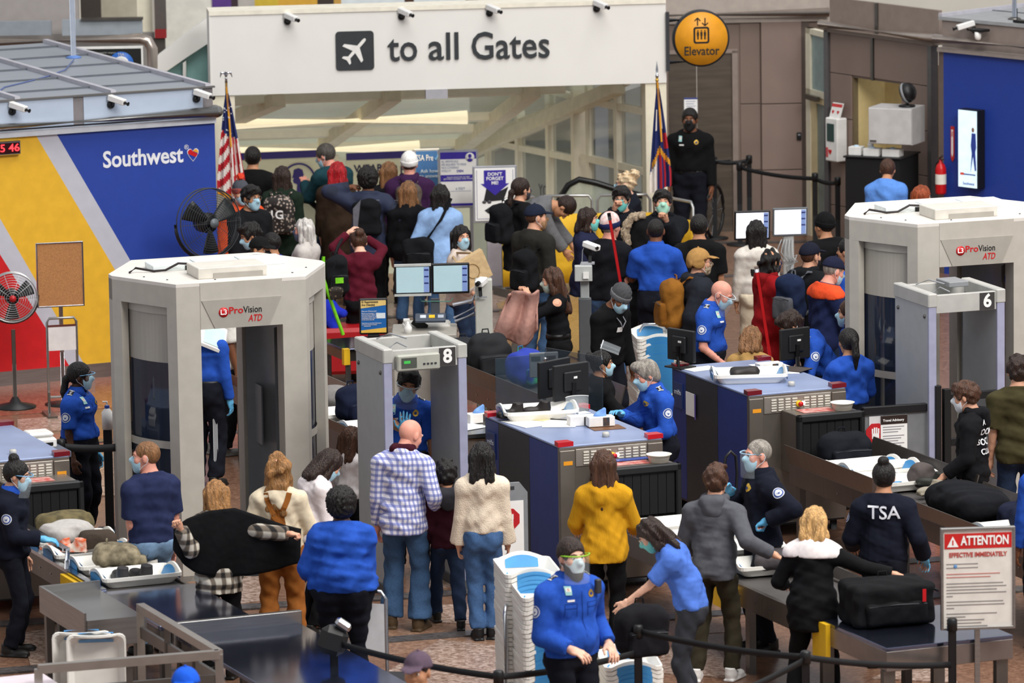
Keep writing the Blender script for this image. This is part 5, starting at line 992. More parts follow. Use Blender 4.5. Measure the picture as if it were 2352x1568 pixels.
# ---- walk-through gates
def gate(loc, rz, num, label, panelbox):
    t = thing('metal_detector', label, 'metal detector', (*loc, 0), rz); W, DP_, HT = .385, .38, 2.22; GM = M('#a9acae', .45, nz=.03); GE = M('#9d9fb8', .4); GT = M('#b4b3ae', .5)
    for s in (-1, 1):
        MB().bb(s * W, s * (W - .075), -DP_, DP_, .06, HT - .12, .006).build('side_panel', GM, t); MB().bb(s * W + s * .001, s * (W - .076), -DP_ - .012, -DP_ + .02, .06, HT - .12, .004).build('edge_strip', GE, t); MB().bb(s * (W + .012), s * (W - .09), -DP_ - .03, DP_ + .03, 0, .1, .006).build('foot', M('#55575a', .6), t)
        MB().bb(s * (W + .008), s * (W - .085), -DP_ - .02, DP_ + .02, HT - .13, HT, .01).build('corner_cap', GT, t)
        for y in (-.3, .3): MB().lathe([(0, 0), (.02, 0), (.016, .012), (0, .014)], 10, (s * W, y, HT - .22), rotm(y=s * 90)).build('screw', STEEL2, t)
    for y in (-1, 1): MB().bb(-W + .08, W - .08, y * DP_, y * (DP_ - .06), HT - .19, HT - .02, .004).build('cross_beam', GT, t)
    MB().bb(-W + .08, W - .08, -DP_ + .06, DP_ - .06, HT - .19, HT - .17).build('soffit', M('#8f9190', .5), t)
    MB().bb(W - .25, W - .1, -DP_ - .006, -DP_ + .002, HT - .185, HT - .025).build('number_plate', M('#3a3838', .5), t); text(t, num, .17, WHITEP, (W - .175, -DP_ - .009, HT - .105), bold=.03)
    for (a, b, z_) in (((-.25, .2), (.0, .1), HT), ((-.3, -.3), (-.15, -.34), HT)): MB().tube([(a[0], a[1], z_), ((a[0] + b[0]) / 2, (a[1] + b[1]) / 2 + .03, z_ + .04), (b[0], b[1], z_)], .008, 6).build('cable', GREY, t)
    if panelbox:
        MB().bb(-.28, .12, -DP_ - .07, -DP_, HT - .2, HT - .055, .012).build('control_unit', M('#a6a79c', .5), t); MB().bb(-.24, -.1, -DP_ - .076, -DP_ - .07, HT - .17, HT - .08).build('display', M('#4e524c', .3), t); MB().bb(-.22, -.16, -DP_ - .078, -DP_ - .076, HT - .13, HT - .105).build('green_led', M('#3fae4a', .4, emit=.3), t)
        for k in range(4): MB().bb(-.04 + k * .035, -.02 + k * .035, -DP_ - .076, -DP_ - .07, HT - .15, HT - .135).build('button', DGREY, t)
    else: MB().bb(.0, .2, .0, .3, HT - .02, HT + .03, .006).build('roof_box', GREY, t)
    return t
G8 = gate((-.9, 49.72), 20, '8', 'grey walk-through arch with a white figure eight around the waiting officer', True)
G6 = gate((4.08, 52.35), 20, '6', 'grey walk-through arch with a white figure six in front of the right scanner', False)
# ---- trays
def tray_parts():
    def rr(w, l, z, bow=0.):
        P = rrect(0, 0, w, l, .05, 3); return [(x, y + (bow * (1 - (x / (w / 2)) ** 2) * (1 if y > 0 else -1)), z + (.045 * max(0, 1 - (abs(x) / (w * .36)) ** 2) if bow and abs(y) > l * .46 else 0)) for x, y in P]
    B = MB(); sub = []
    def dens(P):
        out = []
        for i in range(len(P)):
            a, b = np.array(P[i]), np.array(P[(i + 1) % len(P)]); n = 7 if np.linalg.norm(a[:2] - b[:2]) > .15 else 1
            out += [tuple(a + (b - a) * j / n) for j in range(n)]
        return out
    def rise(P, k): return [(x, y, z + k * max(0, 1 - (x / .17) ** 2) * (abs(y) > .28)) for x, y, z in P]
    loops = [rise(dens(rr(w_, l_, z_)), k_) for w_, l_, z_, k_ in ((.36, .56, 0, 0), (.425, .655, .058, .035), (.462, .692, .06, .05), (.462, .692, .09, .05), (.435, .66, .09, .05), (.345, .545, .012, 0))]
    n = len(loops[0]); V = [p for l in loops for p in l]; F = [tuple(range(n))[::-1]]
    for k in range(5): F += [(k * n + i, k * n + (i + 1) % n, (k + 1) * n + (i + 1) % n, (k + 1) * n + i) for i in range(n)]
    order = [0, 1, 2, 3, 4, 5]
    F.append(tuple(range(5 * n, 6 * n))); B.add(V, F, False); shell = fixn(B.mesh('shell', TRAYW))
    E = []
    for s in (-1, 1):
        for inner in (0, 1):
            def g_(u, v):
                x = (u - .5) * .27; z = .02 + v * (.045 + .05 * max(0, 1 - (x / .17) ** 2)); y0_ = (.3 - .018 + .012 * z / .09) if inner else (.28 + .05 * z / .085 + .022); return (x, s * max(y0_, .3485) if not inner else s * (.272 + .045 * z / .09 - .012), z)
            Q = MB(); Q.grid(g_, 8, 1); E.append(Q.mesh('end_panel', TBLUE))
    return shell, E
TSH, TEN = tray_parts()
TBM = M('#2b2b30', .5)
def tray(loc, rz, label, group=None, tilt=0, txt=False):
    t = thing('security_tray', label, 'tray', loc, rz, group); obj('shell', TSH, t)
    for e in (TEN[0], TEN[1], TEN[2], TEN[3]): obj('end_panel', e, t)
    if txt:
        text(t, 'This tray is protected with\nMicroban Antimicrobial Technology', .03, TBM, (0, 0, .0145), (0, 0, txt - 1), w=.28, ext=.0005)
        for s in (-1, 1): MB().tube([(x, y, .015) for x, y in [(s * (.135 + .03 * math.cos(a)), .1 * math.sin(a)) for a in np.linspace(-1.2, 1.2, 7)]], .008, 4).build('blue_arc', TBLUE, t)
    if tilt: t.rotation_euler[0] = math.radians(tilt)
    return t
ONES = 'first second third fourth fifth sixth seventh eighth ninth tenth eleventh twelfth thirteenth fourteenth fifteenth sixteenth seventeenth eighteenth nineteenth twentieth'.split()
ORD = ['topmost'] + [w_ + ' from the top' for w_ in ONES[1:]] + ['twenty-' + w_ + ' from the top' for w_ in ONES[:9]] + ['thirtieth from the top']
def stack(loc, rz, n, dz, label, group, jit=0.):
    for i in range(n): tray((loc[0] + random.uniform(-jit, jit), loc[1] + random.uniform(-jit, jit), loc[2] + i * dz), rz + random.uniform(-1, 1), label % ORD[n - 1 - i], group, txt=1 if i == n - 1 else 0)
# ================================================================ FURNITURE, SIGNS, SMALL EQUIPMENT
def cyl(p, q, r, n=12): return MB().tube([p, q], r, n)
# pedestal fans
def fan(loc, rz, R, hz, label, cage, hub, hubm, tilt=0, br=.22):
    t = thing('pedestal_fan', label, 'fan', loc, rz); MB().lathe([(0, 0), (br, 0), (br, .02), (br * .3, .06), (.03, .12), (0, .12)], 24).build('base', BLACK, t)
    MB().tube([(0, 0, .1), (0, 0, hz - R - .08)], .022, 10).build('pole', STEEL2, t); MB().tube([(R * 1.06 * math.sin(a), .06, hz - R * 1.06 * math.cos(a)) for a in np.linspace(-1.6, 1.6, 17)], .016, 8).build('yoke', BLACK, t)
    Rt = rotm(x=tilt); c = np.array([0, 0, hz]); nr = 9 if R < .3 else 12
    for i in range(nr):
        r = R * (.25 + .75 * i / (nr - 1)); y = -.09 * math.cos(min(1, r / R) * 1.4); MB().tube([c + Rt @ np.array([r * math.cos(a), y, r * math.sin(a)]) for a in np.linspace(0, 2 * math.pi, 36, endpoint=False)], .0028 if i < nr - 1 else .009, 5, closed=True).build('cage_ring', cage, t)
    for i in range(10): a = 2 * math.pi * i / 10; MB().tube([c + Rt @ np.array([r * math.cos(a), -.09 * math.cos(min(1, r / R) * 1.4) + .003, r * math.sin(a)]) for r in np.linspace(R * .12, R, 6)], .003, 5).build('cage_spoke', cage, t)
    MB().tube([c + Rt @ np.array([R * math.cos(a), .07, R * math.sin(a)]) for a in np.linspace(0, 2 * math.pi, 36, endpoint=False)], .007, 5, closed=True).build('rear_ring', cage, t)
    MB().lathe([(0, 0), (R * .14, 0), (R * .14, .012), (0, .018)], 20, c + Rt @ np.array([0, -.09, 0]), Rt @ rotm(x=90)).build('hub', hubm, t)
    for i in range(3):
        a0 = i * 2.094 + .5; B = MB(); B.grid(lambda u, v: c + Rt @ np.array([(R * .15 + R * .75 * u) * math.cos(a0 + (v - .5) * (.9 - .2 * u)), -.03 + .06 * v, (R * .15 + R * .75 * u) * math.sin(a0 + (v - .5) * (.9 - .2 * u))]), 4, 5); o = B.build('blade', M('#1d2020', .4), t); o.modifiers.new('s', 'SOLIDIFY').thickness = .004
    MB().lathe([(0, 0), (R * .3, 0), (R * .28, .16), (0, .18)], 16, c + Rt @ np.array([0, .02, 0]), Rt @ rotm(x=-90)).build('motor', BLACK, t); return t
fan((*D(28, 683, 59.2)[:2], 0), 8, .262, D(28, 683, 59.2)[2], 'pedestal fan with red hub in front of the red panel', M('#b9bcbe', .3, .7), 0, M('#b01c22', .4), br=.22)
f2 = D(482, 512, 60.75); fan((*f2[:2], 0), 34, .375, f2[2], 'large black drum fan beside the blue booth corner', M('#33363a', .5), 0, M('#5d6468', .4), -4, .28)
# cork board and white board stands
cb_ = D(138, 630, 59.35); cs = thing('cork_board_stand', 'cork notice board on a chrome pole in front of the yellow panel', 'board', (cb_[0], cb_[1], 0), 12); z = cb_[2]
MB().bb(-.235, .235, -.012, .012, z - .33, z + .33).build('cork', M('#b27d4e', .9, nz=.12, ns=60, bump=.4, bs=200), cs)
for a in ((-.25, -.235, z - .34, z + .34), (.235, .25, z - .34, z + .34), (-.25, .25, z + .33, z + .345), (-.25, .25, z - .345, z - .33)): MB().bb(a[0], a[1], -.02, .02, a[2], a[3], .003).build('frame_bar', CHROME, cs)
MB().tube([(0, .02, 0.02), (0, .02, z - .3)], .022, 10).build('pole', CHROME, cs); MB().lathe([(0, 0), (.2, 0), (.2, .015), (.03, .03), (0, .03)], 20).build('base', BLACK, cs)
w_ = D(143, 800, 58.7); ws = thing('tubular_sign_stand', 'chrome tubular stand with small white board below the cork board', 'stand', (w_[0], w_[1], 0), 14); zt_ = D(143, 730, 58.7)[2]
MB().tube([(-.155, 0, .25), (-.155, 0, zt_ - .04), (-.13, 0, zt_), (.13, 0, zt_), (.155, 0, zt_ - .04), (.155, 0, .25), (.14, 0, .2), (-.14, 0, .2)], .014, 8, closed=True).build('frame', STEEL, ws); MB().bb(-.145, .145, -.012, .0, zt_ - .34, zt_ - .09).build('white_board', M('#d8d2d0', .5), ws); MB().bb(-.15, .15, -.014, .004, zt_ - .09, zt_ - .07).build('clamp_bar', M('#5a2d28', .4), ws)
for s in (-1, 1): MB().tube([(s * .155, 0, .25), (s * .155, 0, .03)], .014, 8).bb(s * .1, s * .2, -.2, .2, 0, .03).build('foot', STEEL2, ws)
# flags
def flag(loc, rz, h, label, kind):
    t = thing('flag', label, 'flag', loc, rz); MB().tube([(0, 0, 0), (0, 0, h)], .014, 10).build('pole', M('#a8854a', .35, .4), t); MB().lathe([(0, 0), (.16, 0), (.15, .03), (.05, .07), (0, .08)], 20).build('base', M('#b08d3c', .4, .5), t)
    if kind == 'us':
        MB().lathe([(0, 0), (.018, 0), (.012, .04), (.022, .05), (0, .06)], 12, (0, 0, h)).build('finial', CHROME, t); F = Fld((-.09, -.05, h + .02), (.09, .05, h + .16), .007); F.ell((0, 0, h + .09), (.02, .025, .03), 0).ell((0, -.02, h + .125), (.013, .016, .014), .01)
        for s in (-1, 1): F.cone((s * .01, 0, h + .11), (s * .055, 0, h + .115), .014, .012, .01).cone((s * .055, 0, h + .115), (s * .07, 0, h + .06), .012, .005, .008)
        sdfobj('eagle', F, CHROME, t)
    else: MB().lathe([(.0, 0), (.018, .0), (.02, .03), (.01, .04), (.016, .09), (0, .2)], 12, (0, 0, h)).build('spear_finial', CHROME, t); MB().ball((0, 0, h - .03), .022).build('gold_knob', GOLD, t)
    B = MB(); nu, nv = 30, 44; z1_ = h - .12; ln = 1.22
    def P(u, v):
        w_ = .03 + (.27 if kind == 'us' else .21) * min(1, v * 1.15) ** .85; x = (u - .42) * w_ * 1.1; y = .03 * math.sin(u * 19) * (.35 + v) - .03; return (x, y - .02, z1_ - v * ln + (.16 * (abs(u - .45) - .2) * v if kind == 'us' else .1 * (u - .3) * v))
    V = [P(i / nu, j / nv) for i in range(nu + 1) for j in range(nv + 1)]
    for i in range(nu):
        for j in range(nv):
            u, v = (i + .5) / nu, (j + .5) / nv
            if kind == 'us':
                q = v * 1.0 + (.10 * u if u > .46 else -.12 * u)
                m = 1 if v < .36 + .1 * u else ([0, 2][int((v * 12.5 + u * (4 if u < .5 else -6) + 20)) % 2] if u < .52 else [0, 2][int(u * 12 + v * 2) % 2])
                if v > .955 and u < .5: m = 3
            else:
                m = 1; d_ = v - .6
                if v > .2 and v < .42 and (.2 < u < .35 or .68 < u < .78): m = 0
                if .45 < v < .62 and u > .78: m = 2
                if abs((v - .6) - .35 * abs(u - .5)) < .035 and u > .1: m = 3
                if (v - .6) > .35 * abs(u - .5) + .04 and u > .45: m = [2, 1][int(u * 9) % 2]
                if (v - .6) > .35 * abs(u - .5) + .04 and u < .38: m = 0
            B.cm = m; o = len(B.v) if not B.v else 0
            a = i * (nv + 1) + j
            if not B.v: B.v = V
            B.f.append((a, a + nv + 1, a + nv + 2, a + 1)); B.m.append(m); B.sm.append(True)
    B.build('cloth', [M('#e4ddd6', .8), M('#1f2c66', .8), M('#b71f2c', .8), M('#dd9a28', .7)], t)
    if kind == 'us':
        for k in range(14): u, v = random.uniform(.05, .95), random.uniform(.12, .4); p = P(u, v); MB().prism([(p[0] + .011 * math.cos(a) * (1 if q % 2 == 0 else .45), p[2] + .011 * math.sin(a) * (1 if q % 2 == 0 else .45)) for q, a in enumerate(np.linspace(1.57, 1.57 + 2 * math.pi, 10, endpoint=False))], 'y', p[1] - .006, p[1] - .004).build('star', WHITEP, t)
    MB().tube([(.0, -.05, h - .05), (.02, -.06, h - .4), (.035, -.08, h - .75)], .012, 6).build('cord', M('#dd9a28', .6), t); return t
p = D(520, 205, 66.0); flag((p[0], p[1], 0), 6, p[2] + .08, 'limp stars and stripes flag with eagle finial by the left column', 'us')
p = D(1509, 178, 66.3); flag((p[0], p[1], 0), 6, p[2], 'limp blue white and red state flag by the right column', 'co')
# standing signs
def board(name, label, px, Y, frm, face, rz=4, depth=.04):
    (x0, y0, x1, y1) = px; a, b = D((x0 + x1) / 2, y0, Y), D((x0 + x1) / 2, y1, Y); w_ = D(x1, y0, Y)[0] - D(x0, y0, Y)[0]; t = thing(name, label, 'sign', (a[0], a[1], 0), rz)
    MB().bb(-w_ / 2, w_ / 2, 0, depth, b[2], a[2], .006).build('frame', frm, t); MB().bb(-w_ / 2 + .025, w_ / 2 - .025, -.006, 0, b[2] + .025, a[2] - .025).build('face', face, t)
    return t, w_, b[2], a[2]
SILV = M('#b3b5bc', .35, .5); INDG = M('#37289a', .5, nz=.03)
t, w_, z0_, z1_ = board('programme_sign', 'blue sign half hidden behind the white beanie man', (950, 342, 1009, 450), 68.4, SILV, M('#3d6ba6', .5)); text(t, 'TSA Pre', .105, WHITEP, (-.03, -.009, z1_ - .11), w=.22); MB().tube([(.1, -.012, z1_ - .11), (.115, -.012, z1_ - .14), (.14, -.012, z1_ - .07)], .006, 5).build('check_mark', M('#7fb4dc', .5), t); text(t, 'Ask how\nto answer', .06, M('#cfe0ee', .5), (.03, -.009, z1_ - .3)); MB().bb(-.03, .03, .0, .03, 0, z0_).build('post', SILV, t)
t, w_, z0_, z1_ = board('face_covering_sign', 'white sign reading ALL INDIVIDUALS ARE REQUIRED TO WEAR FACE COVERINGS', (1006, 344, 1098, 478), 67.7, SILV, WHITEP); hh = z1_ - z0_
MB().bb(-w_ / 2 + .025, w_ / 2 - .025, -.008, -.006, z1_ - .11, z1_ - .025).build('top_band', INDG, t); MB().bb(-w_ / 2 + .025, w_ / 2 - .025, -.008, -.006, z1_ - .38, z1_ - .3).build('middle_band', INDG, t); MB().bb(-w_ / 2 + .025, w_ / 2 - .025, -.008, -.006, z0_ + .03, z0_ + .06).build('bottom_band', INDG, t)
MB().lathe([(0, 0), (.055, 0), (.055, .004), (0, .004)], 24, (.14, -.008, z1_ - .09), rotm(x=90)).build('icon_disc', WHITEP, t); MB().ball((.14, -.014, z1_ - .075), (.022, .003, .026)).ball((.14, -.014, z1_ - .125), (.032, .003, .022)).build('icon_head', INDG, t)
GT_ = M('#7d8aa8', .5); text(t, 'ALL INDIVIDUALS\nARE REQUIRED TO WEAR\nFACE COVERINGS\nWHILE AT', .04, GT_, (-.205, -.008, z1_ - .195), align='LEFT', lines=.95, w=.3); text(t, 'DEN', .04, INDG, (.02, -.008, z1_ - .257), bold=.03); text(t, 'PLEASE MAINTAIN SIX FEET\nBETWEEN YOURSELF AND OTHERS', .022, WHITEP, (0, -.01, z1_ - .34), w=.36); text(t, '6 FEET', .04, GT_, (.02, -.008, z1_ - .47)); MB().bb(-.1, .15, -.009, -.006, z1_ - .5, z1_ - .496).build('rule', GT_, t)
for x in (-.15, .15): MB().bb(x - .02, x + .02, .0, .03, 0, z0_).build('post', SILV, t)
t, w_, z0_, z1_ = board('dont_forget_sign', 'framed sign with purple arrow reading DONT FORGET ME', (1085, 381, 1187, 511), 66.9, SILV, WHITEP); t['label'] = 'silver framed sign with purple arrow above laptop and sunglasses pictures'
IB = M('#34407e', .5); MB().bb(-w_ / 2 + .045, w_ / 2 - .045, -.0075, -.006, z0_ + .045, z0_ + .05).bb(-w_ / 2 + .045, -w_ / 2 + .05, -.0075, -.006, z0_ + .045, z1_ - .045).bb(w_ / 2 - .05, w_ / 2 - .045, -.0075, -.006, z0_ + .045, z1_ - .045).build('inner_line', IB, t)
zc = z1_ - .05; fixn(MB().prism([(-.13, zc), (.13, zc), (.13, zc - .16), (.17, zc - .16), (0, zc - .3), (-.17, zc - .16), (-.13, zc - .16)], 'y', -.009, -.006).build('arrow', INDG, t).data); text(t, "DON'T\nFORGET\nME!", .055, WHITEP, (0, -.0105, zc - .1), bold=.02, lines=.95)
fixn(MB().prism([(-.14, zc - .38), (.1, zc - .36), (.16, zc - .2), (.04, zc - .26), (-.02, zc - .26), (-.1, zc - .2)], 'y', -.008, -.006).build('laptop_picture', M('#26262a', .4), t).data); fixn(MB().prism([(-.13, zc - .48), (-.02, zc - .41), (.03, zc - .43), (-.08, zc - .52)], 'y', -.008, -.006).build('phone_picture', M('#2e3034', .4), t).data)
for x in (-.15, -.09): MB().ball((x + .02, -.008, zc - .38), (.026, .003, .02)).build('sunglasses_lens', M('#4c4a4e', .3), t)
MB().bb(-.1, .08, .0, .06, 0, z0_).build('pedestal', M('#b4b0ba', .45), t); MB().bb(-.2, .25, -.15, .2, 0, .03, .01).build('base', M('#4a4a50', .5), t)
# yellow crowd barriers
YB_ = M('#e0b125', .7, nz=.05, bump=.2, bs=12)
def barrier(p, q, label, h=1.16):
    p, q = np.asarray(p), np.asarray(q); a = math.degrees(math.atan2(q[1] - p[1], q[0] - p[0])); L = np.linalg.norm((q - p)[:2]); t = thing('crowd_barrier', label, 'barrier', (p[0], p[1], 0), a, 'yellow banner crowd barriers')
    MB().tube([(.03, 0, .1), (.03, 0, h - .06), (.07, 0, h), (L - .07, 0, h), (L - .03, 0, h - .06), (L - .03, 0, .1)], .018, 8).build('frame', M('#a8a8a6', .3, .7), t); MB().tube([(.03, 0, .14), (L - .03, 0, .14)], .014, 8).build('lower_rail', STEEL, t)
    B = MB(); B.grid(lambda u, v: (.01 + (L - .02) * u, -.025 + .008 * math.sin(u * 14), .12 + v * (h - .33)), 16, 4); o = B.build('banner', YB_, t); o.modifiers.new('s', 'SOLIDIFY').thickness = .004
    for x in (.03, L - .03): MB().bb(x - .02, x + .02, -.22, .22, 0, .1).build('foot', STEEL2, t)
b0, b1, b2, b3, b4 = [np.array([*D(px, 560, Y)[:2], 0]) for px, Y in ((1150, 66.2), (1238, 66.45), (1367, 66.45), (1500, 66.45), (1596, 65.7))]
barrier(b0, b1, 'yellow banner barrier nearest the arrow sign'); barrier(b1, b2, 'yellow banner barrier behind the bending grey jacket man'); barrier(b2, b3, 'yellow banner barrier behind the man in glasses and teal mask'); barrier(b3, b4, 'angled yellow banner barrier in front of the bicycle')
# escalator balustrades
def balus(pts, Y, label, w_=.03):
    P = [D(x, y, Y) for x, y in pts]; t = thing('escalator_balustrade', label, 'escalator', (P[0][0], Y, 0)); o = np.array([P[0][0], Y, 0]); P = [p - o for p in P]
    MB().tube(P, .038, 10).build('handrail', M('#16181a', .35), t); V = [(p[0], p[2]) for p in P]; zb_ = min(p[2] for p in P) - .5; fixn(MB().prism(V + [(V[-1][0], zb_), (V[0][0], zb_)], 'y', -.006, .006).build('glass_side', M('#b9c2b2', .1, alpha=.4), t).data); MB().bb(min(v[0] for v in V), max(v[0] for v in V), -.04, .04, zb_ - .1, zb_).build('skirt', STEEL, t)
balus([(1268, 490), (1285, 455), (1305, 425), (1330, 412), (1370, 420), (1420, 436), (1485, 452)], 67.5, 'black escalator handrail behind the crowd barriers'); balus([(742, 640), (740, 520), (730, 478), (712, 462), (690, 458), (600, 455)], 66.6, 'black escalator handrail beside the teal jacket man')
# belt posts near the elevator and the bicycle
def post(loc, h, label, group=None, head=True):
    t = thing('belt_post', label, 'stanchion', loc, 0, group); MB().tube([(0, 0, .02), (0, 0, h)], .032, 12).build('post', BLACK, t); MB().lathe([(0, 0), (.17, 0), (.17, .015), (.05, .03), (0, .03)], 20).build('base', M('#1a1a1c', .6), t); MB().lathe([(0, 0), (.04, 0), (.04, .09), (.03, .1), (0, .1)], 12, (0, 0, h - .06)).build('head', BLACK, t); return t
def belt(p, q, label, hgt=.05, mat=None, sag=.03):
    p, q = np.asarray(p, float), np.asarray(q, float); t = thing('barrier_belt', label, 'belt', p); d = q - p; B = MB(); n = unit(np.cross(d, (0, 0, 1))) * .002
    B.grid(lambda u, v: d * u + np.array([0, 0, (v - .5) * hgt - sag * 4 * u * (1 - u)]), 14, 1); o = B.build('webbing', mat or M('#121316', .7), t); o.modifiers.new('s', 'SOLIDIFY').thickness = .004; return t
q1, q2, q3 = G(1642, 548), G(1700, 562), G(1722, 545); post(q1, 1.0, 'black belt post behind the black t-shirt man'); post(q2, 1.0, 'black belt post left of the lit monitors'); post(q3, 1.0, 'black belt post nearest the elevator panels'); belt(q2 + [0, 0, .98], q3 + [0, 0, .98], 'short black belt between the two posts by the elevator'); belt(q1 + [0, 0, .98], q3 + [0, 0, .98], 'black belt stretched in front of the elevator wall')
q4, q5 = G(1873, 590), G(1925, 600); post(q4, 1.0, 'black belt post right of the lit monitors'); post(q5, 1.0, 'black belt post close to the right scanner'); belt(q4 + [0, 0, .97], q5 + [0, 0, .97], 'black belt beside the right scanner roof'); belt(q4 + [0, 0, .97], q2 + [0, 0, .97], 'long black belt behind the lit monitors')
bk_ = G(1610, 560); bi = thing('bicycle', 'black bicycle parked behind the yellow barrier', 'bicycle', bk_, 68)
for y in (-.5, .5):
    MB().tube([(y + .33 * math.cos(a), 0, .34 + .33 * math.sin(a)) for a in np.linspace(0, 2 * math.pi, 28, endpoint=False)], .022, 7, closed=True).build('tyre', BLACK, bi)
    for k in range(10): a = 2 * math.pi * k / 10; MB().tube([(y, 0, .34), (y + .31 * math.cos(a), 0, .34 + .31 * math.sin(a))], .0025, 4).build('spoke', GREY, bi)
for a, b in (((-.5, 0, .34), (-.1, 0, .3)), ((-.1, 0, .3), (.35, 0, .8)), ((-.1, 0, .3), (-.2, 0, .85)), ((-.2, 0, .78), (.35, 0, .85)), ((-.5, 0, .34), (-.2, 0, .78)), ((.5, 0, .34), (.36, 0, .95))): MB().tube([a, b], .02, 8).build('frame_tube', BLACK, bi)
MB().tube([(.33, -.28, 1.02), (.38, -.1, 1.0), (.38, .1, 1.0), (.33, .28, 1.02)], .014, 8).build('handlebar', DGREY, bi); MB().ball((-.2, 0, .92), (.13, .07, .04)).build('saddle', BLACK, bi); MB().bb(-.62, -.38, -.12, .12, .72, .95, .02).build('rack_bag', BLACK, bi); MB().ball((.42, 0, 1.06), .03).build('headlight', M('#d8d8d8', .3), bi)
# monitors
SCRN = M('#a9c4cc', .25, nz=.02, emit=.35); SIDEB = M('#7d93c6', .3, emit=.3); NAVB = M('#27306a', .3, emit=.15)
def monitor(parent, c, w_, h_, rz, tilt, screen=SCRN, frame_=BLACK, back=False, taped=False):
    g = obj('monitor', None, parent, c); g.name = 'monitor'; g.rotation_euler = (math.radians(tilt), 0, math.radians(rz)); bpy.data.objects
    me = MB().bb(-w_ / 2, w_ / 2, 0, .035, -h_ / 2, h_ / 2, .006).bb(-w_ / 5, w_ / 5, .035, .07, -h_ / 4, h_ / 4, .01).mesh('casing', frame_); o = obj('casing', me, parent, c, (math.radians(tilt), 0, math.radians(rz))); bpy.data.objects.remove(g)
    s = MB().bb(-w_ / 2 + .02, w_ / 2 - .02, -.003, 0, -h_ / 2 + .025, h_ / 2 - .02).build('screen', screen, o)
    if screen is not None: MB().bb(w_ / 2 - .075, w_ / 2 - .022, -.005, -.003, -h_ / 2 + .027, h_ / 2 - .022).build('screen_sidebar', SIDEB, o)
    for k in range(3): MB().bb(w_ / 2 - .072, w_ / 2 - .026, -.006, -.005, h_ / 2 - .06 - k * .07, h_ / 2 - .045 - k * .07).build('screen_tab', NAVB, o)
    if taped:
        for s_ in (-1, 1): MB().bb(-w_ / 2, w_ / 2, -.006, .01, s_ * h_ / 2 - .012, s_ * h_ / 2 + .012).build('tape', M('#c9ccc9', .3), o)
    return o
DMY = 57.2; c0 = D(1115, 960, DMY); ds = thing('monitor_workstation', 'white column workstation with twin monitors and keyboard arm', 'workstation', (c0[0], c0[1], 0), 0); cw = M('#bfbfb6', .45); rel = lambda px, py, dy=0.: D(px, py, DMY + dy) - np.array([c0[0], c0[1], 0])
zt_ = rel(1115, 640)[2]; MB().bb(-.085, .09, -.05, .08, 0, zt_, .01).build('column', cw, ds); MB().bb(-.2, .2, -.25, .25, 0, .04, .01).build('base', DGREY, ds)
monitor(ds, rel(948, 643, -.1), .375, .315, 4, 8, taped=True); monitor(ds, rel(1035, 640, -.06), .385, .32, 4, 8)
MB().tube([rel(1100, 655), rel(1085, 690), rel(1040, 700)], .018, 8).build('monitor_arm', SILV, ds); MB().tube([rel(965, 685), rel(968, 692), rel(1035, 692), rel(1040, 684)], .005, 6).build('green_wire', M('#5a9a88', .4), ds)
MB().tube([rel(1090, 720), rel(1045, 738)], .018, 8).tube([rel(1092, 705), rel(1042, 730)], .012, 8).build('keyboard_arm', SILV, ds); k0 = rel(992, 730, -.15); MB().bb(-.17, .14, -.1, .1, -.015, .015, .006, rotm(x=12), k0).build('keyboard', M('#3d4654', .4), ds)
for i in range(3): MB().bb(-.12 + i * .09, -.06 + i * .09, -.04, .04, .015, .02, .001, rotm(x=12), k0).build('key_cluster', [M('#c8ccd2', .5), YEL, M('#aab0ba', .5)][i], ds)
MB().bb(-.05, .04, 0, .02, rel(1000, 725)[2], rel(1000, 690)[2], 0, None).build('monitor_neck', M('#4d5258', .4), ds) if 0 else MB().bb(-.045, .045, -.01, .02, -.09, .09, .004, None).build('monitor_neck', M('#4d5258', .4), ds, loc=rel(1000, 705, .02))
p1 = rel(985, 750, .1); MB().bb(-.26, .22, -.12, .2, -.12, .04, .02, None).build('printer', M('#bdbbb4', .45), ds, loc=p1); MB().bb(-.18, -.02, -.14, -.12, -.06, .03, .006, rotm(y=35)).build('printer_tray', BLACK, ds, loc=p1); MB().bb(-.02, .07, -.125, -.12, -.08, .01).build('paper_sheet', M('#c9c2c4', .5), ds, loc=p1)
cab = rel(1110, 690, -.12); MB().bb(-.06, .06, -.005, .005, -.006, .006).build('shelf_plate', SILV, ds, loc=rel(1105, 682, -.1)); MB().tube([rel(1104, 680, -.1), rel(1102, 655, -.1)], .018, 8).build('camera_post', BLACK, ds); MB().bb(-.045, .045, -.09, .05, -.035, .03, .01, rotm(x=14, z=-25)).build('camera_housing', WHITE, ds, loc=rel(1107, 645, -.1)); MB().tube([rel(1099, 650, -.19), rel(1096, 653, -.25)], .024, 10).build('camera_lens', BLACK, ds)
sb_ = D(937, 765, DMY - .35); sb = thing('spray_bottle', 'white trigger spray bottle in front of the printer', 'bottle', (sb_[0], sb_[1], sb_[2])); MB().lathe([(0, 0), (.04, 0), (.042, .06), (.015, .1), (.015, .12), (0, .12)], 14).build('bottle_body', WHITE, sb); MB().bb(-.045, .02, -.012, .012, .12, .15, .004).tube([(-.04, 0, .13), (-.05, 0, .1), (-.035, 0, .08)], .006, 6).build('trigger', WHITE, sb)
pt_ = D(960, 800, DMY); ptb = thing('printer_table', 'grey cabinet under the printer', 'cabinet', (pt_[0], DMY - .1, 0)); MB().bb(-.26, .4, -.36, .35, 0, sb_[2], .01).build('body', M('#9a958c', .5), ptb); MB().bb(-.24, .38, -.37, -.36, .1, sb_[2] - .1, .004).build('door', M('#a8a39a', .5), ptb)
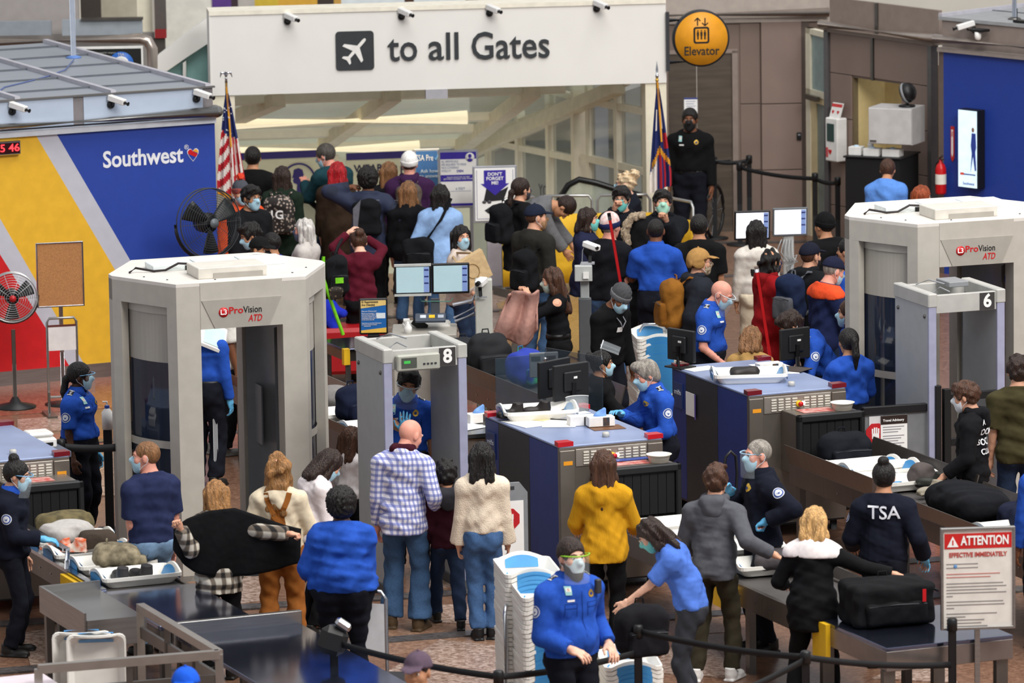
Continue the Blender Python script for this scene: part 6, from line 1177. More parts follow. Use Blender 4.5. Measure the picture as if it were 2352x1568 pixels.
# second twin monitors
M2Y = 62.3; c0 = D(1812, 700, M2Y); ds2 = thing('monitor_workstation', 'grey column with two bright white monitors and tangled cables', 'workstation', (c0[0], c0[1], 0), 0); rel2 = lambda px, py, dy=0.: D(px, py, M2Y + dy) - np.array([c0[0], c0[1], 0])
BR = M('#eef0fb', .25, nz=.01, emit=.85); monitor(ds2, rel2(1728, 518, -.1), .4, .33, 6, 6, BR); monitor(ds2, rel2(1815, 510, -.05), .39, .32, 6, 6, BR, M('#5a6064', .4)); MB().bb(-.06, .06, -.02, .09, 0, rel2(1812, 530)[2], .01).build('column', M('#a9aaa8', .45), ds2); MB().lathe([(0, 0), (.25, 0), (.24, .04), (0, .05)], 20).build('base', DGREY, ds2)
for k in range(5): MB().tube([rel2(1795 + 6 * k, 550, -.04), rel2(1785 + 9 * k, 575 + 4 * k, -.1), rel2(1800 + 8 * k, 600, -.08), rel2(1830 - 5 * k, 585 + 6 * k, -.06), rel2(1812, 640, -.03)], .006, 5).build('cable', M('#b4b8ba', .5), ds2)
# id poster kiosk
KY = 57.0; a, b = D(857, 685, KY), D(857, 768, KY); ki = thing('poster_kiosk', 'black framed poster about changing ID requirements on a stand', 'sign', (a[0], KY, 0), 3); hh = a[2] - b[2]; zc = (a[2] + b[2]) / 2
MB().bb(-.145, .145, 0, .03, zc - hh / 2, zc + hh / 2, .012).build('frame', BLACK, ki); MB().bb(-.128, .128, -.004, 0, zc - hh / 2 + .02, zc + hh / 2 - .02).build('face', M('#1f62a8', .4), ki); fixn(MB().prism([(-.128, zc + hh / 2 - .02), (.128, zc + hh / 2 - .02), (.128, zc + hh / 2 - .07), (-.128, zc + hh / 2 - .1)], 'y', -.006, -.004).build('top_band', M('#e3c478', .5), ki).data); fixn(MB().prism([(-.128, zc - hh / 2 + .02), (.128, zc - hh / 2 + .02), (.128, zc - hh / 2 + .07), (-.128, zc - hh / 2 + .045)], 'y', -.006, -.004).build('bottom_band', M('#e3b84e', .5), ki).data)
text(ki, 'ID Requirements\nAre Changing', .03, M('#2a2a30', .5), (-.12, -.007, zc + hh / 2 - .05), align='LEFT', bold=.02, w=.17); text(ki, 'Does your ID have a star?', .018, WHITEP, (-.12, -.007, zc + .055), align='LEFT', w=.15); text(ki, 'Beginning October 1, 2020\nyou will need a REAL ID\ncompliant license or other\nacceptable form of ID\nto fly within the US', .016, WHITEP, (-.12, -.007, zc), align='LEFT'); text(ki, 'Check with your state driver license agency\nto verify your license is compliant', .015, WHITEP, (-.12, -.007, zc - .075), align='LEFT', w=.2); MB().bb(.03, .12, -.006, -.004, zc - .02, zc + .035).build('card_picture', M('#dfe6ea', .4), ki); MB().bb(-.1, -.03, -.006, -.004, zc - .1, zc - .097).build('link_line', WHITEP, ki)
MB().bb(-.06, .06, .0, .05, 0, zc - hh / 2, .01).build('post', BLACK, ki); MB().bb(-.2, .2, -.15, .2, 0, .03, .008).build('base', BLACK, ki)
# table with yellow corner
tp = D(800, 790, 57.6); yt = thing('inspection_table', 'steel table with yellow corner guard behind the number eight gate', 'table', (tp[0], 57.6, 0), LANE); zt_ = tp[2]
MB().bb(-.15, 1.2, -.3, .4, zt_ - .03, zt_, .004).build('top', PST, yt); MB().bb(-.13, 1.18, -.28, .38, zt_ - .13, zt_ - .03).build('apron', STEEL2, yt); MB().bb(-.165, -.1, -.315, -.25, zt_ - .16, zt_ + .004).build('corner_guard', YEL, yt)
for x in (-.1, 1.1):
    for y in (-.25, .32): MB().tube([(x, y, 0), (x, y, zt_ - .1)], .03, 10).build('leg', STEEL, yt)
sf = G(775, 790, .3); sofa = thing('red_bench', 'red upholstered bench behind the inspection table', 'bench', (D(790, 740, 60.5)[0], 60.5, 0), 8); MB().bb(-.5, .42, -.25, .25, .12, .62, .04).build('seat', M('#a3121a', .45), sofa)
for x in (-.42, .35): MB().bb(x - .03, x + .03, -.2, .2, 0, .12).build('foot', BLACK, sofa)
# camera pole
CY = 57.8; cpn = D(1345, 800, CY); pc = thing('camera_pole', 'white post with junction box and small white camera', 'pole', (cpn[0], CY, 0)); r3 = lambda px, py, dy=0.: D(px, py, CY + dy) - np.array([cpn[0], CY, 0])
zm = r3(1345, 684)[2]; MB().bb(-.065, .065, -.06, .06, 0, zm, .008).build('lower_sleeve', M('#55575a', .45), pc); MB().bb(-.045, .045, -.04, .04, zm, r3(1345, 605)[2], .006).build('upper_post', M('#a7acac', .45), pc); MB().bb(-.09, .09, -.05, .05, -.08, .08, .006).build('junction_box', M('#b6b9b6', .45), pc, loc=r3(1340, 627, -.08)); MB().bb(-.03, .03, -.005, .005, -.035, .035).build('tag_card', WHITE, pc, loc=r3(1346, 632, -.15)); MB().bb(-.07, .07, -.05, .05, -.008, .008).build('top_plate', SILV, pc, loc=r3(1350, 604)); MB().tube([r3(1355, 604), r3(1356, 570)], .018, 8).build('camera_post', BLACK, pc); MB().bb(-.04, .04, -.12, .07, -.03, .03, .01, rotm(x=12, z=50)).build('camera_housing', WHITE, pc, loc=r3(1354, 563)); MB().tube([r3(1366, 568, -.06), r3(1372, 570, -.1)], .02, 10).build('camera_lens', BLACK, pc); MB().tube([r3(1345, 560), r3(1338, 575), r3(1337, 600)], .005, 6).build('camera_cable', GREY, pc)
# ================================================================ PEOPLE
def T_(col, hem=-.08, sl='l', o=.02, **k): return dict(col=col if not isinstance(col, str) else cloth(col), hem=hem, sleeve=sl, o=o, **k)
SS = dict(col=TSAB, sleeve='s', hem=.085, o=.016); LS = dict(col=TSAB, sleeve='l', hem=.085, o=.018); NJ = dict(col=TSAN, sleeve='l', hem=-.06, o=.03, name='jacket', cuff=.012)
WSH = M('#eeeeee', .4); LBLU = M('#7fb2d8', .4); LGRN = M('#86c22a', .4); TAN_ = cloth('#c29a62'); GP = cloth('#34363c'); CRM = cloth('#e2d2bd', bump=.25, bs=90)
# --- foreground and left
p1 = person((44, 1060), 1.66, 98, 'navy jacketed officer with hair bun and face shield at the left conveyor', fem=1, hair=('highbun', 'black'), skin='light', top=NJ, mask=MBLUE, shield=LBLU, gloves='R', R=('p', 96, 1238, -.15), hp=12, pants=NAVYP, collar=TSAB); patch(p1, 1, .045)
p2 = person((183, 834), 1.68, 112, 'officer in blue short sleeved shirt standing left of the scanner', fem=1, g=1.25, belly=.03, hair=('lowpony', 'black'), skin='dark', top=SS, mask=MBLUE, shield=LBLU, gloves='L', tsa=1, collar=1, hy=-20)
person((334, 1014), 1.82, 325, 'buzz cut man in navy t-shirt and light jeans', g=1.12, hair=('buzz', 'lbrown'), skin='pink', top=T_('#252c4c', -.02, 's', .022), mask=MBLUE, hy=-50, pants=cloth('#6d87a3', nz=.1, ns=60), L=('p', 302, 1238, .1), shoes=SHB)
PL = plaid('#c9c2b4', '#6d6256', '#1b1918', .1)
p4 = person((492, 1106), 1.64, 8, 'long haired woman pulling on a black jacket over plaid sleeves', fem=1, hair=('long', 'dblonde'), skin='light', top=T_(PL, -.16, o=.03), pants=BLK, L=('p', 414, 1212, -.36), R=('p', 666, 1226, -.36), Lhand='fist', Rhand='fist', Lpole=(-.2, -1, -.9), Rpole=(.2, -1, -.7), hp=15, hy=-25)
OV = cloth('#8d5524'); p5 = person((640, 1046), 1.68, 5, 'curly blonde woman in brown overalls and cream sweater', fem=1, g=1.1, hair=('curly', 'dblonde'), skin='light', top=T_('#dccdb2', .0, o=.024), pants=OV, L=('b', -.28, .2, 1.0), R=('b', .28, .25, 1.0), po=.022, flare=.03, shoes=M('#6b4a2c', .6), feet=((-.12, 0), (.12, .03)))
person((774, 1040), 1.62, 62, 'dark haired woman in white top looking down beside the number eight arch', fem=1, hair=('shoulder', 'dbrown'), skin='light', top=T_('#e8dfe0', -.05, o=.024), mask=MBLUE, lean=14, hp=28, hold=.3, pants=BLK)
p7 = person((784, 1124), 1.76, 2, 'large officer in blue long sleeved shirt seen from behind in the foreground', fem=1, g=1.5, belly=.06, hair=('afro', 'black'), skin='dark', top={**LS, 'o': .034, 'hem': .0, 'wr': .006}, gloves='R', R=('p', 842, 1368, .25), L=('b', -.3, .25, 1.02))
PB = plaid('#e6e4ee', '#9aa0cc', '#7278b4', .05); p8 = person((953, 966), 1.83, 12, 'bald man in blue and white plaid shirt and jeans', g=1.0, hair=('bald', 'white'), skin='pink', hy=35, hp=25, top=T_(PB, -.14, o=.022), pants=JEAN, flare=.035, po=.022, shoes=M('#4c3b26', .7), R=('b', .24, .12, .98), feet=((-.12, .02), (.13, -.05)))
F = Fld(p8['nkb'] - .2, p8['nkb'] + .2, .012); F.cone(p8['nkb'] + [-.06, -.03, .03], p8['nkb'] + [.06, -.03, .03], .05, .05, .02).cone(p8['nkb'] + [.07, .03, .03], p8['nkb'] + [-.07, .03, .03], .045, .045, .02); sdfobj('collar', F, cloth('#3c1320'), p8['root'])
person((1023, 1060), 1.4, 350, 'boy in maroon and charcoal hoodie walking through the arch', g=.95, hair=('crop', 'black'), skin='tan', hs=1.06, top=T_('#34121d', -.07, o=.02), hood=cloth('#35353a'), pants=DJEAN, feet=((-.1, .22), (.09, -.2)), R=('b', .2, .2, .85))
person((1106, 1018), 1.68, 0, 'dark haired woman in fluffy cream sweater and blue jeans', fem=1, hair=('shoulder', 'black'), skin='light', g=.92, top=dict(col=CRM, hem=.02, sleeve='l', o=.024, cuff=.03, wr=.004), pants=cloth('#44628c', nz=.1, ns=60), feet=((-.06, .0), (.07, .03)), shoes=BLACK)
person((943, 852), 1.88, 182, 'officer with raised blue glove standing inside the number eight arch', hair=('crop', 'black'), skin='tan', top={**LS, 'sleeve': 's'}, mask=MBLUE, shield=M('#cfd6da', .3), gloves='LR', Rhand='flat', R=('p', 930, 992, -.45), Rdir=(-.1, .35, 1), Rdors=(0, 1, 0), tsa=1, collar=1, hr=-10, hp=14, belt=BLACK)
person((808, 982), 1.22, 40, 'small girl in white top half hidden by the arch post', fem=1, hair=('shoulder', 'brown'), skin='light', hs=1.08, top=T_('#ded8d6', -.05), pants=BLK)
YW = cloth('#c8921c', bump=.12, bs=60, stretch=(1, 1, .3)); person((1386, 1036), 1.7, 4, 'long haired woman in mustard yellow knitted sweater', fem=1, hair=('long', 'brown'), skin='light', g=.98, top=dict(col=YW, hem=-.14, sleeve='l', o=.028, wr=.005), pants=BLK, L=('b', -.25, .3, 1.02), R=('b', .25, .3, 1.02))
p14 = person((1312, 1238), 1.95, 146, 'bearded officer with green framed face shield in front of the tray stacks', g=1.1, belly=.05, hair=('short', 'dbrown'), skin='pale', beard='dbrown', mask=M('#cfe3e8', .75), shield=LGRN, top={**LS, 'o': .026, 'hem': .0}, tsa=1, collar=1, R=('p', 1312, 1492, -.3), L=('p', 1398, 1478, .1), hy=4)
MB().bb(-.025, .025, -.02, .02, -.05, .06, .008).build('shoulder_radio', DGREY, p14['root'], loc=p14['chs'] + np.array([-.15, .15, .1]))
person((1474, 1200), 1.7, 276, 'woman in light blue t-shirt bending over her black bag', fem=1, hair=('shoulder', 'dbrown'), skin='pale', lean=32, hold=.2, hp=12, top=T_('#4f74c8', -.02, 's', .022), mask=MTEAL, glasses=M('#d8d4c0', .4), pants=GP, L=('p', 1428, 1392, -.1), R=('p', 1450, 1380, .1), Ldir=(.1, .6, -.8), Rdir=(-.1, .6, -.8))
person((1645, 1070), 1.77, 18, 'brown haired man in grey hoodie reaching to a tray', hair=('crop', 'brown'), skin='light', top=T_('#55565c', -.1, o=.024), hood=1, pants=cloth('#332e22'), R=('p', 1775, 1272, -.25), L=('b', -.26, .3, 1.0), shoes=M('#e6e4e0', .5), lean=8, feet=((-.14, -.05), (.14, .05)))
p17 = person((1740, 1010), 1.8, 250, 'grey haired officer in navy jacket with gold badge and face shield', hair=('buzz', 'grey'), skin='pink', top=NJ, mask=MBLUE, shield=M('#9cc4dc', .3), gloves='LR', Lhand='fist', L=('p', 1762, 1196, -.25), R=('p', 1678, 1130, .1), collar=1, Lpole=(-1, -.6, -.3)); patch(p17, -1, .05); uniform(p17, patches=(), tagq=None, badge=None, epa=False, bar=False); decal(p17, [(*dsk(.034, 8), 0), (*dsk(.02, 10, cy=.02), 0), (*dsk(.014, 10), 1)], p17['chs'] + np.array([-.06, .1, .05]), np.array([0, -1., 0]), (0, 0, 1), [GOLD, PATCH[1]], 'badge')
p18 = person((2030, 1062), 1.7, 8, 'officer with three white letters on the back of a navy jacket', g=1.1, hair=('highbun', 'black'), skin='tan', top={**NJ, 'hem': -.02}, gloves='R', R=('p', 2122, 1278, .0), L=('b', -.28, .25, 1.0), shield=M('#cfd6da', .3)); decal(p18, [(*tshape('TSA', .155, .012), 0)], p18['chs'] + np.array([.01, -.1, .03]), np.array([0, 1., 0]), (0, 0, 1), [M('#e4e6ee', .6)], 'back_lettering', .013); patch(p18, -1, .045)
p19 = person((1872, 1166), 1.66, 14, 'blonde woman in black top with white shoulder yoke leaning over the suitcase', fem=1, g=1.12, hair=('bob', 'blonde'), skin='light', top=T_('#0f0f11', -.2, o=.022), pants=BLK, R=('p', 2052, 1318, -.2), L=('b', -.3, .3, 1.05), lean=14, Rhand='grip', feet=((-.16, -.05), (.16, .0)))
def yoke(P, mat, name, zc, o=.028, low=-.085):
    s, R1, nkb, sh = P['s'], P['R1'], P['nkb'], P['sh']; F = Fld(nkb - .35, nkb + .3, .015); PRr = (P['chs'], np.array([.148, .112, .17]) * s * np.array([P['gr'], P['gr'], 1]) + o)
    F.ell(PRr[0], PRr[1], .06, R1); F.cone(sh[-1] + [0, 0, -.005], sh[1] + [0, 0, -.005], .056 * s + o, .056 * s + o, .06)
    for q in (-1, 1): F.cone(nkb + R1 @ np.array([q * .03, -.02, -.005]), sh[q], .045 * s + o, .046 * s + o, .035)
    F.cone(P['chs'] + R1 @ np.array([0, -.02, .09]), nkb, .09 * s + o, .058 * s + o * .6, .06); F.plane(nkb + R1 @ np.array([0, 0, .022]), R1 @ np.array([0, .25, 1])); F.plane(nkb + R1 @ np.array([0, 0, low]), R1 @ np.array([0, .15, -1])); sdfobj(name, F, mat, P['root'])
yoke(p19, cloth('#ece4e2', bump=.1), 'white_yoke', 0, .034, -.12)
p20 = person((2212, 878), 1.74, 284, 'teenager in black hoodie with white back lettering and white mask', hair=('fringe', 'brown'), skin='light', top=T_('#131316', -.1, o=.028), hood=1, mask=MWHITE, pants=BLK, hp=10, L=('b', -.25, .2, .95))
for i, (tx, sz) in enumerate((('ANTI', .07), ('SOCIAL', .078), ('SOCIAL', .078), ('CLUB', .075))): decal(p20, [(*tshape(tx, sz, .03), 0)], p20['chs'] + np.array([-.03, -.1, .08 - i * .088]), unit(np.array([.35, 1., 0])), (0, 0, 1), [M('#e8eaee', .6)], 'back_lettering', .012)
person((2338, 820), 1.84, 2, 'man in olive t-shirt and dark jeans cut by the right edge', hair=('crop', 'dbrown'), skin='light', top=T_('#3f3a24', -.1, 's', .03), pants=DJEAN)
person((2330, 832), 1.7, 20, 'dark jacketed person half hidden behind the olive t-shirt man', hair=('short', 'dbrown'), top=T_('#1c1c20', -.1, o=.03)) if 0 else None
person((2412, 1000), 1.82, 340, 'officer in blue shirt at the right edge beside the attention sign', g=1.45, belly=.06, hair=('short', 'black'), skin='brown', top={**LS, 'o': .026})
person((425, 1538), 1.74, 185, 'person in bright blue cap at the bottom edge below the railing', cap=cloth('#1f5ad0'), skin='light', top=T_('#22252c'))
person((958, 1502), 1.76, 200, 'person in purple grey cap at the bottom edge', cap=cloth('#5a4a58'), skin='tan', top=T_('#2a2226'))
# --- middle operators
person((1474, 831), 1.72, 248, 'grey haired officer in blue shirt at the centre machine console', hair=('sweep', 'grey'), skin='pink', top={**LS, 'o': .022}, mask=MBLUE, gloves='R', R=('p', 1428, 950, -.1), L=('b', -.2, .3, 1.05), tsa=1, collar=1, lean=10, hp=14, g=1.1)
p27 = person((1383, 808), 1.5, 84, 'seated officer in black jacket with face shield pushed up', fem=1, hair=('bun', 'black'), skin='tan', top={**NJ, 'col': BLK}, mask=MBLUE, shield=M('#dfe6ea', .3), shup=1, R=('b', .2, .35, .95), L=('b', -.2, .35, .95), hy=8)
p28 = person((1437, 662), 1.74, 132, 'worker in black sweater and grey beanie with lanyard looking down', beanie=cloth('#4a4a4c'), bcuff=cloth('#6c6c6e'), skin='brown', hair=('buzz', 'black'), top=T_('#0e0e10', -.06, o=.024), mask=MBLUE, hp=30, hr=-6, hy=12, lean=10)
decal(p28, [(*rct(.07, .05), 0)], p28['chs'] + np.array([.02, .1, -.06]), np.array([0, -1., 0]), (0, 0, 1), [WHITEP], 'name_badge', .01); MB().tube([p28['nkb'] + np.array([.06, .02, .0]), p28['chs'] + np.array([.05, .17, .02]), p28['chs'] + np.array([.02, .17, -.04]), p28['chs'] + np.array([-.03, .17, .02]), p28['nkb'] + np.array([-.06, .02, 0])], .006, 6).build('lanyard', M('#8a8a90', .6), p28['root'])
p29 = person((1263, 617), 1.66, 278, 'brown haired woman in black cold shoulder top holding a pink coat', fem=1, hair=('long', 'brown'), skin='light', top=T_('#111114', .02, o=.014), mask=M('#b9c4b8', .7), pants=BLK, L=('p', 1212, 678, -.12), R=('p', 1210, 672, .12), Lhand='grip', Rhand='grip', hp=10, belt=BLACK); decal(p29, [(*dsk(.045, 14), 0)], p29['sh'][-1] + np.array([-.02, -.01, .02]), np.array([.85, 0, -.5]), (0, 0, 1), [SKIN['light']], 'shoulder_cutout')
person((1671, 650), 1.79, 108, 'bald officer in blue shirt with face shield and tattooed arm', g=1.12, belly=.03, hair=('bald', 'ginger'), skin='pink', top=SS, mask=MBLUE, shield=M('#cfd6da', .3), hp=28, tsa=dict(patches=(1,)), collar=1, lean=5, R=('b', .24, .22, .95))
person((1727, 752), 1.58, 12, 'short haired woman in tan cardigan behind the right machine', fem=1, g=1.2, hair=('bob', 'lbrown'), skin='light', top=T_('#a98550', -.1, o=.03), hp=15)
person((1800, 724), 1.82, 258, 'dark haired officer in blue shirt and glasses leaning far forward', hair=('crop', 'dbrown'), skin='tan', beard='black', top=LS, mask=MTEAL, glasses=BLACK, lean=42, hold=.25, hp=5, tsa=1, gloves='L', L=('p', 1795, 850, -.2), R=('b', .25, .55, .95))
person((1948, 756), 1.7, 338, 'ponytailed officer in blue long sleeved shirt beside the right scanner', fem=1, g=1.12, hair=('pony', 'black'), skin='tan', top={**LS, 'o': .022}, R=('b', .26, .3, 1.0), L=('b', -.25, .35, 1.05))
person((1950, 690), 1.7, 280, 'officer mostly hidden behind the right scanner edge', hair=('short', 'brown'), skin='light', top=LS, mask=MBLUE)
# --- queue, right half
person((1893, 492), 1.76, 320, 'person in ribbed black puffer behind the lit monitors', g=1.2, hair=('short', 'black'), beanie=BLK, top=T_('#101012', -.2, o=.05), skin='tan')
p35 = person((1772, 576), 1.66, 62, 'curly black haired woman in red coat holding a red pole', fem=1, hair=('curly', 'black'), skin='tan', top=dict(col=cloth('#8e1419'), hem=-.5, sleeve='l', o=.035, name='coat', cuff=.015), hood=cloth('#7d1216'), mask=M('#23284a', .7), mdark=1, pants=BLK, hs=.95)
person((1736, 508), 1.68, 355, 'long black haired woman in cream sweatsuit seen from behind', fem=1, hair=('longer', 'black'), skin='tan', top=T_('#d9d2c8', -.02, o=.028), pants=cloth('#d6c8b0'), po=.022)
p37 = person((1862, 560), 1.78, 48, 'man in black coat and navy cap with a navy backpack', g=1.2, hair=('short', 'brown'), skin='light', cap=cloth('#1a1c2a'), top=T_('#16171a', -.16, o=.04), hood=1, mask=M('#1a1a1e', .7), mdark=1, pants=BLK, R=('b', .2, .35, 1.15))
p38 = person((1922, 594), 1.78, 62, 'man in navy jacket with orange shoulder yoke and navy cap', hair=('short', 'grey'), skin='pink', cap=cloth('#1d2036'), top=T_('#20294e', -.12, o=.032), mask=MBLUE, pants=DJEAN, hp=18, R=('b', .22, .3, 1.05)); yoke(p38, cloth('#e2512a'), 'orange_yoke', 0, .044, -.1)
person((1948, 548), 1.82, 300, 'officer in blue shirt hidden behind the right scanner corner', g=1.1, hair=('short', 'black'), skin='tan', top=LS)
p40 = person((1607, 573), 1.8, 76, 'man in tan ear flap cap and dark puffer coat with brown backpack', g=1.12, cap=cloth('#a9814c'), earflap=1, hair=('short', 'lbrown'), skin='light', top=T_('#23262e', -.14, o=.045, cuff=.015), hood=1, mask=M('#cfc3a8', .8, col2='#6a4a30', ns=60), glasses=M('#6b3b3b', .4), pants=cloth('#6e4f2e'), R=('p', 1588, 770, -.1))
person((1506, 503), 1.83, 5, 'broad officer in blue short sleeved shirt among the queue', g=1.02, hair=('buzz', 'black'), skin='brown', top={**SS, 'o': .026}, L=('b', -.2, .35, 1.15), R=('b', .2, .35, 1.15), collar=1)
person((1605, 494), 1.8, 0, 'man in black t-shirt seen from behind left of the lit monitors', hair=('short', 'black'), skin='tan', top=T_('#121213', -.1, 's', .034), pants=BLK)
p43 = person((1402, 492), 1.85, 38, 'stocky man in black polo and jeans wearing a pink white knit hat', g=1.25, beanie=cloth('#d8a8a0', col2='#e6dcd8', ns=20), bcuff=cloth('#232a52'), hair=('buzz', 'grey'), skin='pink', top=T_('#15161b', -.06, 's', .03), pants=cloth('#4d6d96'), R=('p', 1440, 616, .1), L=('b', -.15, .4, 1.1), Rhand='grip')
person((1427, 430), 1.8, 192, 'black haired man in glasses and teal mask raising his hand', hair=('fringe', 'black'), skin='light', top=T_('#14151c', -.3, o=.035), mask=MTEAL, glasses=BLACK, R=('p', 1412, 478, -.3), Rhand='fist', pants=BLK)
person((1436, 398), 1.7, 282, 'blonde woman with messy bun and glasses near the right column', fem=1, hair=('messybun', 'sblond'), skin='pale', top=T_('#171a24', -.15, o=.035), mask=MBLUE, glasses=M('#5a2a2a', .4), pants=BLK)
person((1521, 438), 1.8, 178, 'man with closed eyes and green mask in black jacket', hair=('fringe', 'black'), skin='light', top=T_('#16181d', -.1, o=.04), mask=M('#a6dcc4', .75), hp=-8, hood=1, L=('p', 1530, 505, -.35), Lhand='fist', pants=BLK)
person((1351, 479), 1.66, 98, 'dark haired woman in navy jacket and teal mask looking right', fem=1, hair=('bob', 'dbrown'), skin='light', top=T_('#23263f', -.2, o=.035), mask=MTEAL, pants=DJEAN)
person((1322, 472), 1.8, 96, 'man in grey jacket bending forward over his bag', hair=('short', 'dbrown'), skin='tan', lean=72, hold=-.15, top=T_('#6a6a6c', -.04, o=.035), pants=DJEAN, R=('p', 1310, 598, -.1), L=('b', -.1, .9, .4))
p50 = person((1231, 472), 1.8, 42, 'man in dark olive jacket and navy cap with striped mask', hair=('short', 'brown'), skin='light', cap=cloth('#1d2334'), top=T_('#2b2a26', -.1, o=.035), mask=M('#7a5a40', .8, col2='#b9926a', ns=50), pants=JEAN, hy=30)
p51 = person((1197, 410), 1.72, 58, 'dark ponytailed woman in black coat with black backpack', fem=1, hair=('lowpony', 'dbrown'), skin='light', top=T_('#131315', -.25, o=.035), mask=M('#3a3a40', .7), mdark=1, pants=BLK)
p52 = person((1060, 520), 1.62, 112, 'black haired woman in beige cardigan glancing at the camera with straw bag', fem=1, hair=('long', 'black'), skin='light', top=T_('#cfc0b4', -.1, o=.03), mask=MBLUE, hy=42, pants=DJEAN, R=('b', .25, .25, 1.02))
p53 = person((1011, 426), 1.68, 2, 'dark haired woman in light blue blouse with black shoulder bag', fem=1, g=1.25, hair=('long', 'black'), skin='tan', top=T_('#8fb0dc', -.14, o=.03), pants=JEAN, L=('b', -.3, .15, 1.0))
person((938, 419), 1.66, 12, 'long brown haired woman in black with blue jeans', fem=1, hair=('longer', 'lbrown'), skin='light', top=T_('#131316', -.12, o=.035), pants=JEAN)
p55 = person((940, 352), 1.8, 2, 'man in white beanie and purple hoodie with grey backpack', beanie=cloth('#eceae6'), hair=('buzz', 'brown'), skin='pink', g=1.1, top=T_('#3a1f42', -.08, o=.035), hood=1, pants=BLK)
person((893, 374), 1.64, 6, 'light brown haired woman in dark coat near the face covering panel', fem=1, hair=('long', 'lbrown'), skin='light', top=T_('#16161a', -.1, o=.03), pants=BLK)
SJ = spotted('#161d33', '#1e2742', 6, .4); p57 = person((845, 388), 1.82, 4, 'man in navy patterned jacket raising both arms with drawstring bag', hair=('afro', 'black'), hs=.92, skin='brown', top=T_(SJ, -.14, o=.036), pants=BLK, L=('p', 806, 430, .0), R=('p', 936, 460, .0), Lpole=(-1, -.2, -.2), Rpole=(1, -.2, -.4), Lhand='fist', Rhand='fist', shoes=M('#8a2a22', .5))
person((775, 374), 1.66, 4, 'woman with bright red hair in brown coat', fem=1, hair=('shoulder', 'red'), skin='pale', top=T_('#33261c', -.45, o=.045), pants=BLK)
person((740, 333), 1.82, 318, 'grey haired man in teal jacket looking at his phone', hair=('short', 'dgrey'), skin='pink', top=T_('#1d3f47', -.1, o=.035), mask=MBLUE, hy=-25, hp=18, L=('p', 700, 420, .15), pants=DJEAN)
p60 = person((648, 384), 1.66, 8, 'dark haired woman in green jacket with spotted backpack', fem=1, hair=('long', 'dbrown'), skin='tan', top=T_('#1c2a20', -.25, o=.035), pants=BLK)
person((580, 338), 1.82, 2, 'man in black suit jacket seen from behind by the left flag', hair=('short', 'black'), skin='tan', top=T_('#121213', -.16, o=.032), pants=BLK)
person((553, 418), 1.7, 160, 'person in orange jacket and grey orange bobble hat', beanie=cloth('#4e5058'), bcuff=cloth('#d2553a', col2='#4e5058', ns=90), pom=cloth('#d2432e'), skin='light', top=T_('#e2552a', -.1, o=.045), mask=MBLUE, pants=BLK)
person((577, 428), 1.8, 142, 'dark haired man in glasses and open black jacket facing right', hair=('fringe', 'black'), skin='tan', top=T_('#17181b', -.15, o=.035), mask=MBLUE, glasses=M('#6a5a50', .4), pants=BLK)
person((566, 516), 1.74, 252, 'dark haired man with slipping blue mask behind the left scanner', hair=('crop', 'black'), skin='tan', top=T_('#1b1d22', -.1), mask=MBLUE, hp=20)
person((598, 547), 1.74, 128, 'man in black cap and black mask above the scanner roof', hair=('short', 'black'), skin='tan', cap=cloth('#151516'), top=T_('#4d4842', -.1, o=.03), mask=M('#17181c', .7), mdark=1, hood=1)
person((622, 534), 1.66, 305, 'man in royal blue sweater behind the black cap man', hair=('buzz', 'black'), skin='tan', top=T_('#25329a', -.1, o=.026), g=1.1)
person((697, 504), 1.62, 288, 'white haired woman in cream knit sweater and grey mask', fem=1, hair=('long', 'white'), skin='pink', top=T_('#c8c2bc', -.1, o=.032), mask=M('#5a6078', .7), mdark=1, pants=JEAN)
p68 = person((822, 534), 1.62, 350, 'woman in maroon top lifting both arms over her head', fem=1, hair=('bun', 'brown'), skin='pale', top=T_('#571525', -.02, o=.016), pants=BLK, L=('p', 800, 535, .05), R=('p', 838, 545, .1), Lpole=(-1, 0, -.4), Rpole=(.4, .6, .3), hp=30)
person((1584, 250), 1.86, 188, 'police officer in black uniform in front of the elevator doors', g=1.15, hair=('short', 'black'), skin='brown', top=dict(col=BLK, sleeve='l', hem=.085, o=.024), mask=M('#17171a', .7), mdark=1, tsa=dict(patches=(), epa=False), belt=BLACK)
person((2040, 368), 1.68, 12, 'officer in light blue shirt by the tall black table', fem=1, g=1.12, hair=('short', 'brown'), skin='tan', top=T_('#5f90dc', -.1, o=.028), hp=20, lean=10)
person((2118, 428), 1.5, 62, 'red haired person with dark mask behind the right scanner roof', fem=1, hair=('long', 'ginger'), skin='light', mask=M('#2a2a30', .7), mdark=1, top=T_('#3a2a26'))
p72 = person((505, 640), 1.78, 55, 'traveller in white t-shirt with black backpack seen through the scanner', hair=('short', 'dbrown'), skin='brown', top=T_('#dcd8d0', -.1, 's', .03), pants=BLK, shoes=M('#6a6864', .6))
person((468, 705), 1.76, 20, 'officer in dark trousers and blue glove seen through the scanner', hair=('short', 'black'), skin='tan', top=LS, gloves='R', belt=BLACK)
person((268, -262), 1.78, 5, 'person in blue jeans on the upper level above the booth', hair=('short', 'brown'), top=T_('#6a3a3a'), pants=cloth('#2a3a5c'), z0=2.62)
person((398, -232), 1.8, 190, 'person in camouflage jacket on the upper level beside the raking beam', hair=('short', 'brown'), top=T_(M('#6b6a62', .9, col2='#3c3c38', ns=14), -.2), pants=BLK, z0=2.25)
